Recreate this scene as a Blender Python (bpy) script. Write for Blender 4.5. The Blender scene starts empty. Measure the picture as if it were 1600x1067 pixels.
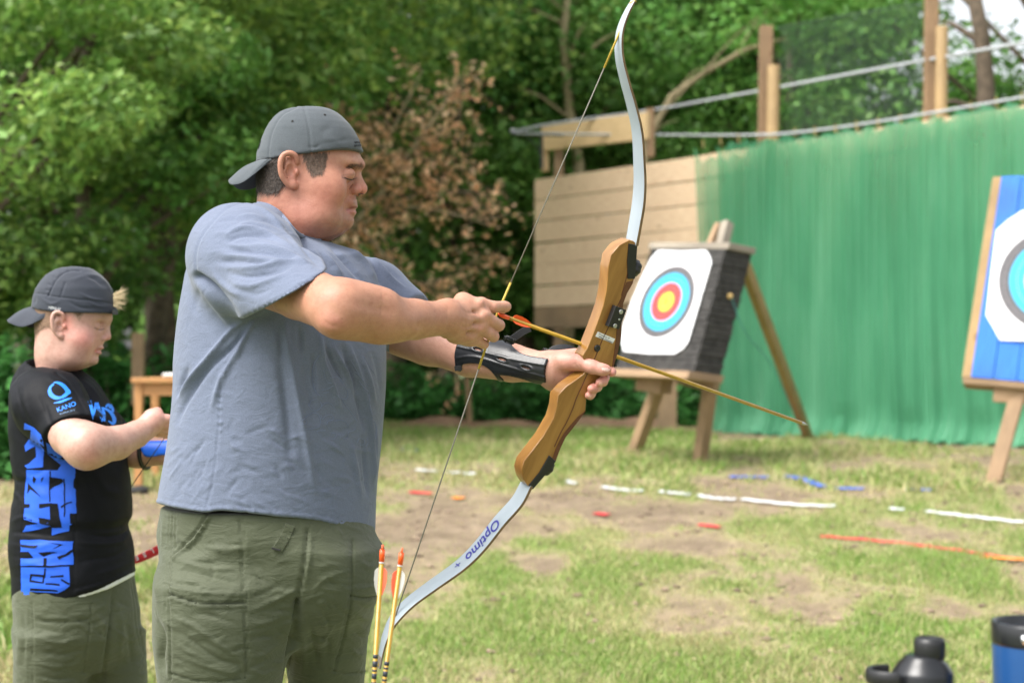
import bpy, bmesh, math, random
import numpy as np
from mathutils import Vector, Matrix
from mathutils.bvhtree import BVHTree
from mathutils.geometry import tessellate_polygon

# ------------------------------------------------------------------ camera, sky, sun, exposure
sc = bpy.context.scene
COL = sc.collection
W0, H0, FPX, CAMZ = 1600.0, 1067.0, 2550.0, 1.4
PITCH = math.atan((570 - H0 / 2) / FPX)
cd = bpy.data.cameras.new('camera'); cam = bpy.data.objects.new('camera', cd); COL.objects.link(cam)
cd.sensor_width = 36.0; cd.lens = FPX / W0 * 36.0
cam.location = (0, 0, CAMZ); cam.rotation_euler = (math.pi / 2 + PITCH, 0, 0)
cd.clip_start = 0.05; cd.clip_end = 400
cd.dof.use_dof = True; cd.dof.focus_distance = 2.98; cd.dof.aperture_fstop = 4.3
sc.camera = cam
wd = bpy.data.worlds.new('World'); sc.world = wd; wd.use_nodes = True
wn = wd.node_tree; bg = wn.nodes['Background']
sky = wn.nodes.new('ShaderNodeTexSky'); sky.sky_type = 'NISHITA'; sky.sun_disc = False
SUNDIR = Vector((-0.50, -0.30, 0.81)).normalized()
SUN_EL = math.asin(SUNDIR.z); SUN_AZ = math.atan2(SUNDIR.x, SUNDIR.y)
sky.sun_elevation = SUN_EL; sky.sun_rotation = SUN_AZ
sky.air_density = 1.0; sky.dust_density = 4.0; sky.ozone_density = 1.0
hsv = wn.nodes.new('ShaderNodeHueSaturation'); hsv.inputs['Saturation'].default_value = 0.22
wn.links.new(sky.outputs[0], hsv.inputs['Color']); wn.links.new(hsv.outputs[0], bg.inputs[0])
bg.inputs[1].default_value = 0.15
sl = bpy.data.lights.new('sun', 'SUN'); sl.energy = 1.7; sl.angle = math.radians(34); sl.color = (1.0, 0.96, 0.90)
so = bpy.data.objects.new('sun', sl); COL.objects.link(so)
so.rotation_euler = SUNDIR.to_track_quat('Z', 'Y').to_euler(); so.location = (-5, 0, 12)
sc.view_settings.view_transform = 'Standard'; sc.view_settings.look = 'None'
sc.view_settings.exposure = 1.25; sc.view_settings.gamma = 1.0
sc.cycles.max_bounces = 6; sc.cycles.transparent_max_bounces = 12
sc.cycles.diffuse_bounces = 3; sc.cycles.glossy_bounces = 3; sc.cycles.transmission_bounces = 3
sc.cycles.use_denoising = True

R = random.Random(5); NR = np.random.RandomState(7)
C0 = Vector((0, 0, CAMZ)); RT = Vector((1, 0, 0))
FW = Vector((0, math.cos(PITCH), math.sin(PITCH))); UPV = Vector((0, -math.sin(PITCH), math.cos(PITCH)))

# ------------------------------------------------------------------ helpers
def ray(px, py):
    return (RT * ((px - 800) / FPX) + UPV * ((H0 / 2 - py) / FPX) + FW)
def U(px, py, d):                      # the point at distance d (along y) seen at a photo pixel
    r = ray(px, py); return C0 + r * (d / r.y)
def Ua(px, py, d): return np.array(U(px, py, d))
def pix(P):                            # world -> photo pixels (numpy, n x 3)
    Q = np.asarray(P, float) - np.array(C0)
    w = Q @ np.array(FW); return np.stack([800 + FPX * (Q @ np.array(RT)) / w, H0 / 2 - FPX * (Q @ np.array(UPV)) / w], -1)
def on_plane(px, py, p0, n):
    r = ray(px, py); t = (Vector(p0) - C0).dot(n) / r.dot(n); return C0 + r * t
def gz(x, y):                          # height of the ground
    y = np.asarray(y, float)
    t = np.clip((y - 3.2) / 7.8, 0, 1)
    base = 0.77 * (t * 0.8 + 0.2 * t * t * (3 - 2 * t))
    return base + 0.0 * np.asarray(x, float)
def G(px, py):                         # the ground point seen at a photo pixel
    lo, hi = 1.0, 60.0
    for _ in range(50):
        m = (lo + hi) / 2; p = U(px, py, m)
        if p.z > gz(p.x, p.y): lo = m
        else: hi = m
    return U(px, py, hi)
def tag(o, label=None, cat=None, group=None, kind=None):
    if label: o['label'] = label
    if cat: o['category'] = cat
    if group: o['group'] = group
    if kind: o['kind'] = kind
    return o
def thing(name, loc, label, cat, group=None):
    o = bpy.data.objects.new(name, None); COL.objects.link(o); o.location = loc
    o.empty_display_size = 0.1
    return tag(o, label, cat, group)
def rootloc(p):
    v = Vector((0, 0, 0))
    while p is not None: v = v + Vector(p.location); p = p.parent
    return v
def mk(name, V, F, mat, parent=None, smooth=True, col=None, uv=None, bevel=0, local=False):
    V = np.asarray(V, float).reshape(-1, 3)
    if parent is not None and not local: V = V - np.array(rootloc(parent))
    me = bpy.data.meshes.new(name)
    if isinstance(F, np.ndarray):
        n = len(F); k = F.shape[1]
        me.vertices.add(len(V)); me.vertices.foreach_set('co', V.astype(np.float32).ravel())
        me.loops.add(n * k); me.loops.foreach_set('vertex_index', F.astype(np.int32).ravel())
        me.polygons.add(n); me.polygons.foreach_set('loop_start', np.arange(0, n * k, k, dtype=np.int32))
        me.polygons.foreach_set('loop_total', np.full(n, k, dtype=np.int32)); me.update(calc_edges=True)
    else:
        me.from_pydata([tuple(v) for v in V], [], [tuple(f) for f in F]); me.update()
    if smooth: me.polygons.foreach_set('use_smooth', [True] * len(me.polygons))
    if col is not None:
        a = me.color_attributes.new('Col', 'FLOAT_COLOR', 'POINT')
        c = np.ones((len(V), 4), np.float32); c[:, :col.shape[1]] = col; a.data.foreach_set('color', c.ravel())
    if uv is not None:
        l = me.uv_layers.new(name='UVMap'); l.data.foreach_set('uv', np.asarray(uv, np.float32).ravel())
    if mat is not None: me.materials.append(mat)
    o = bpy.data.objects.new(name, me); COL.objects.link(o)
    if parent is not None: o.parent = parent
    if bevel:
        b = o.modifiers.new('bevel', 'BEVEL'); b.width = bevel; b.segments = 2; b.limit_method = 'ANGLE'
    return o
class MB:                              # collects shapes into one mesh, with uv in metres (u along the grain)
    def __init__(s): s.V = []; s.F = []; s.UV = []
    def add(s, V, F, UV=None):
        b = len(s.V); s.V += [tuple(v) for v in V]
        for i, f in enumerate(F):
            s.F.append(tuple(b + j for j in f))
            s.UV += list(UV[i]) if UV else [(V[j][0], V[j][2]) for j in f]
        return s
    def hexa(s, c, L=None):            # 8 corners: 0-3 one end (ring), 4-7 the other
        c = [Vector(v) for v in c]; F = [(3, 2, 1, 0), (4, 5, 6, 7), (0, 1, 5, 4), (1, 2, 6, 5), (2, 3, 7, 6), (3, 0, 4, 7)]
        L = (c[4] - c[0]).length; o = R.random() * 9
        a = (c[1] - c[0]).length; b = (c[2] - c[1]).length
        e0 = [(o * .1, o), (o * .1, o + a), (o * .1 + b * .1, o + a), (o * .1 + b * .1, o)]
        UV = [[e0[3], e0[2], e0[1], e0[0]], e0]
        acc = 0
        for w in (a, b, a, b):
            UV.append([(o, o + acc), (o, o + acc + w), (o + L, o + acc + w), (o + L, o + acc)]); acc += w
        return s.add(c, F, UV)
    def beam(s, p0, p1, w, h, up=(0, 0, 1)):
        p0 = Vector(p0); p1 = Vector(p1); d = (p1 - p0).normalized(); u = Vector(up); x = d.cross(u)
        if x.length < 1e-3: x = d.cross(Vector((1, 0, 0)))
        x.normalize(); u = x.cross(d).normalized(); x = x * (w / 2); u = u * (h / 2)
        return s.hexa([p0 - x - u, p0 + x - u, p0 + x + u, p0 - x + u, p1 - x - u, p1 + x - u, p1 + x + u, p1 - x + u])
    def tube(s, pts, rad, n=8, cap=True):
        pts = [Vector(p) for p in pts]; m = len(pts)
        rad = rad if hasattr(rad, '__len__') else [rad] * m
        V = []; t0 = None; acc = 0; us = []
        x = None
        for i, p in enumerate(pts):
            t = (pts[min(i + 1, m - 1)] - pts[max(i - 1, 0)]).normalized()
            if x is None:
                x = t.cross(Vector((0, 0, 1)));
                if x.length < .1: x = t.cross(Vector((0, 1, 0)))
            x = (x - t * x.dot(t)).normalized(); y = t.cross(x)
            for k in range(n):
                a = 2 * math.pi * k / n; V.append(p + (x * math.cos(a) + y * math.sin(a)) * rad[i])
            if i: acc += (p - pts[i - 1]).length
            us.append(acc)
        F = []; UV = []
        for i in range(m - 1):
            for k in range(n):
                k2 = (k + 1) % n
                F.append((i * n + k, i * n + k2, (i + 1) * n + k2, (i + 1) * n + k))
                q = 2 * math.pi * rad[i] / n
                UV.append([(us[i], k * q), (us[i], (k + 1) * q), (us[i + 1], (k + 1) * q), (us[i + 1], k * q)])
        if cap:
            F.append(tuple(reversed(range(n)))); UV.append([(0, .01 * j) for j in range(n)])
            F.append(tuple((m - 1) * n + k for k in range(n))); UV.append([(0, .01 * j) for j in range(n)])
        return s.add(V, F, UV)
    def prism(s, poly, off):           # a planar polygon (3d points) pushed along off
        n = len(poly); off = Vector(off); P = [Vector(p) for p in poly]; Q = [p + off for p in P]
        tri = tessellate_polygon([P])
        F = [tuple(t) for t in tri] + [tuple(n + j for j in reversed(t)) for t in tri]
        nrm = sum(((P[t[1]] - P[t[0]]).cross(P[t[2]] - P[t[0]]) for t in tri), Vector())
        flip = nrm.dot(off) > 0
        side = [(i, (i + 1) % n, n + (i + 1) % n, n + i) for i in range(n)]
        s.add(P + Q, F + side); return s
    def lathe(s, c, prof, n=24, axis=(0, 0, 1)):
        c = Vector(c); a = Vector(axis).normalized(); x = a.orthogonal().normalized(); y = a.cross(x); V = []; F = []
        for r, z in prof:
            for k in range(n):
                t = 2 * math.pi * k / n; V.append(c + a * z + (x * math.cos(t) + y * math.sin(t)) * r)
        for i in range(len(prof) - 1):
            for k in range(n): F.append((i * n + k, i * n + (k + 1) % n, (i + 1) * n + (k + 1) % n, (i + 1) * n + k))
        F.append(tuple(reversed(range(n)))); F.append(tuple((len(prof) - 1) * n + k for k in range(n)))
        return s.add(V, F)
    def build(s, name, mat, parent=None, smooth=False, bevel=0, local=False):
        o = mk(name, s.V, s.F, mat, parent, smooth, None, s.UV, bevel, local)
        bm = bmesh.new(); bm.from_mesh(o.data); bmesh.ops.recalc_face_normals(bm, faces=bm.faces); bm.to_mesh(o.data); bm.free()
        return o

def vnoise(P, scale, seed=0):
    P = np.asarray(P, float) * scale + seed * 17.31; I = np.floor(P).astype(np.int64); f = P - I; f = f * f * (3 - 2 * f)
    def h(i, j, k):
        n = (i * 73856093) ^ (j * 19349663) ^ (k * 83492791) ^ (seed * 2654435)
        n = (n ^ (n >> 13)) * 1274126177; n = (n ^ (n >> 16)) & 0xffff
        return n / 65535.0
    r = 0
    for a in (0, 1):
        for b in (0, 1):
            for c in (0, 1):
                w = (f[:, 0] if a else 1 - f[:, 0]) * (f[:, 1] if b else 1 - f[:, 1]) * (f[:, 2] if c else 1 - f[:, 2])
                r = r + w * h(I[:, 0] + a, I[:, 1] + b, I[:, 2] + c)
    return r
def fbm(P, scale, seed=0, oct=3):
    r = 0; a = 1; t = 0
    for i in range(oct): r = r + a * vnoise(P, scale * 2 ** i, seed + i); t += a; a *= .5
    return r / t
def sstep(a, b, x):
    t = np.clip((x - a) / (b - a), 0, 1); return t * t * (3 - 2 * t)

# ---- signed distance fields
class Field:
    def __init__(s, lo, hi, h):
        s.lo = np.array(lo, float); s.h = h; n = np.ceil((np.array(hi) - s.lo) / h).astype(int) + 1
        s.n = n; s.F = np.full(n, 1.0, np.float32)
        s.ax = [s.lo[i] + h * np.arange(n[i]) for i in range(3)]
    def reg(s, lo, hi):
        r = []
        for i in range(3):
            a = int(max(0, math.floor((lo[i] - s.lo[i]) / s.h))); b = int(min(s.n[i], math.ceil((hi[i] - s.lo[i]) / s.h) + 1))
            if b <= a: return None, None
            r.append(slice(a, b))
        X = s.ax[0][r[0]][:, None, None]; Y = s.ax[1][r[1]][None, :, None]; Z = s.ax[2][r[2]][None, None, :]
        return tuple(r), (X, Y, Z)
    def comb(s, r, d, k, mode):
        f = s.F[r]; d = d.astype(np.float32)
        if mode == 'add':
            if k > 0:
                h = np.maximum(k - np.abs(f - d), 0) / k; s.F[r] = np.minimum(f, d) - h * h * k * .25
            else: s.F[r] = np.minimum(f, d)
        else:
            d = -d
            if k > 0:
                h = np.maximum(k - np.abs(f - d), 0) / k; s.F[r] = np.maximum(f, d) + h * h * k * .25
            else: s.F[r] = np.maximum(f, d)
    def cone(s, a, b, ra, rb, k=.01, mode='add'):
        a = np.array(a, float); b = np.array(b, float); m = max(ra, rb) + k + 3 * s.h
        r, X = s.reg(np.minimum(a, b) - m, np.maximum(a, b) + m)
        if r is None: return s
        ab = b - a; L2 = max((ab * ab).sum(), 1e-12)
        t = ((X[0] - a[0]) * ab[0] + (X[1] - a[1]) * ab[1] + (X[2] - a[2]) * ab[2]) / L2; t = np.clip(t, 0, 1)
        d = np.sqrt((X[0] - a[0] - t * ab[0]) ** 2 + (X[1] - a[1] - t * ab[1]) ** 2 + (X[2] - a[2] - t * ab[2]) ** 2) - (ra + (rb - ra) * t)
        s.comb(r, d, k, mode); return s
    def path(s, pts, rad, k=.01, mode='add'):
        for i in range(len(pts) - 1): s.cone(pts[i], pts[i + 1], rad[i], rad[i + 1], k if i == 0 else min(k, .008) if k else 0, mode)
        return s
    def ell(s, c, rr, k=.01, mode='add', M=None):
        c = np.array(c, float); rr = np.array(rr, float); m = rr.max() + k + 3 * s.h
        r, X = s.reg(c - m, c + m)
        if r is None: return s
        x, y, z = X[0] - c[0], X[1] - c[1], X[2] - c[2]
        if M is not None: x, y, z = [M[i][0] * x + M[i][1] * y + M[i][2] * z for i in range(3)]
        k0 = np.sqrt((x / rr[0]) ** 2 + (y / rr[1]) ** 2 + (z / rr[2]) ** 2)
        k1 = np.sqrt((x / rr[0] ** 2) ** 2 + (y / rr[1] ** 2) ** 2 + (z / rr[2] ** 2) ** 2)
        s.comb(r, k0 * (k0 - 1) / np.maximum(k1, 1e-9), k, mode); return s
    def loft(s, rows, rot=0, p=2.2, k=.01, mode='add', z0=None, z1=None):
        # rows: (z, cx, cy, a, b); a along the direction rot (from x), b across it
        A = np.array(sorted(rows)); z = s.ax[2]
        zz0 = A[0, 0] if z0 is None else z0; zz1 = A[-1, 0] if z1 is None else z1
        c = [np.interp(z, A[:, 0], A[:, i])[None, None, :] for i in range(1, 5)]
        X = s.ax[0][:, None, None]; Y = s.ax[1][None, :, None]; Z = z[None, None, :]
        cr, sr = math.cos(rot), math.sin(rot)
        u = (X - c[0]) * cr + (Y - c[1]) * sr; v = -(X - c[0]) * sr + (Y - c[1]) * cr
        d = ((np.abs(u / c[2]) ** p + np.abs(v / c[3]) ** p) ** (1 / p) - 1) * np.minimum(c[2], c[3])
        d = np.maximum(d, np.maximum(zz0 - Z, Z - zz1))
        s.comb((slice(None),) * 3, d, k, mode); return s
    def cut(s, p, n, k=.004):          # keep the side n points away from
        p = np.array(p, float); n = np.array(n, float); n = n / np.linalg.norm(n)
        X = s.ax[0][:, None, None]; Y = s.ax[1][None, :, None]; Z = s.ax[2][None, None, :]
        d = (X - p[0]) * n[0] + (Y - p[1]) * n[1] + (Z - p[2]) * n[2]
        s.comb((slice(None),) * 3, -d, k, 'sub'); return s
    def mesh(s):
        F = s.F; S = F < 0; n = F.shape
        c = [S[a:n[0] - 1 + a, b:n[1] - 1 + b, d:n[2] - 1 + d] for a in (0, 1) for b in (0, 1) for d in (0, 1)]
        cnt = sum(x.astype(np.int8) for x in c); act = (cnt > 0) & (cnt < 8)
        idx = np.full(act.shape, -1, np.int64); I, J, K = np.nonzero(act); idx[I, J, K] = np.arange(len(I))
        acc = np.zeros((len(I), 3)); num = np.zeros(len(I))
        co = [(0, 0, 0), (0, 0, 1), (0, 1, 0), (0, 1, 1), (1, 0, 0), (1, 0, 1), (1, 1, 0), (1, 1, 1)]
        for i in range(8):
            for j in range(i + 1, 8):
                if sum(abs(co[i][q] - co[j][q]) for q in range(3)) != 1: continue
                A, B = co[i], co[j]; fa = F[I + A[0], J + A[1], K + A[2]]; fb = F[I + B[0], J + B[1], K + B[2]]
                m = (fa < 0) != (fb < 0); t = np.where(m, fa / np.where(m, fa - fb, 1), 0)
                for q in range(3): acc[:, q] += np.where(m, A[q] + t * (B[q] - A[q]), 0)
                num += m
        V = (acc / num[:, None] + np.stack([I, J, K], 1)) * s.h + s.lo
        Q = []
        def quads(m, f, sl):
            a = np.stack([idx[tuple(x)] for x in sl], -1)
            return a
        # x edges
        d = S[:-1, 1:-1, 1:-1] != S[1:, 1:-1, 1:-1]; i, j, k = np.nonzero(d); j1 = j + 1; k1 = k + 1
        q = np.stack([idx[i, j1 - 1, k1 - 1], idx[i, j1, k1 - 1], idx[i, j1, k1], idx[i, j1 - 1, k1]], 1)
        fl = S[i, j1, k1]; q[~fl] = q[~fl][:, ::-1]; Q.append(q)
        d = S[1:-1, :-1, 1:-1] != S[1:-1, 1:, 1:-1]; i, j, k = np.nonzero(d); i1 = i + 1; k1 = k + 1
        q = np.stack([idx[i1 - 1, j, k1 - 1], idx[i1 - 1, j, k1], idx[i1, j, k1], idx[i1, j, k1 - 1]], 1)
        fl = S[i1, j, k1]; q[~fl] = q[~fl][:, ::-1]; Q.append(q)
        d = S[1:-1, 1:-1, :-1] != S[1:-1, 1:-1, 1:]; i, j, k = np.nonzero(d); i1 = i + 1; j1 = j + 1
        q = np.stack([idx[i1 - 1, j1 - 1, k], idx[i1, j1 - 1, k], idx[i1, j1, k], idx[i1 - 1, j1, k]], 1)
        fl = S[i1, j1, k]; q[~fl] = q[~fl][:, ::-1]; Q.append(q)
        Fq = np.concatenate(Q); Fq = Fq[(Fq >= 0).all(1)]
        return V, Fq
def vnormals(V, F):
    n = np.cross(V[F[:, 2]] - V[F[:, 0]], V[F[:, 3 if F.shape[1] > 3 else 1]] - V[F[:, 1 if F.shape[1] > 3 else 0]])
    N = np.zeros_like(V)
    for c in range(F.shape[1]):
        for q in range(3): N[:, q] += np.bincount(F[:, c], n[:, q], len(V))
    return N / np.maximum(np.linalg.norm(N, axis=1, keepdims=True), 1e-12)
def relax(V, F, it=2, lam=.5):
    E = np.concatenate([F[:, [i, (i + 1) % F.shape[1]]] for i in range(F.shape[1])]); E = np.concatenate([E, E[:, ::-1]])
    cnt = np.bincount(E[:, 0], minlength=len(V))[:, None]
    for _ in range(it):
        A = np.stack([np.bincount(E[:, 0], V[E[:, 1], q], len(V)) for q in range(3)], 1) / np.maximum(cnt, 1)
        V = V + (A - V) * lam
    return V
def join(parts):
    Vs = []; Fs = []; b = 0
    for V, F in parts: Vs.append(V); Fs.append(F + b); b += len(V)
    return np.concatenate(Vs), np.concatenate(Fs)
def polydist(P, pts):                  # distance of pixels P to a polyline, and the place along it 0..1
    pts = np.asarray(pts, float); best = np.full(len(P), 1e9); tt = np.zeros(len(P)); n = len(pts) - 1
    for i in range(n):
        a = pts[i]; ab = pts[i + 1] - a; t = np.clip(((P - a) @ ab) / max(ab @ ab, 1e-9), 0, 1)
        d = np.hypot(*(P - a - t[:, None] * ab).T); m = d < best; best[m] = d[m]; tt[m] = (i + t[m]) / n
    return best, tt
def smoothline(pts, n=6):
    pts = np.asarray(pts, float)
    if len(pts) < 3: return pts
    out = []
    P = np.vstack([2 * pts[0] - pts[1], pts, 2 * pts[-1] - pts[-2]])
    for i in range(1, len(P) - 2):
        for k in range(n):
            t = k / n; p0, p1, p2, p3 = P[i - 1:i + 3]
            out.append(.5 * (2 * p1 + (p2 - p0) * t + (2 * p0 - 5 * p1 + 4 * p2 - p3) * t * t + (3 * p1 - p0 - 3 * p2 + p3) * t ** 3))
    out.append(pts[-1]); return np.array(out)
def folds(V, F, lst, side=1):
    # each fold: (pixel polyline, width in px, height in mm, [ends taper]) pressed into the cloth that faces the camera
    N = vnormals(V, F); P = pix(V); tc = np.array(C0) - V; tc /= np.linalg.norm(tc, axis=1, keepdims=True)
    face = np.clip((N * tc).sum(1) * 4 + .6, 0, 1); D = np.zeros(len(V))
    for f in lst:
        pts = smoothline(f[0], 4); w = f[1]; amp = f[2] * .001
        lo = pts.min(0) - 3 * w; hi = pts.max(0) + 3 * w
        m = np.nonzero((P[:, 0] > lo[0]) & (P[:, 0] < hi[0]) & (P[:, 1] > lo[1]) & (P[:, 1] < hi[1]) & (face > 0))[0]
        if len(m) == 0: continue
        d, t = polydist(P[m], pts)
        if len(f) > 3 and f[3] == 'seam': tap = 1
        elif len(f) > 3 and f[3] == 'open': tap = np.sin(np.pi * np.clip(t * .5 + .5, 0, 1)) ** .7
        else: tap = np.sin(np.pi * np.clip(t, .02, .98)) ** .6
        if len(f) > 3 and f[3] == 'step':   # one side raised (an overlapping edge)
            pass
        D[m] += amp * tap * np.exp(-(d / w) ** 2) * face[m]
    return V + N * D[:, None]
def inpoly(P, poly):
    poly = np.asarray(poly, float); x, y = P[:, 0], P[:, 1]; r = np.zeros(len(P), bool); j = len(poly) - 1
    for i in range(len(poly)):
        a, b = poly[i], poly[j]
        c = ((a[1] > y) != (b[1] > y)) & (x < (b[0] - a[0]) * (y - a[1]) / (b[1] - a[1] + 1e-12) + a[0]); r ^= c; j = i
    return r
def bvh_of(V, F): return BVHTree.FromPolygons([tuple(v) for v in V], [tuple(int(i) for i in f) for f in F])
def project_px(pts, bvh, off):         # drops photo-pixel points onto a surface
    out = []
    for p in pts:
        d = ray(p[0], p[1]).normalized(); h = bvh.ray_cast(C0, d)
        out.append(None if h[0] is None else h[0] + (h[1] if h[1].dot(d) < 0 else -h[1]) * off)
    last = next((o for o in out if o is not None), Vector())
    res = []
    for o in out:
        if o is not None: last = o
        res.append(last)
    return res
def text2d(s, shear=0.0, bold=0.0, sub=.12):
    c = bpy.data.curves.new('t', 'FONT'); c.body = s; c.size = 1; c.shear = shear; c.offset = bold; c.resolution_u = 4
    o = bpy.data.objects.new('t', c); COL.objects.link(o)
    dg = bpy.context.evaluated_depsgraph_get(); me = bpy.data.meshes.new_from_object(o.evaluated_get(dg))
    bm = bmesh.new(); bm.from_mesh(me); bmesh.ops.triangulate(bm, faces=bm.faces)
    for _ in range(3):
        e = [x for x in bm.edges if x.calc_length() > sub]
        if not e: break
        bmesh.ops.subdivide_edges(bm, edges=e, cuts=1); bmesh.ops.triangulate(bm, faces=bm.faces)
    V = np.array([v.co[:2] for v in bm.verts]); bm.verts.index_update(); F = [tuple(v.index for v in f.verts) for f in bm.faces]
    bm.free(); bpy.data.objects.remove(o); bpy.data.curves.remove(c); bpy.data.meshes.remove(me)
    return V, F
def lettering(name, s, base, end, height, bvh, off, mat, parent, shear=0, bold=0.0, upflip=1, plane=None):
    # writes s from pixel base to pixel end along a line, letters `height` px high
    V, F = text2d(s, shear, bold); V = V - [V[:, 0].min(), 0]; V[:, 0] /= V[:, 0].max(); V[:, 1] /= .72
    base = np.array(base, float); end = np.array(end, float); d = end - base; u = d / np.linalg.norm(d)
    upv = np.array([u[1], -u[0]]) * upflip
    P = base + V[:, :1] * d + V[:, 1:] * upv * height
    W = [on_plane(p[0], p[1], plane[0], plane[1]) + Vector(plane[1]) * off for p in P] if plane else project_px(P, bvh, off)
    return mk(name, [tuple(w) for w in W], F, mat, parent, smooth=False)
def decal(name, poly, bvh, off, mat, parent, step=4, holes=(), disp=None, thick=0):
    # a filled pixel polygon (with holes) laid on a surface
    from mathutils.geometry import delaunay_2d_cdt
    pts = []; eds = []
    for l in [poly] + list(holes):
        c = []
        for p, q in zip(l, list(l[1:]) + [l[0]]):
            p = np.array(p, float); q = np.array(q, float); n_ = max(1, int(np.linalg.norm(q - p) / step + .5))
            c += [p + (q - p) * i / n_ for i in range(n_)]
        b0 = len(pts); pts += c; eds += [(b0 + i, b0 + (i + 1) % len(c)) for i in range(len(c))]
    A = np.array(poly, float); lo_, hi_ = A.min(0), A.max(0); gp = []
    for j, yy in enumerate(np.arange(lo_[1], hi_[1], step * .87)):
        for xx_ in np.arange(lo_[0] + (j % 2) * step * .5, hi_[0], step): gp.append((xx_, yy))
    if gp:
        gp = np.array(gp); k_ = inpoly(gp, poly); gp = gp[k_]
        if len(gp):
            dm = np.full(len(gp), 1e9)
            for l in [poly] + list(holes): dm = np.minimum(dm, polydist(gp, np.array(list(l) + [l[0]]))[0])
            pts += list(gp[dm > step * .45])
    r_ = delaunay_2d_cdt([Vector((p[0], p[1])) for p in pts], eds, [], 0, 1e-4)
    P = [tuple(v) for v in r_[0]]; F = []; Pn = np.array(P); ce = np.array([Pn[list(f)].mean(0) for f in r_[2]])
    ok = inpoly(ce, poly)
    for l in holes: ok &= ~inpoly(ce, l)
    F = [tuple(f) for f, o_ in zip(r_[2], ok) if o_]
    W = project_px(P, bvh, off)
    if disp is not None:
        q = disp(np.array([tuple(p) for p in P])); W = [w + (C0 - w).normalized() * float(d) for w, d in zip(W, q)]
    o = mk(name, [tuple(w) for w in W], F, mat, parent)
    if thick:
        bm = bmesh.new(); bm.from_mesh(o.data); bmesh.ops.recalc_face_normals(bm, faces=bm.faces); bm.to_mesh(o.data); bm.free()
        s = o.modifiers.new('thick', 'SOLIDIFY'); s.thickness = thick; s.offset = 0
    return o

# ------------------------------------------------------------------ materials
def newmat(name):
    m = bpy.data.materials.new(name); m.use_nodes = True; t = m.node_tree; return m, t, t.nodes['Principled BSDF']
def N_(t, typ, **kw):
    n = t.nodes.new(typ)
    for k, v in kw.items():
        if k in n.inputs: n.inputs[k].default_value = v
        else: setattr(n, k, v)
    return n
def noise_ramp(t, coord, scale, stops, detail=4, mapping=None, rough=.5):
    src = coord
    if mapping:
        mp = N_(t, 'ShaderNodeMapping'); mp.inputs['Scale'].default_value = mapping; t.links.new(coord, mp.inputs[0]); src = mp.outputs[0]
    n = N_(t, 'ShaderNodeTexNoise'); n.inputs['Scale'].default_value = scale; n.inputs['Detail'].default_value = detail; n.inputs['Roughness'].default_value = rough
    t.links.new(src, n.inputs['Vector']); r = N_(t, 'ShaderNodeValToRGB'); e = r.color_ramp.elements
    while len(e) < len(stops): e.new(.5)
    for i, (p, c) in enumerate(stops): e[i].position = p; e[i].color = (*c, 1)
    t.links.new(n.outputs[0], r.inputs[0]); return r.outputs[0], n.outputs[0]
def bump(t, b, h, strength=.3, dist=.002):
    n = N_(t, 'ShaderNodeBump'); n.inputs['Strength'].default_value = strength; n.inputs['Distance'].default_value = dist
    t.links.new(h, n.inputs['Height'])
    prev = b.inputs['Normal'].links
    if prev: t.links.new(prev[0].from_socket, n.inputs['Normal'])
    t.links.new(n.outputs[0], b.inputs['Normal'])
def plain(name, c, rough=.5, metal=0, var=.12, scale=40, spec=.5, coat=0, bmp=.15, bscale=None):
    m, t, b = newmat(name); tc = N_(t, 'ShaderNodeTexCoord')
    lo = tuple(x * (1 - var) for x in c); hi = tuple(min(1, x * (1 + var)) for x in c)
    col, f = noise_ramp(t, tc.outputs['Object'], scale, [(.3, lo), (.7, hi)])
    t.links.new(col, b.inputs['Base Color']); b.inputs['Roughness'].default_value = rough; b.inputs['Metallic'].default_value = metal
    b.inputs['Specular IOR Level'].default_value = spec; b.inputs['Coat Weight'].default_value = coat
    if bmp:
        n = N_(t, 'ShaderNodeTexNoise', Scale=bscale or scale * 6); t.links.new(tc.outputs['Object'], n.inputs[0]); bump(t, b, n.outputs[0], bmp, .001)
    return m
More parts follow.
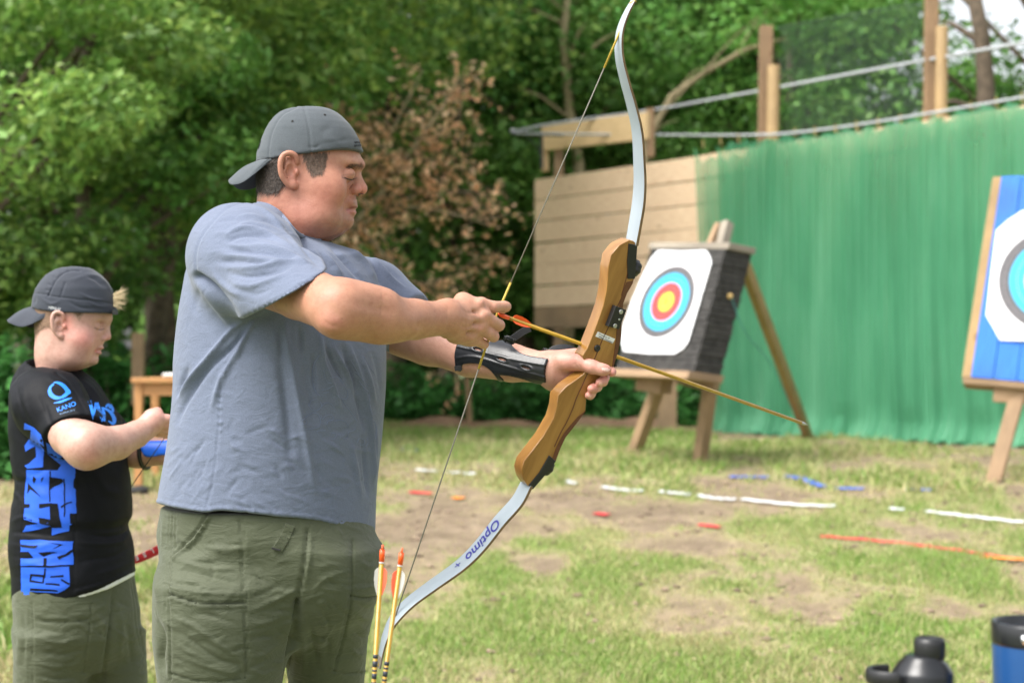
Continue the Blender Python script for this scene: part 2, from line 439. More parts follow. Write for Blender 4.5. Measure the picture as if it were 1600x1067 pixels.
def wood(name, c1, c2, rough=.75, knots=True, stretch=12, coat=0, dirt=0, dirtc=(.05, .04, .03), freq=9):
    m, t, b = newmat(name); tc = N_(t, 'ShaderNodeTexCoord')
    col, f = noise_ramp(t, tc.outputs['UV'], freq, [(.3, c1), (.7, c2)], 6, (1, stretch, 1), .6)
    last = col
    if knots:
        v = N_(t, 'ShaderNodeTexVoronoi', Scale=3.0); mp = N_(t, 'ShaderNodeMapping'); mp.inputs['Scale'].default_value = (.8, 2.0, 1)
        t.links.new(tc.outputs['UV'], mp.inputs[0]); t.links.new(mp.outputs[0], v.inputs['Vector'])
        r = N_(t, 'ShaderNodeValToRGB'); r.color_ramp.elements[0].position = .03; r.color_ramp.elements[1].position = .10
        r.color_ramp.elements[0].color = (.35, .22, .12, 1); r.color_ramp.elements[1].color = (1, 1, 1, 1)
        t.links.new(v.outputs['Distance'], r.inputs[0]); mx = N_(t, 'ShaderNodeMixRGB', blend_type='MULTIPLY'); mx.inputs[0].default_value = .8
        t.links.new(last, mx.inputs[1]); t.links.new(r.outputs[0], mx.inputs[2]); last = mx.outputs[0]
    if dirt:
        d, _ = noise_ramp(t, tc.outputs['Object'], 3, [(.42, (0, 0, 0)), (.7, (1, 1, 1))], 6)
        mul = N_(t, 'ShaderNodeMath', operation='MULTIPLY'); t.links.new(d, mul.inputs[0]); mul.inputs[1].default_value = dirt
        mx = N_(t, 'ShaderNodeMixRGB'); t.links.new(mul.outputs[0], mx.inputs[0]); t.links.new(last, mx.inputs[1]); mx.inputs[2].default_value = (*dirtc, 1); last = mx.outputs[0]
    t.links.new(last, b.inputs['Base Color']); b.inputs['Roughness'].default_value = rough; b.inputs['Coat Weight'].default_value = coat
    b.inputs['Coat Roughness'].default_value = .12
    if not coat: bump(t, b, f, .4, .002)
    return m
def cloth(name, c, var=.12, weave=900, rough=.9, vcol=False, sheen=.15, crum=.35, cscale=22, spec=.2, heather=.10, aniso=None):
    m, t, b = newmat(name); tc = N_(t, 'ShaderNodeTexCoord'); last = None
    hi = tuple(min(1, x * (1 + var)) for x in c); lo = tuple(x * (1 - var) for x in c)
    col, f = noise_ramp(t, tc.outputs['Object'], 7, [(.3, lo), (.7, hi)], 5)
    last = col
    if vcol:
        a = N_(t, 'ShaderNodeVertexColor', layer_name='Col'); mx = N_(t, 'ShaderNodeMixRGB', blend_type='MULTIPLY'); mx.inputs[0].default_value = 1
        t.links.new(a.outputs[0], mx.inputs[1]); t.links.new(last, mx.inputs[2]); last = mx.outputs[0]
    h2, _ = noise_ramp(t, tc.outputs['Object'], weave * .7, [(.3, (1 - heather,) * 3), (.7, (1 + heather,) * 3)], 2)
    mx = N_(t, 'ShaderNodeMixRGB', blend_type='MULTIPLY'); mx.inputs[0].default_value = 1
    t.links.new(last, mx.inputs[1]); t.links.new(h2, mx.inputs[2]); t.links.new(mx.outputs[0], b.inputs['Base Color'])
    b.inputs['Roughness'].default_value = rough; b.inputs['Specular IOR Level'].default_value = spec; b.inputs['Sheen Weight'].default_value = sheen
    n = N_(t, 'ShaderNodeTexNoise', Scale=cscale, Detail=5, Roughness=.55, Distortion=.6); src = tc.outputs['Object']
    if aniso:
        mp = N_(t, 'ShaderNodeMapping'); mp.inputs['Scale'].default_value = aniso; t.links.new(src, mp.inputs[0]); src = mp.outputs[0]
    t.links.new(src, n.inputs['Vector']); bump(t, b, n.outputs[0], crum, .009)
    n2 = N_(t, 'ShaderNodeTexNoise', Scale=weave); t.links.new(tc.outputs['Object'], n2.inputs['Vector']); bump(t, b, n2.outputs[0], .15, .0006)
    return m
def skin(name, rough=.52):
    m, t, b = newmat(name); tc = N_(t, 'ShaderNodeTexCoord'); a = N_(t, 'ShaderNodeVertexColor', layer_name='Col')
    c1, f1 = noise_ramp(t, tc.outputs['Object'], 60, [(.28, (.84, .74, .72)), (.5, (.97, .95, .95)), (.72, (1.08, 1.10, 1.10))], 7, rough=.7)
    mx = N_(t, 'ShaderNodeMixRGB', blend_type='MULTIPLY'); mx.inputs[0].default_value = 1; t.links.new(a.outputs[0], mx.inputs[1]); t.links.new(c1, mx.inputs[2])
    t.links.new(mx.outputs[0], b.inputs['Base Color']); b.inputs['Roughness'].default_value = rough
    b.inputs['Subsurface Weight'].default_value = .06; b.inputs['Subsurface Radius'].default_value = (1, .35, .2); b.inputs['Subsurface Scale'].default_value = .003
    n2 = N_(t, 'ShaderNodeTexNoise', Scale=350, Detail=3); t.links.new(tc.outputs['Object'], n2.inputs['Vector']); bump(t, b, n2.outputs[0], .45, .0010)
    v = N_(t, 'ShaderNodeTexVoronoi', Scale=500); t.links.new(tc.outputs['Object'], v.inputs['Vector']); bump(t, b, v.outputs['Distance'], .12, .0005)
    return m
def leafmat(name, hue=0):
    m, t, b = newmat(name); a = N_(t, 'ShaderNodeVertexColor', layer_name='Col'); oi = N_(t, 'ShaderNodeObjectInfo')
    mx = N_(t, 'ShaderNodeMixRGB', blend_type='MULTIPLY'); mx.inputs[0].default_value = 1
    t.links.new(a.outputs[0], mx.inputs[1]); t.links.new(oi.outputs['Color'], mx.inputs[2])
    t.links.new(mx.outputs[0], b.inputs['Base Color']); b.inputs['Roughness'].default_value = .45; b.inputs['Specular IOR Level'].default_value = .35
    tr = N_(t, 'ShaderNodeBsdfTranslucent'); t.links.new(mx.outputs[0], tr.inputs[0]); ms = N_(t, 'ShaderNodeMixShader'); ms.inputs[0].default_value = .4
    t.links.new(b.outputs[0], ms.inputs[1]); t.links.new(tr.outputs[0], ms.inputs[2]); t.links.new(ms.outputs[0], t.nodes['Material Output'].inputs[0])
    return m
def vmat(name, rough=.6, bmp=.1, scale=200, spec=.4, trans=0):
    m, t, b = newmat(name); a = N_(t, 'ShaderNodeVertexColor', layer_name='Col'); tc = N_(t, 'ShaderNodeTexCoord')
    c1, f1 = noise_ramp(t, tc.outputs['Object'], scale * .4, [(.3, (.88,) * 3), (.7, (1.1,) * 3)], 4)
    mx = N_(t, 'ShaderNodeMixRGB', blend_type='MULTIPLY'); mx.inputs[0].default_value = 1; t.links.new(a.outputs[0], mx.inputs[1]); t.links.new(c1, mx.inputs[2])
    t.links.new(mx.outputs[0], b.inputs['Base Color']); b.inputs['Roughness'].default_value = rough; b.inputs['Specular IOR Level'].default_value = spec
    if bmp: bump(t, b, f1, bmp, .002)
    if trans:
        tr = N_(t, 'ShaderNodeBsdfTranslucent'); t.links.new(mx.outputs[0], tr.inputs[0]); ms = N_(t, 'ShaderNodeMixShader'); ms.inputs[0].default_value = trans
        t.links.new(b.outputs[0], ms.inputs[1]); t.links.new(tr.outputs[0], ms.inputs[2]); t.links.new(ms.outputs[0], t.nodes['Material Output'].inputs[0])
    return m
M = dict(
 pine=wood('pine', (.62, .42, .21), (.78, .57, .33)),
 pine_pale=wood('pine_pale', (.64, .41, .25), (.90, .71, .51)),
 weathered=wood('weathered', (.27, .17, .095), (.40, .27, .16), dirt=.35),
 greywood=wood('greywood', (.26, .22, .17), (.36, .32, .26), dirt=.5),
 postwood=wood('postwood', (.22, .13, .07), (.34, .22, .12), dirt=.3),
 treated=wood('treated', (.30, .19, .08), (.42, .29, .14), dirt=.3),
 tablewood=wood('tablewood', (.42, .20, .07), (.55, .29, .12), rough=.5),
 bluewood=wood('bluewood', (.012, .12, .55), (.03, .20, .75), rough=.65, knots=False, stretch=22, dirt=.35, dirtc=(.02, .05, .14)),
 riser=wood('riser', (.19, .078, .012), (.37, .19, .045), rough=.35, knots=False, stretch=9, coat=.6, freq=4),
 redlam=wood('redlam', (.085, .02, .01), (.12, .035, .015), rough=.35, knots=False, coat=.6),
 bark=plain('bark', (.10, .075, .05), .9, var=.4, scale=14, bmp=.8, bscale=30),
 palebark=plain('palebark', (.36, .29, .17), .85, var=.25, scale=20, bmp=.5),
 foam=plain('foam', (.040, .038, .036), .9, var=.5, scale=18, bmp=.8, bscale=120),
 foamside=plain('foamside', (.028, .026, .022), .9, var=.6, scale=12, bmp=.9, bscale=60),
 paper=plain('paper', (.86, .87, .90), .7, var=.03, scale=6, bmp=.1),
 ringblack=plain('ringblack', (.09, .09, .10), .6, var=.15), ringblue=plain('ringblue', (.03, .42, .68), .6, var=.08),
 ringred=plain('ringred', (.75, .05, .05), .6, var=.08), ringyellow=plain('ringyellow', (.90, .55, .05), .6, var=.08),
 ringline=plain('ringline', (.25, .2, .2), .6, var=.08),
 black=plain('black', (.012, .012, .013), .4, var=.2, bmp=.1), blackgloss=plain('blackgloss', (.012, .013, .015), .28, var=.2, bmp=.05),
 rope=plain('rope', (.42, .44, .46), .5, var=.15, scale=60), metal=plain('metal', (.45, .46, .47), .35, metal=.9, var=.1),
 wire=plain('wire', (.05, .08, .06), .6, var=.2), limb=plain('limb', (.31, .36, .40), .42, var=.03, scale=8, bmp=.02, coat=.4),
 limbside=plain('limbside', (.16, .10, .05), .4, var=.3), limbtip=plain('limbtip', (.20, .17, .14), .4, var=.2),
 string=plain('string', (.16, .15, .12), .6, var=.2, scale=400), serving=plain('serving', (.48, .34, .05), .6, var=.4, scale=500),
 gold=plain('gold', (.40, .23, .012), .35, var=.15, scale=60, coat=.3), orange=plain('orange', (.85, .10, .012), .4, var=.06, coat=.2),
 coral=plain('coral', (.80, .14, .07), .5, var=.05), vanewhite=plain('vanewhite', (.58, .57, .54), .5, var=.04),
 navyink=plain('navyink', (.03, .03, .24), .5, var=.1), label=plain('label', (.72, .74, .74), .5, var=.04), ink=plain('ink', (.03, .035, .05), .6, var=.1),
 leather=plain('leather', (.012, .013, .016), .33, var=.3, scale=60, bmp=.25, bscale=300), green=plain('green', (.02, .25, .14), .6),
 tapewhite=plain('tapewhite', (.66, .68, .70), .5, var=.15, scale=9), tapeblue=plain('tapeblue', (.05, .12, .50), .5, var=.3, scale=9),
 tapered=plain('tapered', (.58, .035, .05), .5, var=.2, scale=9), tapeorange=plain('tapeorange', (.75, .24, .03), .5, var=.2, scale=9),
 stone=plain('stone', (.45, .43, .38), .85, var=.2), redlimb=plain('redlimb', (.62, .04, .05), .35, var=.05, coat=.3), pinklimb=plain('pinklimb', (.70, .32, .32), .35, var=.05),
 printblue=plain('printblue', (.015, .22, .85), .55, var=.08), bluearm=plain('bluearm', (.01, .13, .75), .45, var=.08),
 tumbler=plain('tumbler', (.012, .065, .21), .35, var=.05, coat=.3), steel=plain('steel', (.75, .76, .78), .2, metal=.9, var=.03, bmp=0),
 shoe=plain('shoe', (.08, .075, .07), .7), sole=plain('sole', (.5, .49, .46), .7), capgrey=cloth('capgrey', (.082, .094, .105), .08, 1100, crum=.05, heather=.16),
 boycap=cloth('boycap', (.040, .046, .062), .12, 900, rough=.7, crum=.12, cscale=30), dark=plain('dark', (.02, .02, .02), .8),
 tee=cloth('tee', (.135, .160, .225), .05, 700, crum=.35, cscale=26, aniso=(1, 1, 1.6), vcol=True), white=plain('white', (.7, .72, .75), .8, var=.05),
 boytee=cloth('boytee', (1, 1, 1), .05, 900, rough=.6, crum=.22, cscale=16, vcol=True, spec=.14, sheen=0),
 shorts=cloth('shorts', (.066, .076, .043), .10, 1200, rough=.68, crum=.6, cscale=18, spec=.3, aniso=(1, 1, 2.2)),
 printblue2=plain('printblue2', (.008, .10, .66), .55, var=.08), printgap=cloth('printgap', (.0055, .0062, .0085), .05, 900, rough=.6, sheen=0, spec=.14),
 collar=cloth('collar', (.135, .160, .225), .05, 700, crum=.1),
 skin_brow=plain('skin_brow', (.16, .09, .06), .7, var=.4, scale=300),
 skin=skin('skin'), skinboy=skin('skinboy', .45), leaf=leafmat('leaf'), blade=leafmat('blade'),
 hair=plain('hair', (.030, .020, .014), .7, var=.5, scale=300, bmp=.6, bscale=500), hairgrey=plain('hairgrey', (.13, .085, .06), .7, var=.5, scale=300, bmp=.6, bscale=500),
 boyhair=plain('boyhair', (.20, .12, .075), .7, var=.3, scale=300, bmp=.5, bscale=500), blond=plain('blond', (.62, .50, .30), .6, var=.2, scale=300),
 capink=plain('capink', (.01, .012, .016), .8), offwhite=plain('offwhite', (.5, .52, .55), .7),
)
# ------------------------------------------------------------------ the ground
def patchiness(P2):                    # 0 bare earth .. 1 lush grass, and dryness
    P = np.concatenate([P2, np.zeros((len(P2), 1))], 1)
    a = fbm(P * [1, .8, 1], 1.5, 3, 4); b = fbm(P * [1, .6, 1], 3.6, 11, 3); y = P2[:, 1]; x = P2[:, 0]
    lush = a * .42 + b * .58
    band = .17 * np.exp(-((y - 14.2) / 2.6) ** 2) * sstep(2.2, .6, x) + .12 * np.exp(-((y - 6.4) / 1.0) ** 2) - .14 * np.exp(-((y - 8.6) / .8) ** 2) * sstep(1.6, .2, x) - .05 * np.exp(-((y - 8.0) / 1.2) ** 2)
    wallx = 1.76 + (15.5 - y) * .713
    near_wall = -.15 * sstep(2.2, .1, wallx - x) - .10 * np.exp(-((y - 9.0) / 1.1) ** 2) * sstep(1.9, -.2, x) * 1.0
    g = lush + band * .6 + near_wall * .8 + .065 + .06 * np.exp(-((y - 12.3) / 1.6) ** 2) * sstep(1.5, .4, x)
    dry = fbm(P, 1.7, 29, 3)
    return g, dry
gx = np.arange(-4.0, 6.0, .035); gy = np.arange(2.2, 18.5, .04)
X, Y = np.meshgrid(gx, gy, indexing='ij'); P2 = np.stack([X.ravel(), Y.ravel()], 1)
g, dry = patchiness(P2)
P3 = np.concatenate([P2, np.zeros((len(P2), 1))], 1)
Z = gz(P2[:, 0], P2[:, 1]) + .05 * (fbm(P3, .9, 5, 3) - .5) + .022 * (fbm(P3, 9, 8, 3) - .5) + .012 * sstep(.45, .6, g)
def ground_z(x, y):
    P = np.stack([np.atleast_1d(x), np.atleast_1d(y)], 1).astype(float); q, _ = patchiness(P); p3 = np.concatenate([P, np.zeros((len(P), 1))], 1)
    return gz(P[:, 0], P[:, 1]) + .05 * (fbm(p3, .9, 5, 3) - .5) + .022 * (fbm(p3, 9, 8, 3) - .5) + .012 * sstep(.45, .6, q)
dirt = np.array([.255, .20, .14]); dirt2 = np.array([.14, .105, .07]); straw = np.array([.33, .275, .16]); grn = np.array([.16, .25, .06])
det = fbm(P3, 22, 41, 3)[:, None]; det2 = fbm(P3, 7, 43, 3)[:, None]
c = dirt * (1 - det2) + dirt2 * det2
c = c * (.55 + .9 * det)
s1 = sstep(.38, .60, g)[:, None]; c = c * (1 - s1 * .8) + straw * (.7 + .5 * det) * s1 * .8
s2 = sstep(.46, .66, g)[:, None]; c = c * (1 - s2 * .75) + grn * (.75 + .5 * det) * s2 * .75
nx, ny = len(gx), len(gy); I = np.arange(nx * ny).reshape(nx, ny)
Fg = np.stack([I[:-1, :-1], I[1:, :-1], I[1:, 1:], I[:-1, 1:]], -1).reshape(-1, 4)
gm = vmat('ground', .95, .5, 90, .1)
V = np.column_stack([P2, Z])
tag(mk('ground', V, Fg, gm, None, True, c), kind='structure')
# the wider terrain round it, one sheet to the horizon
mb = MB(); xs = [-150, -40, -4.02, 6.02, 40, 150]; ys = [-30, 0, 2.22, 3.5, 6, 9, 11, 14, 18.45, 40, 180]
V = []; F = []
for x in xs:
    for y in ys: V.append((x, y, float(gz(x, y)) - .03 - (.05 if -5 < x < 7 and 2 < y < 19 else 0)))
n = len(ys)
for i in range(len(xs) - 1):
    for j in range(n - 1):
        if xs[i] == -4.02 and 2.2 < ys[j] < 18: continue
        F.append((i * n + j, (i + 1) * n + j, (i + 1) * n + j + 1, i * n + j + 1))
tag(mk('terrain', V, F, plain('terrain', (.10, .13, .045), .95, var=.5, scale=2, bmp=.6, bscale=20)), kind='structure')

def blades(name, n, ylo, yhi, xr, hmin, hmax, wd, thr, label, seed):
    rs = np.random.RandomState(seed)
    y = ylo + (yhi - ylo) * rs.rand(n) ** 1.2; x = (rs.rand(n) * (xr[1] - xr[0]) + xr[0]) * y
    g, dry = patchiness(np.stack([x, y], 1)); keep = rs.rand(n) < sstep(thr - .01, thr + .23, g) * .82 + .18
    x, y, g, dry = x[keep], y[keep], g[keep], dry[keep]; n = len(x)
    z = ground_z(x, y) - .006; a = rs.rand(n) * 2 * np.pi; h = (hmin + (hmax - hmin) * rs.rand(n) ** 2) * (.45 + .9 * sstep(.42, .66, g))
    ln = h * (.3 + .9 * rs.rand(n)); la = rs.rand(n) * 2 * np.pi; w = wd * (.6 + .8 * rs.rand(n))
    B = np.stack([x, y, z], 1); wv = np.stack([np.cos(a) * w, np.sin(a) * w, 0 * w], 1)
    mid = B + np.stack([np.cos(la) * ln * .35, np.sin(la) * ln * .35, h * .62], 1); tip = B + np.stack([np.cos(la) * ln, np.sin(la) * ln, h * .95], 1)
    V = np.stack([B - wv, B + wv, mid + wv * .7, mid - wv * .7, tip], 1).reshape(-1, 3)
    b = np.arange(n) * 5; F = np.concatenate([np.stack([b, b + 1, b + 2, b + 3], 1), np.stack([b + 3, b + 2, b + 4, b + 4], 1)])
    F3 = [*map(tuple, np.stack([b, b + 1, b + 2, b + 3], 1)), *map(tuple, np.stack([b + 3, b + 2, b + 4], 1))]
    gcol = np.array([[.16, .32, .05]]); scol = np.array([[.52, .45, .25]]); gd = np.array([[.29, .38, .10]])
    m = np.clip((rs.rand(n) * 1.25 + .55 * (dry - .5) * 2 - 2.2 * (g - .52)), 0, 1)[:, None]; q = rs.rand(n)[:, None]
    c = (gcol * (1 - q) + gd * q) * (1 - m) + scol * m; c = c * (.7 + .6 * rs.rand(n)[:, None]); c = np.repeat(c, 5, 0)
    o = mk(name, V, F3, M['blade'], None, False, c); tag(o, label, 'grass', kind='stuff'); return o
blades('grass', 205000, 5.0, 9.5, (-.13, .40), .010, .042, .0026, .40, 'short patchy green and straw coloured grass on the range', 3)
blades('grass', 70000, 9.5, 18, (-.12, .32), .02, .07, .006, .42, 'thin grass farther off in front of the netting and wood edge', 4)
blades('grass', 64000, 4.2, 13, (-.36, -.12), .02, .075, .006, .40, 'bright grass seen past the two people on the left', 5)
# straw, chips and small clods lying about
def litter(name, n, mat, label, seed, smin, smax, rng):
    rs = np.random.RandomState(seed); V = []; F = []; cols = []
    for i in range(n):
        y = rng[0] + (rng[1] - rng[0]) * rs.rand(); x = y * (rng[2] + (rng[3] - rng[2]) * rs.rand()); z = float(ground_z(x, y)[0])
        s = smin + (smax - smin) * rs.rand() ** 3; b = len(V)
        ico = [(0, 0, 1), (.9, 0, .3), (.28, .85, .3), (-.7, .5, .3), (-.7, -.5, .3), (.28, -.85, .3), (.4, .3, -.4), (-.5, 0, -.4), (.2, -.5, -.4)]
        for v in ico: V.append((x + v[0] * s * (.6 + .8 * rs.rand()), y + v[1] * s * (.6 + .8 * rs.rand()), z + v[2] * s * .55))
        for f in [(0, 1, 2), (0, 2, 3), (0, 3, 4), (0, 4, 5), (0, 5, 1), (1, 6, 2), (2, 6, 3), (3, 6, 7), (3, 7, 4), (4, 7, 5), (5, 7, 8), (5, 8, 1), (1, 8, 6)]: F.append(tuple(b + j for j in f))
        c = np.array([.24, .18, .13]) * (.5 + rs.rand() * .9); cols += [c] * 9
    o = mk(name, V, F, mat, None, False, np.array(cols)); tag(o, label, 'soil', kind='stuff')
litter('soil_clods', 2600, vmat('clods', .95, .3, 200, .1), 'small clods and stones lying on the bare brown soil', 9, .006, .03, (5.4, 14, -.12, .33))

# ------------------------------------------------------------------ trees
def leaf_cloud(pts, nrm, size, rs, cols, ratio=.5):
    n = len(pts); a = rs.normal(size=(n, 3)); a /= np.linalg.norm(a, axis=1, keepdims=True)
    nn = nrm + .55 * rs.normal(size=(n, 3)); nn /= np.linalg.norm(nn, axis=1, keepdims=True)
    t = np.cross(nn, a); t /= np.maximum(np.linalg.norm(t, axis=1, keepdims=True), 1e-6); b = np.cross(nn, t)
    s = (size * (.55 + .9 * rs.rand(n)))[:, None]
    V = np.stack([pts - t * s, pts + b * s * ratio - nn * s * .12, pts + t * s, pts - b * s * ratio - nn * s * .12], 1).reshape(-1, 3)
    i = np.arange(n) * 4; F = np.stack([i, i + 1, i + 2, i + 3], 1); return V, F, np.repeat(cols, 4, 0)
def crown(seed, H, Rr, nclump, nleaf, size, droop=.1, flat=.6, low=.25, cr=.34):
    rs = np.random.RandomState(seed); pts = []; nr = []; cc = []; clumps = []
    for i in range(nclump):
        th = rs.rand() * 2 * np.pi; zz = rs.rand(); rad = Rr * (.35 + .65 * rs.rand() ** .6) * math.sin(math.pi * min(1, .18 + .78 * (1 - zz) ** .9)) 
        c = np.array([math.cos(th) * rad, math.sin(th) * rad, H * (low + (1 - low) * zz)]); clumps.append(c)
        r = Rr * cr * (.6 + .8 * rs.rand()); n = int(nleaf / nclump * (.6 + .8 * rs.rand()))
        d = rs.normal(size=(n, 3)); d /= np.linalg.norm(d, axis=1, keepdims=True); d[:, 2] = d[:, 2] * .9 + .15
        rr = r * (.45 + .6 * rs.rand(n) ** .5)[:, None]; p = c + d * rr * np.array([1, 1, flat]); p += .06 * Rr * (rs.rand(n, 3) - .5)
        pts.append(p); nr.append(d * .5 + np.array([0, 0, .75])); tone = .75 + .5 * rs.rand()
        base = np.array([.075, .155, .022]) * tone; yel = np.array([.17, .24, .035]); q = rs.rand(n)[:, None] ** 2 * .7
        cc.append((base * (1 - q) + yel * q) * (.7 + .6 * rs.rand(n)[:, None]))
    V, F, c = leaf_cloud(np.concatenate(pts), np.concatenate(nr), size, rs, np.concatenate(cc)); return V, F, c, clumps
def trunk(seed, H, r0, clumps, lean=(0, 0)):
    rs = random.Random(seed); mb = MB(); top = Vector((lean[0], lean[1], H * .85)); pts = []
    for i in range(7):
        t = i / 6; pts.append(Vector((top.x * t + (rs.random() - .5) * .12 * H * .15, top.y * t + (rs.random() - .5) * .1, H * .85 * t - .15)))
    mb.tube(pts, [r0 * (1 - .75 * i / 6) * (1.25 if i == 0 else 1) for i in range(7)], 9)
    for c in clumps[::2]:
        t = min(.95, max(.25, c[2] / H - .18)); i = t * 6; a = pts[int(i)].lerp(pts[min(6, int(i) + 1)], i % 1); e = Vector(c); m = a.lerp(e, .5) + Vector((rs.uniform(-.1, .1), rs.uniform(-.1, .1), .08 * H * .3))
        mb.tube([a, m, e], [r0 * .32 * (1 - t * .5), r0 * .2, .008], 6, False)
    return mb
protos = []
for k, (H, Rr, nc, nl, sz) in enumerate([(6.5, 2.3, 34, 21000, .052), (7.5, 2.5, 40, 24000, .048), (5.0, 2.2, 26, 17000, .058), (8.0, 2.7, 42, 24000, .055)]):
    protos.append((H, Rr, crown(20 + k, H, Rr, nc, nl, sz)))
made = {}
def tree(name, kind, x, y, s, rot, tint, label, cat='tree', group='broadleaf trees of the wood edge', sz=1.0):
    H, Rr, (V, F, c, cl) = protos[kind]
    root = thing(name, (x, y, float(gz(x, y)) - .1), label, cat, group)
    if kind not in made:
        tr = trunk(50 + kind, H, .16, cl).build('trunk', M['bark'], root, True, local=True)
        cr = mk('crown', V, F, M['leaf'], root, False, c, local=True); made[kind] = (tr, cr)
    else:
        for src in made[kind]:
            o = src.copy(); COL.objects.link(o); o.parent = root
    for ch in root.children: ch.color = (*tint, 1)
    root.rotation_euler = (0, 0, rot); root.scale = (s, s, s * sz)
    return root
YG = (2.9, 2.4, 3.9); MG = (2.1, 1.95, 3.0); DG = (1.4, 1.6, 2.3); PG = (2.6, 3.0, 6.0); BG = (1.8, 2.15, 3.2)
def tx(px, d): return (px - 800) / FPX * d
T = [
 ('leafy_tree', 1, 60, 13.4, 1.00, .3, YG, 'tree with pale yellow green foliage filling the upper left corner'),
 ('leafy_tree', 0, 250, 14.6, 1.05, 1.9, YG, 'bright green tree right of the yellow green corner tree'),
 ('leafy_tree', 3, 420, 16.8, 1.0, 2.6, (2.5, 2.2, 3.2), 'tall light green tree above the man in the grey cap'),
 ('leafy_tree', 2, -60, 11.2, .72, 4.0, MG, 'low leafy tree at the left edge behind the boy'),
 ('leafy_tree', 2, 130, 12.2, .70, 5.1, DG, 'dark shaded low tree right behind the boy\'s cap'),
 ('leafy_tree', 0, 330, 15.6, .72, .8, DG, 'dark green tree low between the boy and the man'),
 ('leafy_tree', 3, 610, 20.5, 1.12, 5.5, MG, 'mid green tree behind the brown withered sapling'),
 ('ash_tree', 1, 815, 21.8, 1.05, 3.6, PG, 'pale blue green ash tree left of the bow\'s upper limb'),
 ('leafy_tree', 3, 980, 23.0, 1.1, .1, BG, 'fresh green tree behind the upper limb of the bow'),
 ('leafy_tree', 1, 1160, 22.5, 1.05, 2.2, MG, 'green tree behind the shorter pair of posts'),
 ('leafy_tree', 0, 1235, 20.0, .88, 4.4, BG, 'green tree seen through the wire netting between the posts'),
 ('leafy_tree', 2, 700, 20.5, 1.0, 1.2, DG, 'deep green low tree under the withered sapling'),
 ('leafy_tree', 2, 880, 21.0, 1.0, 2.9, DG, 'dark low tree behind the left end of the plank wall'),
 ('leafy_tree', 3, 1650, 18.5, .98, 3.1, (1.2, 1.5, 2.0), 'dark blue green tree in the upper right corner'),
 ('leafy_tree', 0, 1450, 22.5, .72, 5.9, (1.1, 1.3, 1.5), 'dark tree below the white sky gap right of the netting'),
]
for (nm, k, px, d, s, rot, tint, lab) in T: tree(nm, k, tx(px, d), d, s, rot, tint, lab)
def shade_tree(x, y, s, rot, lab):
    r_ = tree('leafy_tree', 1, x, y, s, rot, MG, lab)
# the far wood that closes the gaps
def woodmass():
    rs = np.random.RandomState(77); pts = []; nr = []; cc = []
    for i in range(330):
        px = -250 + 2200 * rs.rand(); d = 22 + 5 * rs.rand(); x = tx(px, d); top = 7.6
        if px > 1330: top = 3.9 + (.9 * rs.rand())
        z = .6 + (top - .6) * rs.rand(); r = .75 + .5 * rs.rand(); n = 150
        dd = rs.normal(size=(n, 3)); dd /= np.linalg.norm(dd, axis=1, keepdims=True); p = np.array([x, d, z]) + dd * r * (.5 + .5 * rs.rand(n)[:, None])
        pts.append(p); nr.append(dd * .5 + np.array([0, -.2, .6])); cc.append(np.array([.11, .20, .05]) * (.5 + 1.0 * rs.rand()) * (.7 + .6 * rs.rand(n)[:, None]))
    V, F, c = leaf_cloud(np.concatenate(pts), np.concatenate(nr), .17, rs, np.concatenate(cc))
    o = mk('far_wood', V, F, M['leaf'], None, False, c); tag(o, 'dense dark green wood closing the view behind the trees', 'woodland', kind='stuff')
    mb = MB()
woodmass()
# undergrowth: nettles and brambles at the wood edge
def bushes(name, spots, label, seed, tint, size=.05, n=1500, group=None):
    k = 0
    for (px, d, w, h, lab) in spots:
        rs = np.random.RandomState(seed + k); k += 1; x = tx(px, d)
        p = rs.normal(size=(n, 3)); p /= np.linalg.norm(p, axis=1, keepdims=True); p = p * (rs.rand(n)[:, None] ** .4) * [w, w * .6, h]; p[:, 2] = np.abs(p[:, 2])
        p[:, :2] += .12 * w * np.sin(p[:, 2:3] * 9 + rs.rand() * 6)
        nr = np.tile([0, -.1, 1.0], (n, 1)) + p * .3; cols = np.array([.075, .19, .045]) * (.6 + .9 * rs.rand(n)[:, None]) * (.7 + .6 * vnoise(p, 3, seed)[:, None])
        root = thing(name, (x, d, float(gz(x, d)) - .02), lab, 'plant', group)
        V, F, c = leaf_cloud(p, nr, size, rs, cols, .55)
        o = mk('foliage', V, F, M['leaf'], root, False, c, local=True); o.color = (*tint, 1)
        mb = MB()
        for i in range(12):
            a = rs.rand() * 6.28; q = rs.rand() * w * .7; mb.tube([(math.cos(a) * q * .6, math.sin(a) * q * .4, -.03), (math.cos(a) * q, math.sin(a) * q * .6, h * .8)], [.007, .003], 5)
        mb.build('stem', M['bark'], root, True, local=True)
bushes('nettle_patch', [(700, 17.2, .65, .55, 'low dark nettle clump left of the bow hand'), (790, 17.6, .7, .62, 'green nettle clump directly under the black arm guard'),
  (870, 17.0, .6, .60, 'pale leaved clump below the bow hand'), (960, 16.6, .65, .62, 'green clump between the bow grip and the target stand'), (1050, 16.2, .6, .5, 'green clump behind the legs of the black target stand'),
  (625, 17.5, .6, .7, 'dark clump right beside the man\'s shirt'), (20, 10.4, .5, .8, 'bright leafy bush left of the boy\'s shoulder'), (-30, 10.3, .6, .9, 'leafy bush at the left edge of the picture'),
  (190, 12.2, .5, .75, 'bush behind the brown table, left of its leg'), (250, 12.8, .5, .8, 'fresh green bush under the brown table'), (100, 13, .7, 1.1, 'bush directly behind the boy\'s neck'), (330, 13.5, .7, .9, 'bush hidden behind the man\'s back')], '', 300, (1.0, 1.25, 1.25), group='undergrowth along the wood edge')
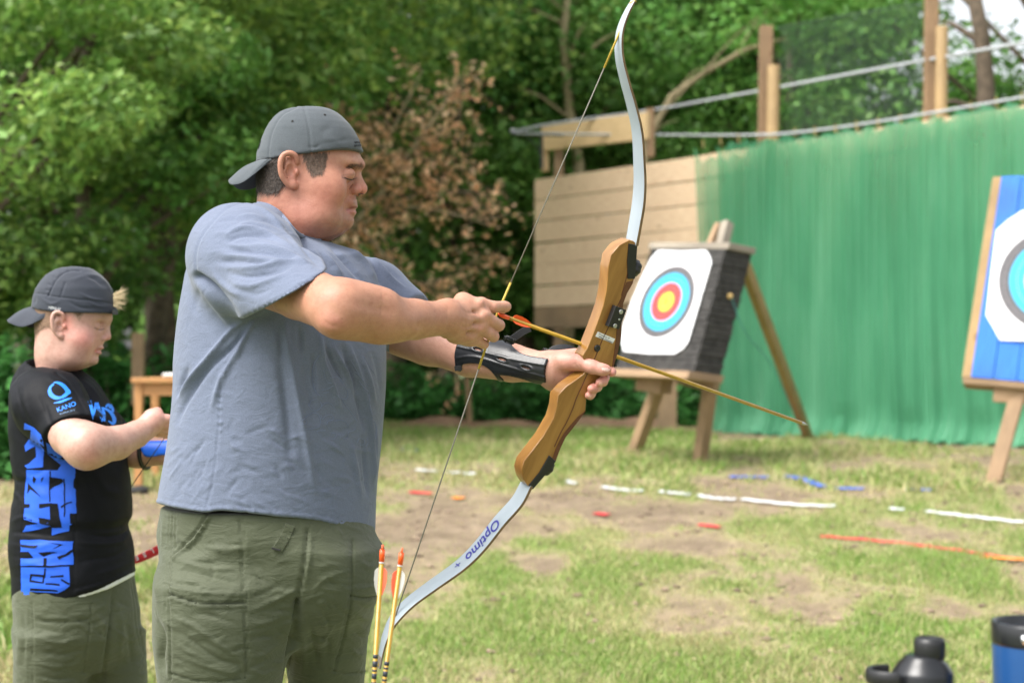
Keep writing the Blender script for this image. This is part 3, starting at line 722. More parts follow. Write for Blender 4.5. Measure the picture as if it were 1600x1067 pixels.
# withered brown sapling with bare limbs
def sapling():
    rs = random.Random(12); nrs = np.random.RandomState(12); d0 = 14.6; base = U(470, 560, d0); base.z = float(gz(base.x, base.y)) - .05
    root = thing('withered_sapling', base, 'leaning sapling with pale bare limbs and withered orange brown leaves', 'tree')
    mb = MB(); tips = []
    def limb(px, r0, r1):
        P = [U(p[0], p[1], d0 + (p[2] if len(p) > 2 else 0)) for p in px]; mb.tube(P, [r0 + (r1 - r0) * i / (len(P) - 1) for i in range(len(P))], 7, False); return P
    main = limb([(430, 590), (490, 430), (540, 365), (600, 300), (640, 240), (690, 170), (720, 120)], .05, .010)
    allp = [main, limb([(600, 300), (605, 270), (600, 230), (620, 190), (660, 110, .1)], .022, .005), limb([(540, 365), (575, 345), (620, 320), (690, 330, -.2), (760, 350, -.3)], .02, .004),
      limb([(640, 240), (680, 215), (720, 170), (725, 120)], .016, .004), limb([(560, 350), (600, 400, -.2), (640, 440, -.3), (700, 450, -.4)], .016, .004),
      limb([(600, 300), (570, 240, .2), (560, 180, .3)], .016, .004), limb([(640, 240), (700, 260, .1), (760, 270, .1)], .012, .003), limb([(490, 430), (540, 440, -.2), (600, 460, -.3), (660, 480, -.4)], .016, .004),
      limb([(715, 620, 1.5), (712, 520, 1.5), (705, 440, 1.5), (735, 410, 1.5), (790, 405, 1.4)], .016, .005), limb([(620, 320), (660, 300), (720, 300), (790, 300)], .010, .003), limb([(600, 230), (560, 215), (530, 160)], .010, .003)]
    mb.build('trunk', M['palebark'], root, True)
    tw = MB(); pts = []
    for P in allp:
        for i in range(1, len(P)):
            for q in range(15):
                a = P[i - 1].lerp(P[i], rs.random()); dr = Vector((rs.gauss(0, 1), rs.gauss(0, 1), rs.gauss(.1, .7))).normalized() * rs.uniform(.15, .5); dr.z -= .05
                tw.tube([a, a + dr * .5 + Vector((0, 0, .03)), a + dr], [.004, .003, .0015], 4, False)
                for k in range(6):
                    t = rs.uniform(.25, 1.1); pts.append(a + dr * t + Vector((rs.gauss(0, .02), rs.gauss(0, .02), rs.gauss(-.02, .02))))
    tag(tw.build('twigs', M['bark'], root, True), kind='stuff')
    pts = np.array([tuple(p) for p in pts]); n = len(pts); q = nrs.rand(n)[:, None]
    cols = np.array([.92, .50, .28]) * (1 - q) + np.array([.95, .71, .46]) * q; gm_ = nrs.rand(n)[:, None] < .10; cols = np.where(gm_, np.array([.16, .26, .05]), cols) * (.6 + .7 * nrs.rand(n)[:, None])
    V, F, c = leaf_cloud(pts, np.tile([0, 0, .6], (n, 1)), .036, nrs, cols, .45); o = mk('leaves', V, F, M['leaf'], root, False, c)
sapling()
# bare slanting branch behind the beam, and a dark trunk at upper right
def bare(name, pts, r0, r1, label, mat, d):
    P = [U(p[0], p[1], d) for p in pts]; e = P[0].copy(); e.z = float(gz(e.x, e.y)) - .1; P = [e + Vector((-.2, 0, 0))] + P
    root = thing(name, e, label, 'tree'); MB().tube(P, [r0 + (r1 - r0) * i / (len(P) - 1) for i in range(len(P))], 8).build('trunk', mat, root, True)
    mb = MB(); rs = random.Random(len(pts) + int(d * 10))
    for i in range(2, len(P)):
        for k in range(2):
            a = P[i - 1].lerp(P[i], rs.random()); dr = Vector((rs.uniform(-.7, .7), rs.uniform(-.3, .3), rs.uniform(.1, .7))); mb.tube([a, a + dr * .6 + Vector((0, 0, .05)), a + dr], [r1 * .6, r1 * .4, .004], 5, False)
    mb.build('branch', mat, root, True)
bare('bare_tree', [(1010, 220), (1050, 150), (1100, 115), (1165, 78), (1230, 60)], .05, .02, 'thin bare grey tree slanting right behind the beam', M['palebark'], 18.5)
bare('bare_tree', [(905, 260), (890, 170), (880, 60), (890, -40)], .07, .04, 'upright grey trunk among leaves left of the bow limb', M['palebark'], 19)
bare('bare_tree', [(1545, 250), (1540, 130), (1535, 60), (1515, -40)], .11, .07, 'thick dark trunk in the upper right corner right of the tall posts', M['bark'], 16)
bare('bare_tree', [(258, 420), (262, 320), (250, 240), (262, 150)], .09, .05, 'crooked dark trunk between the boy\'s cap and the man\'s shoulder', M['bark'], 13.6)
# earth bank at the wood edge
def bank():
    V = []; F = []; n = 60; m = 10; pxs = np.linspace(560, 1160, n)
    for i, px in enumerate(pxs):
        for j in range(m):
            t = j / (m - 1); d = 16.0 - .9 * t + .6 + (px - 560) / 600 * -.5; x = tx(px, d); h = .17 * math.sin(math.pi * min(1, t * 1.0)) * (.8 + .2 * math.sin(px * .021) + .15 * math.sin(px * .057)) * math.sin(math.pi * (i + .5) / n) ** .5
            V.append((x, d, float(gz(x, d)) - .03 + max(0, h)))
    for i in range(n - 1):
        for j in range(m - 1): F.append((i * m + j, (i + 1) * m + j, (i + 1) * m + j + 1, i * m + j + 1))
    V = np.array(V); V[:, 2] += .05 * (fbm(V, 5, 3) - .5)
    q = fbm(V, 6, 9)[:, None]; c = np.array([.26, .17, .11]) * (.6 + .9 * q)
    tag(mk('earth_bank', V, F, vmat('earthbank', .95, .5, 80, .1), None, True, c), kind='structure')
bank()
for (px, py, s, lab) in [(925, 640, .13, 'pale flat stone on the earth bank under the bow hand'), (865, 735, .0, '')][:1] + [(985 - 40, 648, .10, 'small pale stone by the target stand, right of the other')]:
    p = G(px, 662); rs = np.random.RandomState(int(px)); d = Field(p - Vector((.3, .3, .3)), p + Vector((.3, .3, .3)), .02); d.ell(Vector(p) + Vector((0, 0, .06)), (s * 1.4, s, s * .5), 0)
    v, f = d.mesh(); v = v + .02 * (vnoise(v, 12, 4)[:, None] - .5); o = mk('stone', v, f, M['stone']); tag(o, lab, 'stone')

# ------------------------------------------------------------------ tape lines on the grass
def tape(pts, w, mat, name, label, dashes=None, z=.016):
    V = []; F = []; P = []
    pts = smoothline(pts, 8)
    for p in pts: P.append(G(p[0], p[1]))
    zs = ground_z(np.array([p.x for p in P]), np.array([p.y for p in P])); zs = np.convolve(np.pad(zs, 4, 'edge'), np.ones(9) / 9, 'valid')
    for i, p in enumerate(P):
        t = (P[min(i + 1, len(P) - 1)] - P[max(0, i - 1)]).normalized(); s = Vector((-t.y, t.x, 0)).normalized() * w / 2; zz = float(zs[i]) + z + .002 * math.sin(i * 1.7)
        for q in (-1, 1): V.append((p.x + s.x * q, p.y + s.y * q, zz + .003 * q))
        for q in (-1, 1): V.append((p.x + s.x * q, p.y + s.y * q, zz + .003 * q - .002))
    for i in range(len(P) - 1):
        a = i * 4; b = a + 4; F += [(a, b, b + 1, a + 1), (a + 2, a + 3, b + 3, b + 2), (a, a + 2, b + 2, b), (a + 1, b + 1, b + 3, a + 3)]
    o = mk(name, V, F, mat, None, False); tag(o, label, 'tape'); return o
for (a, b, lab) in [((650, 737), (742, 746), 'white tape strip on the grass behind the bowstring'), ((885, 756), (900, 757), 'tiny white tape piece right of the lower limb'), ((940, 762), (1005, 770), 'white tape strip between bow riser and target legs'),
    ((1030, 771), (1078, 777), 'short white tape strip under the black target stand'), ((1090, 777), (1150, 783), 'white tape strip right of the front target leg'), ((1158, 782), (1305, 796), 'longest white tape strip in the middle of the range'),
    ((1390, 799), (1412, 801), 'short white tape piece left of the long right strip'), ((1446, 803), (1600, 822), 'white tape strip running out at the right edge')]:
    tape([a, ((a[0] + b[0]) / 2, (a[1] + b[1]) / 2 + 1), b], .027, M['tapewhite'], 'ground_tape', lab)['group'] = 'ground tape pieces'
for (pts, w, m_, lab) in [([(1140, 748), (1180, 749), (1200, 750)], .03, 'tapeblue', 'faint blue tape piece left of the crumpled blue one'), ([(1228, 749), (1250, 752), (1270, 760), (1286, 766)], .05, 'tapeblue', 'crumpled bright blue tape before the green netting'),
    ([(1305, 765), (1350, 768)], .03, 'tapeblue', 'blue tape piece right of the crumpled one'), ([(1415, 770), (1455, 772)], .03, 'tapeblue', 'short blue tape piece left of the blue target\'s leg'), ([(622, 705), (652, 708)], .05, 'tapeblue', 'light blue scrap near the man\'s shirt'),
    ([(1282, 844), (1400, 853), (1500, 868), (1600, 882)], .018, 'tapered', 'long red tape line on the right'), ([(1530, 875), (1600, 883)], .03, 'tapeorange', 'orange tape beside the long red line'),
    ([(1092, 818), (1125, 827)], .03, 'tapered', 'short red tape scrap in the middle of the grass'), ([(640, 768), (675, 773)], .03, 'tapered', 'red tape scrap left of the bowstring'), ([(930, 800), (950, 806)], .04, 'tapered', 'small red scrap right of the lower limb'), ([(708, 778), (724, 781)], .04, 'tapeorange', 'tiny orange scrap right of the bowstring')]:
    tape(pts, w, M[m_], 'ground_tape', lab, z=.014)['group'] = 'ground tape pieces'

# ------------------------------------------------------------------ plank wall, beam, posts, netting
def wl(t): return Vector((1.76 + 2.14 * t, 15.5 - 3.0 * t, 0))
WD = Vector((2.14, -3.0, 0)).normalized(); WN = Vector((-WD.y, WD.x, 0)); WN = WN if WN.y > 0 else -WN   # WN points away from the camera
def wall_t(px):
    r = ray(px, 300); k = r.x / r.y; return (k * 15.5 - 1.76) / (2.14 + 3.0 * k)
TOPZ = 3.40
root = thing('plank_backstop', wl(wall_t(828)), 'pale pine plank wall hung high beside and behind the green netting', 'wall')
t0, t1 = wall_t(828), wall_t(1660)
nb = 12; bh = (TOPZ - 1.78) / 7; cuts = [t0, wall_t(1098), .55, t1]
for j in range(nb):
    z = TOPZ - bh * (j + .5)
    for a, b in zip(cuts[:-1], cuts[1:]):
        if j > 6 and a == t0: continue
        m_ = MB(); off = WN * (.07 + .004 * R.random()); dz = .006 * R.uniform(-1, 1)
        p0, p1 = wl(a) + off, wl(b) + off; p0.z = z + dz + (.012 if a == t0 else 0); p1.z = z - dz; e = (p1 - p0).normalized() * .004
        m_.beam(p0 + e, p1 - e, .03, bh - .011); m_.build('plank', M['weathered'] if (j == 6 and a == t0) else M['pine_pale'], root, bevel=.004)
for px in (858,):
    q = wl(wall_t(px)) + WN * .13; q.z = 1; m_ = MB(); m_.beam((q.x, q.y, float(gz(q.x, q.y)) - .2), (q.x, q.y, TOPZ + (.35 if px < 900 else .3)), .10, .10); m_.build('post', M['weathered'], root, bevel=.006)
a_ = wall_t(850) ; b_ = wall_t(1012)
bp = thing('wooden_beam', wl(a_) + Vector((0, 0, 3.6)), 'short pine beam above the plank wall carrying the cables', 'beam')
pA = U(852, 216, wl(a_).y + .05); pB = U(1013, 197, wl(b_).y + .05)
MB().beam(pA, pB, .05, .27).build('board', M['pine'], bp, bevel=.005)
for px, py0, py1, w in ((852, 200, 268, .13), (1016, 170, 246, .08)):
    t = wall_t(px); y = wl(t).y + .02; m_ = MB(); m_.beam(U(px, py1, y + .12), U(px, py0, y + .12), w, .08); m_.build('upright', M['pine'] if px < 900 else M['postwood'], bp, bevel=.004)
br = thing('cable_bracket', U(840, 209, 17.2), 'black metal bracket holding the cable ends left of the beam', 'bracket')
MB().beam(U(798, 208, 17.2), U(880, 211, 17.15), .05, .035).build('arm', M['black'], br, bevel=.004)
mm = MB(); mm.beam(U(846, 212, 17.18), U(847, 264, 17.18), .03, .03, up=(1, 0, 0)); mm.tube([U(822, 214, 17.18), U(838, 228, 17.18), U(846, 245, 17.18)], .012, 6); mm.build('stay', M['black'], br)
MB().tube([U(797, 206, 17.2), U(806, 206, 17.2)], .03, 8).build('clamp', M['metal'], br, True)
def cable(pts, r, label):
    P = smoothline([tuple(U(*p)) for p in pts], 8); o = MB().tube(P, r, 8).build('cable', M['rope'], None, True); tag(o, label, 'cable', 'cables along the plank wall')
cable([(798, 207, 17.2), (870, 193, 17.0), (1010, 174, 16.4), (1200, 140, 14.9), (1400, 103, 13.7), (1640, 60, 12.2)], .014, 'upper pale cable slanting across both pairs of posts')
cable([(800, 209, 17.2), (1010, 211, 16.3), (1190, 211, 14.75), (1300, 201, 14.1), (1450, 178, 13.2), (1640, 145, 12.2)], .012, 'lower pale cable the green netting hangs from')
def netting():
    root = thing('green_netting', wl(.5) + Vector((0, 0, 3.4)), 'sheer green safety netting hanging in pleats over the planks', 'netting')
    def run(name, off, t0, t1, seed, mat, n=520, zb=0):
        rs = np.random.RandomState(seed); m = 46; V = []; F = []; L = (wl(t1) - wl(t0)).length
        for i in range(n + 1):
            s = i / n; t = t0 + (t1 - t0) * s; u = s * L; px = pix([tuple(wl(t))])[0][0]
            hk = .24; ph = (u / hk) % 1; sag = (.065 + .035 * math.sin(i * .07)) * (1 - abs(2 * ph - 1)) ** .8
            cz = U(px, float(np.interp(px, [1090, 1190, 1300, 1450, 1640], [228, 212, 203, 179, 144])), wl(t).y).z - .02 - sag - (.1 * math.sin(math.pi * min(1, u / .5)) if u < .5 else 0)
            for j in range(m + 1):
                v = j / m; A = .018 + .035 * min(1, v * 1.6); w = (.6 + .5 * math.sin(u * 1.9 + seed)) * math.sin(u * 26 + 3.5 * math.sin(u * 2.3 + seed) + v * 1.2 * math.sin(u * 1.3)) + .5 * math.sin(u * 61 + 3 * math.sin(v * 2 + seed) + seed) + .5 * math.sin(u * 11 + v * 3)
                z = cz + (float(gz(0, 15)) + .02 - zb - cz) * v; d = -off - A * w * .6 - (.10 * max(0, v - .95) / .05 * .7 + .05 * math.sin(u * 9) * max(0, v - .9) / .1)
                slide = .16 * v * (1 - s) ** 8 * 1.2
                p = wl(t) + WN * d + WD * slide; V.append((p.x, p.y, z + (.012 * math.sin(u * 40) if j == m else 0)))
        for i in range(n):
            for j in range(m): a = i * (m + 1) + j; F.append((a, a + m + 1, a + m + 2, a + 1))
        mk(name, V, F, mat, root, True)
    m_, t, b = newmat('netting'); tc = N_(t, 'ShaderNodeTexCoord')
    col, f = noise_ramp(t, tc.outputs['Object'], 2.5, [(.25, (.075, .32, .165)), (.5, (.10, .39, .21)), (.75, (.15, .45, .26))], 6, (1, 1, .35)); t.links.new(col, b.inputs['Base Color']); b.inputs['Roughness'].default_value = .6
    tr = N_(t, 'ShaderNodeBsdfTranslucent'); t.links.new(col, tr.inputs[0]); ms = N_(t, 'ShaderNodeMixShader'); ms.inputs[0].default_value = .45; t.links.new(b.outputs[0], ms.inputs[1]); t.links.new(tr.outputs[0], ms.inputs[2])
    tp = N_(t, 'ShaderNodeBsdfTransparent'); m2 = N_(t, 'ShaderNodeMixShader'); r2, _ = noise_ramp(t, tc.outputs['Object'], 6, [(.35, (.62,) * 3), (.65, (1.0,) * 3)], 3, (1, 1, .12))
    sx = N_(t, 'ShaderNodeSeparateXYZ'); t.links.new(tc.outputs['Object'], sx.inputs[0]); mr = N_(t, 'ShaderNodeMapRange'); mr.inputs['From Min'].default_value = -1.6; mr.inputs['From Max'].default_value = -.2; mr.inputs['To Min'].default_value = .12; mr.inputs['To Max'].default_value = .50; t.links.new(sx.outputs['Z'], mr.inputs['Value']); mu = N_(t, 'ShaderNodeMath', operation='MULTIPLY'); t.links.new(mr.outputs[0], mu.inputs[0]); t.links.new(r2, mu.inputs[1]); r2 = mu.outputs[0]
    t.links.new(r2, m2.inputs[0]); t.links.new(ms.outputs[0], m2.inputs[1]); t.links.new(tp.outputs[0], m2.inputs[2]); t.links.new(m2.outputs[0], t.nodes['Material Output'].inputs[0])
    run('front_layer', .07, wall_t(1093), wall_t(1660), 1, m_)
    run('back_layer', -.0, wall_t(1120), wall_t(1660), 4, m_, 420, .02)
    hkm = plain('hookgold', (.4, .3, .1), .5); u = 0; L = (wl(t1) - wl(wall_t(1100))).length
    while u < L:
        p = wl(wall_t(1100)) + WD * u; px = pix([tuple(p)])[0][0]; q = U(px, float(np.interp(px, [1090, 1190, 1300, 1450, 1640], [228, 213, 205, 182, 148])), p.y) - WN * .02
        MB().tube([q + Vector((0, 0, .05)), q + Vector((0, 0, .0)), q + WD * .015 + Vector((0, 0, -.03))], .006, 5).build('hook', hkm, root); u += .24
netting()
def postpair(px0, ytop0, px1, ytop1, w, lab0, lab1):
    for px, yt, mat, sq, lab in ((px0, ytop0, 'postwood', True, lab0), (px1, ytop1, 'treated', False, lab1)):
        p = wl(wall_t(px)) + WN * (.34 if sq else .20); y = p.y; top = U(px, yt, y); b = top.copy(); b.z = float(gz(b.x, b.y)) - .2; b.x -= .06
        m_ = MB()
        if sq: m_.beam(b, top, w, w)
        else: m_.tube([b, b.lerp(top, .5), top - Vector((0, 0, .01)), top], [w * .5, w * .5, w * .5, w * .44], 14)
        o = m_.build('wooden_post', M[mat], None, not sq, bevel=.006 if sq else 0); tag(o, lab, 'post', 'tall posts behind the plank wall')
postpair(1197, 42, 1209, 103, .115, 'square dark brown post of the left pair, taller one', 'round pale post of the left pair, shorter one')
postpair(1456, -40, 1472, 42, .10, 'square reddish post of the right pair, running out of the top', 'round pale post of the right pair, shorter one')
def wirenet():
    A = [U(1212, 45, 14.95), U(1330, 22, 14.2), U(1450, 4, 13.5)]; B = [U(1212, 212, 14.95), U(1330, 200, 14.2), U(1450, 182, 13.5)]
    def pt(u, v):
        i = min(1, int(u * 2)); f = u * 2 - i; return A[i].lerp(A[i + 1], f).lerp(B[i].lerp(B[i + 1], f), v)
    mb = MB(); Wm, Hm, s = 2.1, .95, .055
    n = int((Wm + Hm) / s)
    for k in range(n):
        c = k * s
        for sg in (1, -1):
            P = []
            for j in range(9):
                v = j / 8; x = c - Hm * v if sg > 0 else c - Hm + Hm * v
                if 0 <= x <= Wm: P.append(pt(x / Wm, v))
            if len(P) > 1: mb.tube(P, .0022, 3, False)
    mb.tube([pt(0, 0), pt(.5, 0), pt(1, 0)], .005, 4)
    o = mb.build('wire_netting', M['wire'], None); tag(o, 'dark green diamond wire netting stretched between the two pairs of posts', 'netting')
wirenet()

# ------------------------------------------------------------------ small far things: stakes, table
def stake(px, y0, y1, d, w, mat, lab, dx=0):
    a = U(px + dx, y1, d); b = U(px, y0, d); o = MB().beam(a - Vector((0, 0, .15)), b, w, w).build('wooden_stake', M[mat], None, bevel=.004); tag(o, lab, 'stake', 'stakes at the wood edge')
stake(730, 590, 668, 15.8, .05, 'postwood', 'thin brown stake on the grass behind the bowstring', 6)
stake(1042, 596, 656, 14.6, .16, 'weathered', 'thick grey stump behind the legs of the black target stand')
stake(216, 520, 600, 11.7, .08, 'weathered', 'grey post standing behind the left end of the brown table')
root = thing('wooden_table', G(240, 745), 'orange brown wooden table between the boy and the man', 'table')
dT = 9.6; za = U(205, 597, dT).z
A = U(206, 594, dT); B = U(330, 594, dT)
zt = A.z; x0, x1 = A.x, B.x; g0 = float(gz(0, dT))
MB().beam((x0, dT + .25, zt), (x1, dT + .25, zt), .55, .03).build('tabletop', M['tablewood'], root, bevel=.003)
MB().beam((x0 + .03, dT + .03, zt - .055), (x1 - .03, dT + .03, zt - .055), .02, .07).build('apron', M['tablewood'], root)
for x in (x0 + .035, x1 - .03):
    for y in (dT + .03, dT + .48): MB().beam((x, y, g0 - .05), (x, y, zt - .016), .045, .045, up=(1, 0, 0)).build('leg', M['tablewood'], root, bevel=.003)
o = MB().beam((x0 + .15, dT + .2, zt + .03), (x0 + .42, dT + .22, zt + .045), .2, .02).build('paper_pad', M['paper'], None, bevel=.002); tag(o, 'white paper pad lying on the orange brown table', 'paper')
o = MB().tube([(x0 + .16, dT + .1, zt + .028), (x0 + .3, dT + .12, zt + .03)], .012, 8).build('marker_pen', M['vanewhite'], None, True); tag(o, 'small pale pen lying before the paper pad on the table', 'pen')
p = G(218, 770); d_ = Field(p - Vector((.2, .2, .2)), p + Vector((.2, .2, .2)), .012); d_.ell(Vector(p) + Vector((0, 0, .015)), (.07, .05, .03), 0); v, f = d_.mesh(); tag(mk('dark_stone', v + .01 * (vnoise(v, 30, 2)[:, None] - .5), f, M['dark']), 'small dark stone on the grass between boy and man', 'stone')

# ------------------------------------------------------------------ black target on its stand
def plane_of(a, b, c):
    n = (b - a).cross(c - a).normalized(); return (a, n if n.y < 0 else -n)
def rings(root, pl, cx, cy, Rm, center3=None, e1=None, e2=None, parts=(('black_ring', 1, .80, 'ringblack'), ('blue_ring', .80, .53, 'ringblue'), ('red_ring', .53, .27, 'ringred'), ('yellow_ring', .27, 0, 'ringyellow'))):
    for k, (nm, ro, ri, mt) in enumerate(parts):
        mb = MB(); n = 64; V = []; F = []
        for r_ in (ro, max(ri, .001)):
            for i in range(n):
                a = 2 * math.pi * i / n; p = center3 + e1 * (math.cos(a) * r_ * Rm) + e2 * (math.sin(a) * r_ * Rm) + pl[1] * .007; V.append(p)
        for i in range(n): F.append((i, (i + 1) % n, n + (i + 1) % n, n + i))
        mb.add(V, F); mb.build(nm, M[mt], root)
    mb = MB()
    for f_ in (.90, .665, .40, .14, .98):
        n = 64; V = []; F = []
        for r_ in (f_ + .006, f_ - .006):
            for i in range(n):
                a = 2 * math.pi * i / n; V.append(center3 + e1 * (math.cos(a) * r_ * Rm) + e2 * (math.sin(a) * r_ * Rm) + pl[1] * .0085)
        for i in range(n): F.append((i, (i + 1) % n, n + (i + 1) % n, n + i))
        mb.add(V, F)
    mb.build('ring_line', M['ringline'], root)
D1 = 10.8
TL, TR, BL, BR = U(1017, 388, D1 + .15), U(1134, 389, D1 - .42), U(962, 577, D1 - .02), U(1084, 581, D1 - .58)
TR2, BR2 = U(1178, 392, D1 - .28), U(1124, 592, D1 - .40)
back = ((TR2 - TR) + (BR2 - BR)) / 2
st = thing('target_stand', G(1060, 715), 'weathered wooden trestle carrying the black straw target', 'stand')
bs = thing('target_boss', (BL + BR) / 2, 'thick dark layered straw target block leaning on the wooden trestle', 'target')
def slab(c4, off, name, mat, root, n=12, jag=.004, seed=0):
    V = []; F = []
    MB_ = MB(); c = [Vector(x) for x in c4]  # TL TR BR BL
    rs = random.Random(seed)
    for j in range(n):
        a, b = j / n, (j + 1) / n - .012 / n * 4
        q = [c[0].lerp(c[3], a), c[1].lerp(c[2], a), c[1].lerp(c[2], b), c[0].lerp(c[3], b)]; jx = (c[1] - c[0]).normalized() * rs.uniform(-jag, jag) + off.normalized() * rs.uniform(-jag, jag)
        q = [v + jx for v in q]
        MB_.hexa([q[0], q[3], q[3] + off, q[0] + off, q[1], q[2], q[2] + off, q[1] + off])
    return MB_.build(name, mat, root, bevel=.004)
slab((TL, TR, BR, BL), back, 'straw_block', M['foam'], bs, 22, .005, 3)
fr = MB(); e = (TR - TL).normalized()
MB().hexa([TL - e * .03, TL - e * .03 + (TL - BL).normalized() * .045, TL - e * .03 + (TL - BL).normalized() * .045 + back * 1.02, TL - e * .03 + back * 1.02, TR + e * .02, TR + e * .02 + (TR - BR).normalized() * .045, TR + e * .02 + (TR - BR).normalized() * .045 + back * 1.02, TR + e * .02 + back * 1.02]).build('top_board', M['greywood'], bs, bevel=.004)
dn = (BL - TL).normalized()
MB().hexa([BL - e * .05 - back * .25, BL - e * .05 - back * .25 + dn * .05, BL - e * .05 + back * 1.05 + dn * .05, BL - e * .05 + back * 1.05, BR + e * .02 - back * .25, BR + e * .02 - back * .25 + dn * .05, BR + e * .02 + back * 1.05 + dn * .05, BR + e * .02 + back * 1.05]).build('ledge', M['weathered'], st, bevel=.005)
pl = plane_of(TL, TR, BL)
pf = thing('paper_target', on_plane(1042, 473, *pl), 'white paper target face with coloured rings on the black straw block', 'target face')
poly = [(1030, 391.5), (1066, 393), (1103, 391.5), (1109, 399), (1112, 411), (1099, 455), (1086, 500), (1076, 533.6), (1068, 545), (1055, 553), (1015, 553), (975, 549), (972, 535), (973, 514), (988, 470), (1003, 435), (1019, 403)]
MB().prism([on_plane(p[0], p[1], *pl) + pl[1] * .002 for p in poly], pl[1] * .004).build('paper', M['paper'], pf)
c3 = on_plane(1042, 472, *pl); e1 = (TR - TL).normalized(); e2 = pl[1].cross(e1).normalized()
rings(pf, pl, 0, 0, .252, c3, e1, e2)
rsh = random.Random(5)
for i in range(34):
    a_, r_ = rsh.uniform(0, 6.28), abs(rsh.gauss(0, .13)); MB().lathe(c3 + e1 * math.cos(a_) * r_ + e2 * math.sin(a_) * r_ + pl[1] * .0075, [(.0035 + .002 * rsh.random(), 0), (.003, .0016), (.001, .0016)], 7, pl[1]).build('arrow_hole', M['dark'], pf)
for (px, py) in ((1024, 402), (1096, 398), (1068, 540), (982, 540)):
    MB().lathe(on_plane(px, py, *pl) + pl[1] * .006, [(.006, 0), (.008, .004), (.003, .008)], 8, pl[1]).build('pin', M['metal'], pf)
def post3(a, b, w, h, nm, mat, root): return MB().beam(a, b, w, h, up=pl[1]).build(nm, mat, root, bevel=.006)
yl = D1 - .05
post3(G(986, 712) - Vector((0, 0, .04)), U(1034, 590, yl + .15), .09, .07, 'front_leg', M['weathered'], st)
post3(G(1092, 723) - Vector((0, 0, .04)), U(1112, 588, D1 - .30), .085, .07, 'front_leg', M['weathered'], st)
MB().beam(G(1266, 684) - Vector((0, 0, .04)), U(1160, 405, D1 + .25), .085, .06, up=(1, -1, 0)).build('rear_leg', M['treated'], st, bevel=.006)
post3(U(1108, 392, D1 + .02), U(1125, 352, D1 + .10), .045, .07, 'upright', M['weathered'], st); post3(U(1127, 390, D1 - .08), U(1137, 348, D1), .06, .07, 'upright', M['greywood'], st)
MB().beam(U(1003, 597, D1 - .02), U(1042, 604, D1 - .15), .14, .10).build('block', M['weathered'], st, bevel=.006)
MB().beam(U(1062, 592, D1 - .2), U(1120, 606, D1 - .3), .12, .06).build('cross_bar', M['weathered'], st, bevel=.006)
MB().lathe(U(1141, 463, D1 - .40), [(.001, -.02), (.016, -.012), (.020, 0), (.016, .012), (.001, .02)], 10).build('knob', plain('corkknob', (.5, .34, .12), .6), bs, True)
o = MB().tube(smoothline([tuple(U(1143, 465, D1 - .42)), tuple(U(1165, 520, D1 - .3)), tuple(U(1205, 570, D1 + .2)), tuple(U(1238, 640, D1 + .6))], 8), .0035, 5).build('cord', plain('cordblue', (.06, .25, .25), .6), None); tag(o, 'thin blue green cord hanging from the target block to its rear leg', 'cord')

# ------------------------------------------------------------------ blue target at the right edge
D2 = 10.1
tl, bl = U(1565, 276, D2 + .25), U(1517, 589, D2); tr, br_ = U(1770, 270, D2 - .05), U(1740, 609, D2 - .30)
pl2 = plane_of(tl, tr, bl); bk = -pl2[1] * .14
tb = thing('blue_target', (bl + br_) / 2, 'blue painted board target cut off by the right edge of the picture', 'target')
nbd = 6
for i in range(nbd):
    a, b = i / nbd, (i + 1) / nbd - .008; q = [tl.lerp(tr, a), bl.lerp(br_, a), bl.lerp(br_, b), tl.lerp(tr, b)]; off = pl2[1] * R.uniform(0, .004)
    MB().hexa([q[0] + off, q[3] + off, q[3] - pl2[1] * .03, q[0] - pl2[1] * .03, q[1] + off, q[2] + off, q[2] - pl2[1] * .03, q[1] - pl2[1] * .03]).build('board', M['bluewood'], tb, bevel=.004)
el = (tl - tr).normalized() * .055
MB().hexa([tl + el - bk * -1, tl + el, tl - el * .02, tl - el * .02 + bk, bl + el + bk, bl + el, bl - el * .02, bl - el * .02 + bk]).build('side_board', M['treated'], tb, bevel=.004)
MB().hexa([bl + el * .9, bl + el * .9 + bk, bl + el * .9 + bk + Vector((0, 0, -.04)), bl + el * .9 + Vector((0, 0, -.04)), br_, br_ + bk, br_ + bk + Vector((0, 0, -.04)), br_ + Vector((0, 0, -.04))]).build('bottom_board', M['weathered'], tb, bevel=.004)
ts = thing('target_stand', G(1549, 752), 'dark wooden leg and block under the blue target', 'stand')
MB().beam(G(1549, 752) - Vector((0, 0, .05)), U(1596, 596, D2 - .02), .09, .06, up=pl2[1]).build('front_leg', M['weathered'], ts, bevel=.006)
MB().beam(G(1700, 760) - Vector((0, 0, .05)), U(1672, 600, D2 - .2), .09, .06, up=pl2[1]).build('front_leg', M['weathered'], ts, bevel=.006)
MB().beam(G(1660, 700) - Vector((0, 0, .05)), U(1650, 420, D2 + .25), .09, .06, up=pl2[1]).build('rear_leg', M['weathered'], ts, bevel=.006)
MB().beam(U(1552, 614, D2 + .05), U(1700, 622, D2 - .1), .14, .11).build('block', M['weathered'], ts, bevel=.008)
tf = thing('paper_target', on_plane(1640, 437, *pl2), 'white paper target face on blue boards at the right edge', 'target face')
poly = [(1598, 330), (1575, 345), (1557, 361), (1548, 430), (1541, 493), (1552, 512), (1563, 532), (1600, 533), (1690, 536), (1725, 515), (1745, 400), (1728, 345), (1690, 328)]
MB().prism([on_plane(p[0], p[1], *pl2) + pl2[1] * .006 for p in poly], pl2[1] * .004).build('paper', M['paper'], tf)
c3 = on_plane(1648, 438, *pl2) + pl2[1] * .004; e1 = (tr - tl).normalized(); e2 = pl2[1].cross(e1).normalized()
rings(tf, pl2, 0, 0, .335, c3, e1, e2)
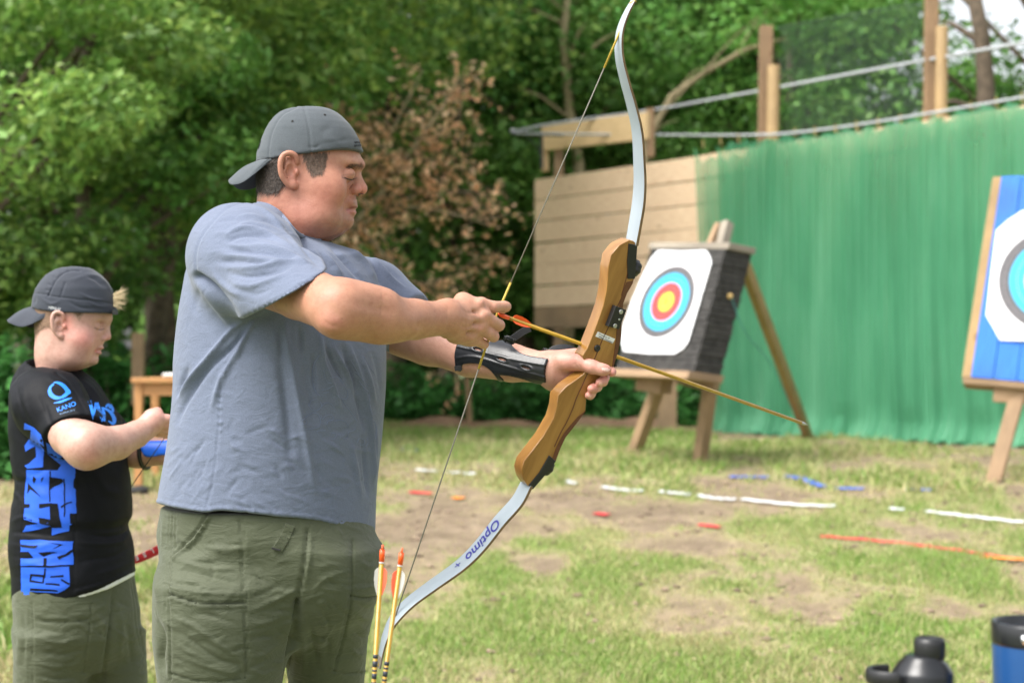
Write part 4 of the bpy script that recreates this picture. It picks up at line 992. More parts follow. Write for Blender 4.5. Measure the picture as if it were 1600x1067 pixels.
for (px, py) in ((1575, 357), (1561, 510)): MB().lathe(on_plane(px, py, *pl2) + pl2[1] * .010, [(.006, 0), (.008, .004), (.003, .008)], 8, pl2[1]).build('pin', M['metal'], tf)
# ------------------------------------------------------------------ bottle and tumbler on a folding table
db = 1.9
tabz = U(1430, 1067, db).z - .22
root = thing('folding_table', (.62, 1.98, 0), 'low folding table under the two drink bottles, below the picture', 'table')
MB().beam((.30, 1.98, tabz - .012), (1.15, 1.98, tabz - .012), .55, .024).build('tabletop', M['tablewood'], root, bevel=.003)
for x in (.34, 1.11):
    for y in (1.75, 2.2): MB().beam((x, y, 0), (x, y, tabz - .024), .03, .03, up=(1, 0, 0)).build('leg', M['metal'], root)
def bz(py, d=db): return U(1430, py, d).z
c = U(1442, 1067, db); c.z = tabz
wb = thing('water_bottle', c, 'black screw lid of a water bottle with a carry loop, left of the blue tumbler', 'bottle')
z = [bz(y) - tabz for y in (1067, 1046, 1034, 1024, 995)]
MB().lathe(c, [(.034, .0), (.037, .004), (.037, .155), (.034, .170)], 40).build('bottle_body', plain('bottlebody', (.02, .022, .026), .4), wb, True)
MB().lathe(c, [(.0345, .168), (.0352, z[1] - .03), (.0352, z[1] - .004), (.0345, z[1] - .0015), (.0335, z[1]), (.0285, z[2] - .001), (.0215, z[3] - .002), (.0205, z[3]), (.018, z[3] + .001)], 40).build('lid', M['blackgloss'], wb, True)
cc = c + Vector((.008, 0, 0))
MB().lathe(cc, [(.0165, z[3] - .004), (.0180, z[3]), (.0182, z[4] - .006), (.0165, z[4] - .001), (.0150, z[4] - .0002), (.0145, z[4] - .0018), (.001, z[4] - .0022)], 36).build('drinking_cap', M['black'], wb, True)
hp = [(1400, 1044), (1380, 1043), (1366, 1046), (1360, 1053), (1362, 1061), (1372, 1064), (1400, 1066)]
V_ = [Vector((U(p[0], p[1], db).x, db, 0)) for p in hp]; zh = bz(1052)
mb = MB(); lo = []
for a in np.linspace(-1, 1, 15):
    x = c.x - .033 - .030 * math.cos(a * math.pi / 2); y = db + .026 * math.sin(a * math.pi / 2)
    lo.append(Vector((x, y, zh - .002)))
Vh = []
for i, p in enumerate(lo):
    o_ = (p - Vector((c.x - .033, db, p.z))); o_.z = 0; o_ = o_.normalized() if o_.length > 1e-6 else Vector((0, 1, 0))
    for (r_, h_) in ((-.003, -.0085), (.003, -.0085), (.0042, 0), (.003, .0085), (-.003, .0085)): Vh.append(p + o_ * r_ + Vector((0, 0, h_)))
mb.add(Vh, [(i * 5 + k, i * 5 + (k + 1) % 5, i * 5 + 5 + (k + 1) % 5, i * 5 + 5 + k) for i in range(len(lo) - 1) for k in range(5)] + [(0, 1, 2, 3, 4), tuple(len(Vh) - 5 + k for k in range(5))])
mb.build('carry_loop', M['black'], wb, True, bevel=.002)
c = U(1619, 1067, db); c.z = tabz
tu = thing('travel_tumbler', c, 'blue insulated tumbler with black rim and silver handle at the lower right edge', 'tumbler')
zr = [bz(y) - tabz for y in (1003, 970)]
MB().lathe(c, [(.040, 0), (.043, .004), (.0495, zr[0]), (.0495, zr[0] + .001)], 44).build('tumbler_body', M['tumbler'], tu, True)
MB().lathe(c, [(.050, zr[0] - .001), (.0505, zr[0] + .002), (.0505, zr[1] - .002), (.0495, zr[1]), (.0470, zr[1]), (.0455, zr[1] - .004), (.0445, zr[0] + .003), (.001, zr[0] + .002)], 44).build('rim_lid', M['blackgloss'], tu, True)
a = [c + Vector((.0500 * math.sin(t) * 1.02, -.0500 * math.cos(t) * 1.02, zr[0] + .010)) for t in np.linspace(-.62, .62, 12)]
mb = MB()
for i in range(len(a) - 1): mb.beam(a[i], a[i + 1], .004, .010)
mb.build('handle', M['steel'], tu, True)

# ------------------------------------------------------------------ the recurve bow
n0 = Vector((.473, -.85, -.226)).normalized(); g0 = U(925, 560, 2.99)
def BP(p, off=0): return on_plane(p[0], p[1], g0, n0) + n0 * off
TH = .030
bow = thing('recurve_bow', BP((925, 580)), 'wooden recurve bow with white limbs held by the man in the blue shirt', 'bow')
def q2(l, x0=800, y0=360, s=2.54): return [(x0 + a / s, y0 + b / s) for a, b in l]
rp = q2([(468, 38), (482, 42), (492, 52), (494, 60), (484, 190), (478, 212), (456, 250), (441, 290), (437, 340), (433, 420), (421, 480), (404, 535), (392, 556), (372, 578), (345, 600), (318, 622), (296, 660), (292, 715), (268, 748), (236, 790), (212, 820), (195, 855), (183, 885), (172, 915), (130, 965), (78, 1020), (62, 1012), (45, 985), (38, 950), (48, 915), (85, 868), (125, 815), (165, 745), (178, 700), (183, 655), (215, 620), (255, 592), (285, 570), (296, 550), (290, 525), (280, 498), (300, 465), (320, 415), (343, 355), (362, 300), (375, 240), (380, 190), (382, 150), (392, 100), (425, 60)])
# the grip is cut in so the hand closes on it
def rprism(poly, z0, z1, name, mat, parent, bev=0):
    o = MB().prism([BP(p, z0) for p in poly], n0 * (z1 - z0)).build(name, mat, parent, False)
    if bev:
        b = o.modifiers.new('bevel', 'BEVEL'); b.width = bev; b.segments = 4; b.limit_method = 'ANGLE'; b.angle_limit = math.radians(50); o.data.polygons.foreach_set('use_smooth', [True] * len(o.data.polygons))
        w = o.modifiers.new('wn', 'WEIGHTED_NORMAL'); w.keep_sharp = True
    return o
rz = MB().prism([BP(p, -TH) for p in rp], n0 * TH); 
# grain along the riser: uv from the bow plane
ax_l = (BP((985, 380)) - BP((825, 755))).normalized(); ax_w = n0.cross(ax_l)
rz.UV = [((Vector(rz.V[i]) - g0).dot(ax_l), (Vector(rz.V[i]) - g0).dot(ax_w) + .6 * (Vector(rz.V[i]) - g0).dot(n0)) for f in rz.F for i in f]
ro = rz.build('riser', M['riser'], bow, False); b = ro.modifiers.new('bevel', 'BEVEL'); b.width = .0035; b.segments = 4; b.limit_method = 'ANGLE'; b.angle_limit = math.radians(50)
ro.data.polygons.foreach_set('use_smooth', [True] * len(ro.data.polygons)); w_ = ro.modifiers.new('wn', 'WEIGHTED_NORMAL'); w_.keep_sharp = True
def strip(line, wpx, name, mat, z1=.0009):
    L = smoothline(line, 5); P = []
    for i, p in enumerate(L):
        t = L[min(i + 1, len(L) - 1)] - L[max(0, i - 1)]; t = t / np.linalg.norm(t); s = np.array([-t[1], t[0]]); w = wpx[0] + (wpx[1] - wpx[0]) * i / (len(L) - 1); P.append((p + s * w / 2, p - s * w / 2))
    poly = [a for a, b in P] + [b for a, b in reversed(P)]; return rprism(poly, -.001, z1, name, mat, bow)
strip([(969.8, 468), (965.6, 477), (949.7, 513), (941, 531), (930, 558), (917, 585), (909.7, 602), (901, 620.6), (894.7, 638.5), (885, 660), (876, 676), (866, 698)], (1.3, 1.3), 'laminate_line', M['redlam'], .0006)
strip([(984, 415), (977, 440), (971, 462)], (1.2, 1.2), 'laminate_line', M['redlam'], .0006)
rband = q2([(480, 200), (484, 190), (478, 212), (456, 250), (441, 290), (437, 340), (433, 420), (421, 480), (404, 535), (396, 550), (404, 500), (412, 440), (418, 380), (422, 330), (430, 280), (440, 245), (455, 205)])
rprism([(p[0] - .3, p[1]) for p in rband], -.001, .0010, 'dark_laminate', M['redlam'], bow)
rb2 = q2([(292, 715), (268, 748), (236, 790), (212, 820), (195, 855), (183, 885), (172, 915), (160, 905), (172, 870), (186, 840), (205, 806), (232, 772), (262, 738)])
rprism(rb2, -.001, .0010, 'dark_laminate', M['redlam'], bow)
rprism(q2([(462, 52), (496, 58), (486, 192), (458, 192), (456, 120)]), -.014, .0022, 'limb_pocket', M['black'], bow, .001)
rprism([(857.7, 711), (868, 720), (851, 742), (832, 764), (825.5, 758), (842, 738)], -.014, .0022, 'limb_pocket', M['black'], bow, .001)
adir = (BP((966, 500)) - BP((930, 488))); adir = ax_w * (1 if ax_w.dot(adir) > 0 else -1)
def knob(px, py, nm):
    c = BP((px, py), -TH * .5); V = []; mb = MB(); pr = [(.005, -.012), (.006, 0), (.0145, .001), (.0170, .005), (.0170, .012), (.0135, .0165), (.001, .017)]
    mb.lathe(c, pr, 28, adir)
    o = mb.build(nm, M['black'], bow, True)
    for v in o.data.vertices:
        q = v.co + bow.location - c; h = q.dot(adir); r = (q - adir * h)
        if r.length > .011 and h > .001:
            an = math.atan2(r.dot(ax_l), r.dot(n0)); k = 1 - .10 * (math.sin(an * 7) > 0); v.co = c - bow.location + adir * h + r * k
knob(992, 419, 'limb_bolt'); knob(855, 730, 'limb_bolt')
sb = rprism([(957, 476), (973.6, 482.5), (962, 512.5), (945, 508)], 0, .012, 'sight_block', M['black'], bow, .001)
for p in ((964.7, 485.3), (955.5, 507)):
    MB().lathe(BP(p, .012), [(.0042, 0), (.0042, .0012), (.0030, .0018), (.0016, .0010), (.001, .001)], 16, n0).build('screw', M['metal'], bow, True)
MB().lathe(BP((962, 497), .012), [(.002, 0), (.002, .001), (.001, .001)], 12, n0).build('screw', M['metal'], bow, True)
MB().lathe(BP((932.8, 544), 0), [(.0064, 0), (.0066, .0015), (.005, .003), (.0035, .0022), (.001, .0022)], 24, n0).build('bushing', M['black'], bow, True)
rprism([(934, 518), (961, 529.4), (957, 536.6), (930.3, 525.6)], 0, .0006, 'sticker', M['label'], bow)
lettering('sticker_text', 'Property of', (935.2, 522.5), (951.5, 529.6), 2.6, None, .0012, M['ink'], bow, plane=(g0, n0))
lettering('sticker_text', 'West Country', (934.2, 526.6), (956.5, 536.2), 2.8, None, .0012, M['ink'], bow, plane=(g0, n0), bold=.02)
def limbmesh(pts, wid, th, name):
    L = smoothline(pts, 6); n = len(L); P = [BP(p, 0) for p in L]; V = []
    for i, p in enumerate(P):
        t = (P[min(i + 1, n - 1)] - P[max(0, i - 1)]).normalized(); bn = n0.cross(t); bn = bn if bn.dot(adir) > 0 else -bn
        f = i / (n - 1); w = np.interp(f, [k / (len(wid) - 1) for k in range(len(wid))], wid); h = th[0] + (th[1] - th[0]) * f
        c = p - n0 * (TH / 2); a = c + n0 * w / 2; b = c - n0 * w / 2
        V += [a - bn * h * .0, b - bn * h * 0, b + bn * h, a + bn * h]
    F = []; 
    for i in range(n - 1):
        for k in range(4): F.append((i * 4 + k, i * 4 + (k + 1) % 4, (i + 1) * 4 + (k + 1) % 4, (i + 1) * 4 + k))
    F += [(3, 2, 1, 0), tuple((n - 1) * 4 + k for k in range(4))]
    o = mk(name, [tuple(v) for v in V], F, M['limb'], bow, True, bevel=.0006)
    me = o.data; me.materials.append(M['limbside']); me.materials.append(M['limbtip'])
    bm = bmesh.new(); bm.from_mesh(me); bmesh.ops.recalc_face_normals(bm, faces=bm.faces); bm.to_mesh(me); bm.free()
    for k, po in enumerate(me.polygons):
        if k < (n - 1) * 4 and k % 4 in (1, 2, 3): po.material_index = 1 if k % 4 != 2 else 0
        if k < (n - 1) * 4 and k // 4 > (n - 1) * .92: po.material_index = 2
        po.use_smooth = False if k % 4 else True
    return L, P
# in-plane shift so that the belly's near edge falls on the traced line
sh = lambda pts: [(p[0], p[1]) for p in pts]
up_pts = [(992, 384), (998, 350), (1003, 319), (1005, 290), (1004.5, 262), (1001.5, 210), (993, 169), (982.5, 131), (974, 94), (972.8, 64), (977, 41), (986, 19), (996, 1), (999, -6)]
lo_pts = [(828, 758), (813, 786), (786, 816.6), (753, 858), (723, 887), (680, 918), (643, 946), (619.5, 972), (610, 990), (604, 1006), (599.5, 1026), (596, 1048)]
limbmesh(up_pts, [.036, .038, .036, .032, .028, .022, .016, .012], (.006, .0035), 'upper_limb')
limbmesh(lo_pts, [.036, .040, .040, .038, .034, .026, .018, .012], (.006, .0035), 'lower_limb')
# lettering on the lower limb (lies on the curved belly)
V2, F2 = text2d('Optimo', .35, .015); V2[:, 0] = (V2[:, 0] - V2[:, 0].min()) / (V2[:, 0].max() - V2[:, 0].min()); V2[:, 1] /= .72
Lc = smoothline(lo_pts, 12); seg = np.r_[0, np.cumsum(np.hypot(*np.diff(Lc, axis=0).T))]
def limbtext(V2, F2, s0, s1, hw):
    W = []
    for u, v in V2:
        s = s0 + (s1 - s0) * u; p = (np.interp(s, seg, Lc[:, 0]), np.interp(s, seg, Lc[:, 1])); p2 = (np.interp(s + 3, seg, Lc[:, 0]), np.interp(s + 3, seg, Lc[:, 1]))
        a = BP(p, 0); t = (BP(p2, 0) - a).normalized(); bn = n0.cross(t); bn = bn if bn.dot(adir) > 0 else -bn
        W.append(a - n0 * (TH / 2) + n0 * (-.010 + v * hw) - bn * .0009)
    mk('limb_lettering', [tuple(w) for w in W], F2, M['navyink'], bow, False)
limbtext(V2, F2, 74, 152, .024)
limbtext(np.array([[0, .45], [1, .45], [1, .6], [0, .6], [.42, 0], [.58, 0], [.58, 1], [.42, 1]]), [(0, 1, 2, 3), (4, 5, 6, 7)], 163, 174, .014)
mid = -TH / 2
tipU = BP((997, 2), mid); tipL = BP((597, 1045), mid); nk = BP((783, 493), mid)
sA = BP((975, 40), mid)
mb = MB(); mb.tube([tipU, tipU.lerp(nk, .5), nk], .0013, 6); mb.tube([nk, nk.lerp(tipL, .5), tipL], .0013, 6); mb.build('bowstring', M['string'], bow, True)
mb = MB(); mb.tube([tipU, tipU.lerp(nk, .215)], .0021, 6); mb.tube([nk.lerp(tipU, .10), nk, nk.lerp(tipL, .155)], .0023, 6)
mb.tube([nk.lerp(tipL, .93), tipL], .0021, 6); mb.build('string_serving', M['serving'], bow, True)
MB().tube([nk + Vector((0, 0, -.006)), nk + Vector((-.001, 0, -.011))], .0032, 8).build('nocking_point', M['green'], bow, True)
MB().tube([BP((998.5, -3), mid - .006), BP((997, 3), mid + .006), BP((994, 7), mid - .004)], .003, 6).build('tip_wrap', M['serving'], bow, True)

# ------------------------------------------------------------------ arrows
def arrow(nock, tip, r, label, vanes, mats, name='arrow', ring=None, marks=None):
    d = (tip - nock).normalized(); root = thing(name, nock, label, 'arrow'); L = (tip - nock).length
    MB().tube([nock + d * .012, nock + d * (L - .02)], r, 12).build('shaft', M['gold'], root, True)
    MB().tube([nock + d * (L - .022), nock + d * (L - .012), tip], [r, r * .9, .0006], 12).build('point', M['metal'], root, True)
    mb = MB(); x = d.cross(Vector((0, 0, 1))) if abs(d.z) < .8 else d.cross(Vector((1, 0, 0))); x.normalize(); y = d.cross(x)
    mb.tube([nock + d * .005, nock + d * .012, nock + d * .024], [r * 1.05, r * 1.15, r * 1.05], 12)
    for s in (-1, 1): mb.tube([nock + x * s * r * .7 - d * .002, nock + x * s * r * .7 + d * .007], r * .42, 6)
    mb.build('nock', M['orange'], root, True)
    if ring: MB().tube([nock + d * .024, nock + d * .0265], r * 1.12, 12).build('band', M['vanewhite'], root, True)
    for (dirv, mt) in zip(vanes, mats):
        v = dirv - d * dirv.dot(d); v.normalize(); s = v.cross(d).normalized() * .0004; pts = [(.032, 0), (.034, .004), (.038, .0068), (.050, .0074), (.062, .0056), (.074, .0016), (.076, 0)]
        MB().prism([nock + d * a + v * (r * .8 + b) - s for a, b in pts], s * 2).build('vane', M[mt], root)
    return root, d
tipA = U(1262, 664, 3.36); camdir = (C0 - nk).normalized()
dA = (tipA - nk).normalized(); upA = Vector((0, 0, 1)); upA = (upA - dA * upA.dot(dA)).normalized()
sideA = dA.cross(upA).normalized(); sideA = sideA if sideA.dot(camdir) > 0 else -sideA
arrow(nk + dA * .002, tipA, .0037, 'yellow arrow with orange vanes nocked on the drawn bowstring', [-upA * .75 + sideA * .65, upA * .95 + sideA * .3, upA * .1 - sideA], ['orange', 'orange', 'orange'])
def standing(p0, p1, yb, label, v, mats, txt):
    a = U(p0[0], p0[1], 2.5); b = U(p1[0], p1[1], 2.5); d = (b - a).normalized(); e = a + d * .74
    r, d = arrow(a, e, .0036, label, v, mats, ring=True)
    for k, (h, l) in enumerate(txt):
        p = a + d * h; MB().tube([p, p + d * l], .00375, 12).build('shaft_marking', M['ink'], r, True)
V3 = lambda x, y, z=0: Vector((x, y, z))
VW = .62
standing((598, 853), (584, 1067), 0, 'upright arrow close beside the man\'s shorts, white vane on its left', [V3(-1, -.25), V3(1, -.3), V3(.1, 1)], ['vanewhite', 'coral', 'coral'], [(.165, .006), (.175, .009), (.188, .003), (.194, .008), (.207, .004)])
standing((628.5, 858), (600, 1067), 0, 'upright arrow crossing the lower bow tip, white vane on its right', [V3(-1, -.3), V3(1, -.2), V3(.1, 1)], ['coral', 'vanewhite', 'coral'], [(.172, .006), (.181, .003), (.187, .008), (.199, .003), (.205, .007), (.216, .003)])
q = U(578, 1067, 2.5); qx = q.x - .015
gq = thing('ground_quiver', (qx, 2.5, 0), 'black ground quiver holding the upright arrows, below the picture', 'quiver')
e1 = U(598, 853, 2.5); dd = (U(584, 1067, 2.5) - e1).normalized(); bt = e1 + dd * .74
MB().lathe((bt.x - .01, 2.5, bt.z - .03), [(.001, 0), (.055, 0), (.055, .34), (.052, .34), (.052, .01), (.001, .01)], 28).build('tube', M['black'], gq, True)
MB().tube([(bt.x - .01, 2.5, -.1), (bt.x - .01, 2.5, bt.z - .02)], .008, 8).build('spike', M['metal'], gq, True)

# ------------------------------------------------------------------ people: heads
def headfield(D, rows, feats, h, zr, qz=(278, 302)):
    zs = [U(800, r[0], D).z for r in rows]; 
    lo = (min(U(r[1], r[0], D).x for r in rows) - .03, D - .125, U(800, zr[1], D).z); hi = (max(U(r[2], r[0], D).x for r in rows) + .035, D + .125, U(800, zr[0], D).z)
    f = Field(lo, hi, h)
    R_ = []
    for r in rows:
        xb, xf = U(r[1], r[0], D).x, U(r[2], r[0], D).x; R_.append((U(800, r[0], D).z, (xb + xf) / 2, D, (xf - xb) / 2, r[3]))
    A = np.array(sorted(R_)); zz = np.linspace(A[0, 0], A[-1, 0], 90)   # smooth the rows
    S = np.stack([zz] + [np.interp(zz, A[:, 0], A[:, i]) for i in range(1, 5)], 1)
    k = np.array([1, 2, 3, 2, 1.]); k /= k.sum()
    for i in (1, 3, 4):
        p = np.pad(S[:, i], 2, 'edge'); S[:, i] = np.convolve(p, k, 'valid')
    z = f.ax[2]; cx_, ha, hb = [np.interp(z, S[:, 0], S[:, i])[None, None, :] for i in (1, 3, 4)]
    qa = [U(800, v, D).z for v in qz]; ee = 1 / np.interp(z, [qa[1], qa[0]], [.74, .60])[None, None, :]
    s_ = (f.ax[0][:, None, None] - cx_) / ha; w_ = np.abs(f.ax[1][None, :, None] - D) / hb; fr = s_ > 0; a_s = np.abs(s_)
    bl_ = np.clip(s_ / .55, 0, 1); bl_ = bl_ * bl_ * (3 - 2 * bl_); e2_ = 2.25 + (ee - 2.25) * bl_; p2_ = 2.25 - .35 * bl_; val = (a_s ** p2_ + w_ ** e2_) ** (1 / (2.25 - .25 * bl_)); d_ = (val - 1) * np.minimum(ha, hb)
    Z_ = z[None, None, :]; f.F = np.maximum(d_, np.maximum(S[0, 0] - Z_, Z_ - S[-1, 0])).astype(np.float32)
    for ft in feats: ft(f, D)
    return f
def P_(D, px, py, off=0.0): p = Ua(px, py, D); p[1] += off; return p
def add_e(px, py, off, r, k=.008, mode='add', both=True):
    def g(f, D):
        for s in ((-1, 1) if both and off else (-1,)):
            f.ell(P_(D, px, py, s * abs(off) if off else 0), r, k, mode)
    return g
def add_c(a, b, ra, rb, k=.008, mode='add', both=True):
    def g(f, D):
        for s in ((-1, 1) if both and (a[2] or b[2]) else (1,)):
            f.cone(P_(D, a[0], a[1], s * a[2]), P_(D, b[0], b[1], s * b[2]), ra, rb, k, mode)
    return g
def add_ear(pts, w, tube, cx, cy, sc_=1.0):
    def g(f, D):
        for s in (-1, 1):
            f.ell(P_(D, cx - 5 * sc_, cy, s * (w + .006)), (.012 * sc_, .0075, .024 * sc_), .004)
            f.ell(P_(D, cx, cy, s * (w + .002)), (.014 * sc_, .005, .026 * sc_), .006)
            PS = smoothline([tuple(p) for p in pts], 4); n = len(PS); P = [P_(D, p[0], p[1], s * (w + p[2])) for p in PS]; f.path(P, [tube] * n, .003)
            f.ell(P_(D, cx + 3 * sc_, cy + 2, s * (w + .0105)), (.0080 * sc_, .0075, .0125 * sc_), .003, 'sub')
            f.path([P_(D, cx - 5 * sc_, cy - 17 * sc_, s * (w + .009)), P_(D, cx - 8 * sc_, cy - 2, s * (w + .010)), P_(D, cx - 3 * sc_, cy + 13 * sc_, s * (w + .009))], [.0020, .0022, .0016], .002, 'sub')
            f.ell(P_(D, cx + 11.5 * sc_, cy + 3, s * (w + .0035)), (.0038 * sc_, .0055, .0060 * sc_), .003); f.ell(P_(D, cx + 4 * sc_, cy + 20 * sc_, s * (w + .004)), (.0085 * sc_, .0050, .0075 * sc_), .004)
    return g
DM = 3.08
man_rows = [(182, 455, 515, .030), (190, 443, 528, .045), (200, 432, 540, .056), (212, 422, 550, .065), (225, 414, 556, .071), (238, 409, 561, .0745), (247, 405, 565.5, .077), (258, 403, 567, .0775), (266, 403, 562, .077), (272, 403, 559, .0765), (285, 404, 557, .0765), (300, 404, 556, .076), (315, 402, 555, .075), (330, 402, 552, .074), (340, 403, 551, .073), (350, 404, 549, .072), (360, 406, 540, .070), (368, 408, 529, .069), (375, 410, 517, .068), (381, 412, 507, .067), (386, 413, 501, .067), (400, 414, 503, .070), (430, 405, 508, .080), (450, 400, 515, .085)]
ear = [(473, 262, .004), (471, 253, .008), (463, 249, .012), (454, 252, .015), (449.5, 261, .017), (449, 272, .017), (451, 283, .015), (456, 292, .011), (463, 299, .006), (469, 299, .001), (473, 292, -.004)]
man_feats = [
 add_e(553, 275, .035, (.0090, .013, .0105), .014, 'sub'), add_c((561.5, 258, .0), (550, 257, .036), .0042, .0058, .014),
 add_e(545.5, 276.5, .033, (.0128, .0128, .0122), .003), add_e(546.2, 275.0, .033, (.0137, .0137, .0118), .0015),
 add_c((536, 279.5, .036), (558, 280.5, .026), .0007, .0007, .0018, 'sub'),
 add_c((536, 285, .038), (553, 288, .024), .0012, .0010, .003, 'sub'),
 add_c((554.5, 266, 0), (565.5, 292, 0), .0058, .0088, .010), add_e(566.3, 296.5, 0, (.0088, .0105, .0092), .006), add_e(556.8, 298.5, .0150, (.0112, .0072, .0088), .003), add_c((551, 290.5, .0155), (546.5, 297, .0215), .0013, .0015, .003, 'sub'), add_c((546.5, 297, .0215), (549, 306, .019), .0015, .0012, .003, 'sub'),
 add_c((556, 270, .007), (560, 290, .009), .004, .006, .008),
 add_e(563.5, 304.6, .0085, (.0068, .0040, .0038), .0015, 'sub'), add_e(564.5, 304.2, .0150, (.0050, .0040, .0026), .0012, 'sub'),
 add_e(550.5, 318, 0, (.0085, .022, .010), .008), add_e(549.5, 323.0, 0, (.0110, .019, .0042), .004), add_e(548, 332.0, 0, (.0110, .018, .0062), .004),
 add_c((560, 327, 0), (541.5, 329.5, .030), .0009, .0009, .002, 'sub'),
 add_c((542, 328, .029), (538, 333, .031), .0016, .0010, .003, 'sub'),
 add_c((552, 300, .022), (538, 322, .036), .0011, .0014, .006, 'sub'),
 add_e(539.5, 346, 0, (.0125, .024, .0135), .014), add_c((549, 340.5, 0), (545, 341, .015), .0015, .001, .005, 'sub'),
 add_e(520, 300, .060, (.030, .018, .030), .03), add_e(500, 345, .050, (.040, .026, .026), .03), add_c((500, 366, .045), (529, 360, .014), .009, .007, .014),
 add_ear(ear, .0765, .0042, 461, 274)]
HF = headfield(DM, man_rows, man_feats, .0016, (172, 448))
hV, hF = HF.mesh(); hV = relax(hV, hF, 1, .4)
# neck behind the head leans back into the shirt; fine skin relief
hN = vnormals(hV, hF); hV = hV + hN * ((fbm(hV, 90, 3, 2) - .5) * .0006)[:, None]
TAN = np.array([.43, .215, .138])
def paint(c, m, col, a=1.0): m = np.clip(m * a, 0, 1)[:, None]; return c * (1 - m) + np.array(col) * m
def gsp(P, cx, cy, sx, sy): return np.exp(-((P[:, 0] - cx) / sx) ** 2 - ((P[:, 1] - cy) / sy) ** 2)
hP = pix(hV); hc = np.tile(TAN * [1.0, .93, .93], (len(hV), 1))
hc = paint(hc, gsp(hP, 515, 305, 30, 24), (.50, .20, .14), .75); hc = paint(hc, gsp(hP, 468, 340, 40, 42), (.42, .17, .12), .75); hc = paint(hc, gsp(hP, 430, 345, 25, 40), (.44, .19, .13), .6)
hc = paint(hc, gsp(hP, 567, 298, 11, 9), (.58, .22, .17), .8); hc = paint(hc, gsp(hP, 461, 274, 14, 24), (.56, .23, .17), .6); hc = paint(hc, gsp(hP, 545, 247, 18, 8), (.58, .33, .22), .6)
stub = gsp(hP, 538, 342, 22, 20) + gsp(hP, 556, 315, 8, 7) + .7 * gsp(hP, 505, 360, 34, 18); hc = paint(hc, (((hP[:, 0] - 563.5) / 4.6) ** 2 + ((hP[:, 1] - 304.0) / 1.9) ** 2 < 1) * 1.0, (.07, .025, .02), .85); tem = inpoly(hP, [(474, 240), (512, 236), (511, 247), (507, 255), (504, 266), (503, 274), (498, 272), (494, 275), (488, 270), (483, 262), (479, 253)]); hc = paint(hc, tem * (.6 + .4 * (vnoise(hV, 600, 2) > .4)), (.24, .135, .09), .35); hc = paint(hc, stub * (.35 + .5 * (vnoise(hV, 700, 5) > .5)), (.24, .15, .12), .55)  # stubble and temple hair; the nostril's shade is painted as a dark spot
hc = paint(hc, np.exp(-(polydist(hP, smoothline([(560, 324), (552, 324), (543, 328)]))[0] / 2.4) ** 2), (.26, .08, .07), .9); hc = paint(hc, np.exp(-(polydist(hP, smoothline([(559, 332), (552, 333), (545, 331)]))[0] / 3.2) ** 2), (.50, .19, .17), .7)  # shade of the mouth line painted in dark, then the lip colour
hc = paint(hc, gsp(hP, 547, 284, 11, 5), (.40, .20, .15), .5)
d_, t_ = polydist(hP, smoothline([(535, 277.5), (542, 280), (549, 281), (557, 278.5)])); hc = paint(hc, np.exp(-(d_ / 1.3) ** 2), (.12, .06, .045), .7)
d_, t_ = polydist(hP, smoothline([(534, 275), (542, 273), (552, 273.5)])); hc = paint(hc, np.exp(-(d_ / 1.0) ** 2), (.25, .12, .09), .5)  # shade of the eyelid crease drawn into the skin colour
rs = np.random.RandomState(4)
def moles(V, c, n, rr, col, seed):
    r_ = np.random.RandomState(seed); idx = r_.choice(len(V), n)
    for i in idx: c = paint(c, np.exp(-(np.linalg.norm(V - V[i], axis=1) / (rr * (.6 + r_.rand()))) ** 2), col, .55)
    return c
hc = moles(hV, hc, 22, .0010, (.28, .12, .08), 3)

# ------------------------------------------------------------------ the man's arms
A_sh, A_up, A_el, A_f1, A_f2, A_wr = Ua(405, 428, 2.88), Ua(468, 455, 2.74), Ua(533, 483, 2.63), Ua(595, 495.5, 2.67), Ua(648, 499, 2.73), Ua(699, 498, 2.79)
f = Field(np.minimum.reduce([A_sh, A_el, Ua(810, 560, 2.9)]) - [.07, .12, .12], np.maximum.reduce([A_sh, Ua(812, 440, 2.96)]) + [.03, .06, .06], .0022)
f.path([A_sh, A_up, A_el], [.054, .0470, .0425], .03); f.path([A_el, A_f1, A_f2, A_wr], [.0425, .0375, .0330, .0275], .03)
f.ell(Ua(520, 505, 2.60), (.016, .016, .014), .02); f.ell(Ua(570, 470, 2.66), (.040, .020, .018), .04); f.ell(Ua(590, 510, 2.68), (.05, .024, .016), .04)
f.ell(A_wr + [.002, -.006, .006], (.022, .022, .026), .02)
# hand: back of the hand to the camera, fingers hooked round the string
hd = 2.85
kn = dict(i=(752, 475, 2.845), m=(758, 494, 2.835), r=(752, 512, 2.838), p=(738, 527, 2.85))
pw = [Ua(702, 486, 2.80), Ua(702, 496, 2.795), Ua(702, 506, 2.795), Ua(702, 514, 2.80)]
for a, q, r0, r1 in zip(pw, 'imrp', (.017, .018, .018, .015), (.0125, .0125, .012, .0108)): f.cone(a, Ua(*kn[q]), r0, r1, .014)
f.ell(Ua(725, 498, 2.835), (.030, .014, .028), .016); f.ell(Ua(722, 468, 2.835), (.012, .012, .012), .022); f.ell(Ua(712, 525, 2.83), (.016, .014, .012), .02); f.ell(Ua(735, 531, 2.85), (.018, .012, .010), .016)
def finger(pts, rad, k=.003): f.path([Ua(*p) for p in pts], rad, k)
finger([kn['i'], (771, 479.5, 2.852), (787, 479, 2.868), (791, 479.2, 2.872)], [.0112, .0102, .0098, .0093])
finger([(787, 480, 2.87), (784, 484, 2.90)], [.0095, .0085])
finger([kn['m'], (768, 502, 2.848), (779, 508, 2.865), (778, 509, 2.89), (772, 508, 2.90)], [.0112, .0112, .0108, .0095, .008])
finger([kn['r'], (763, 520, 2.848), (771, 525.5, 2.862), (770, 526, 2.885), (762, 524, 2.895)], [.0108, .0103, .0100, .009, .0075])
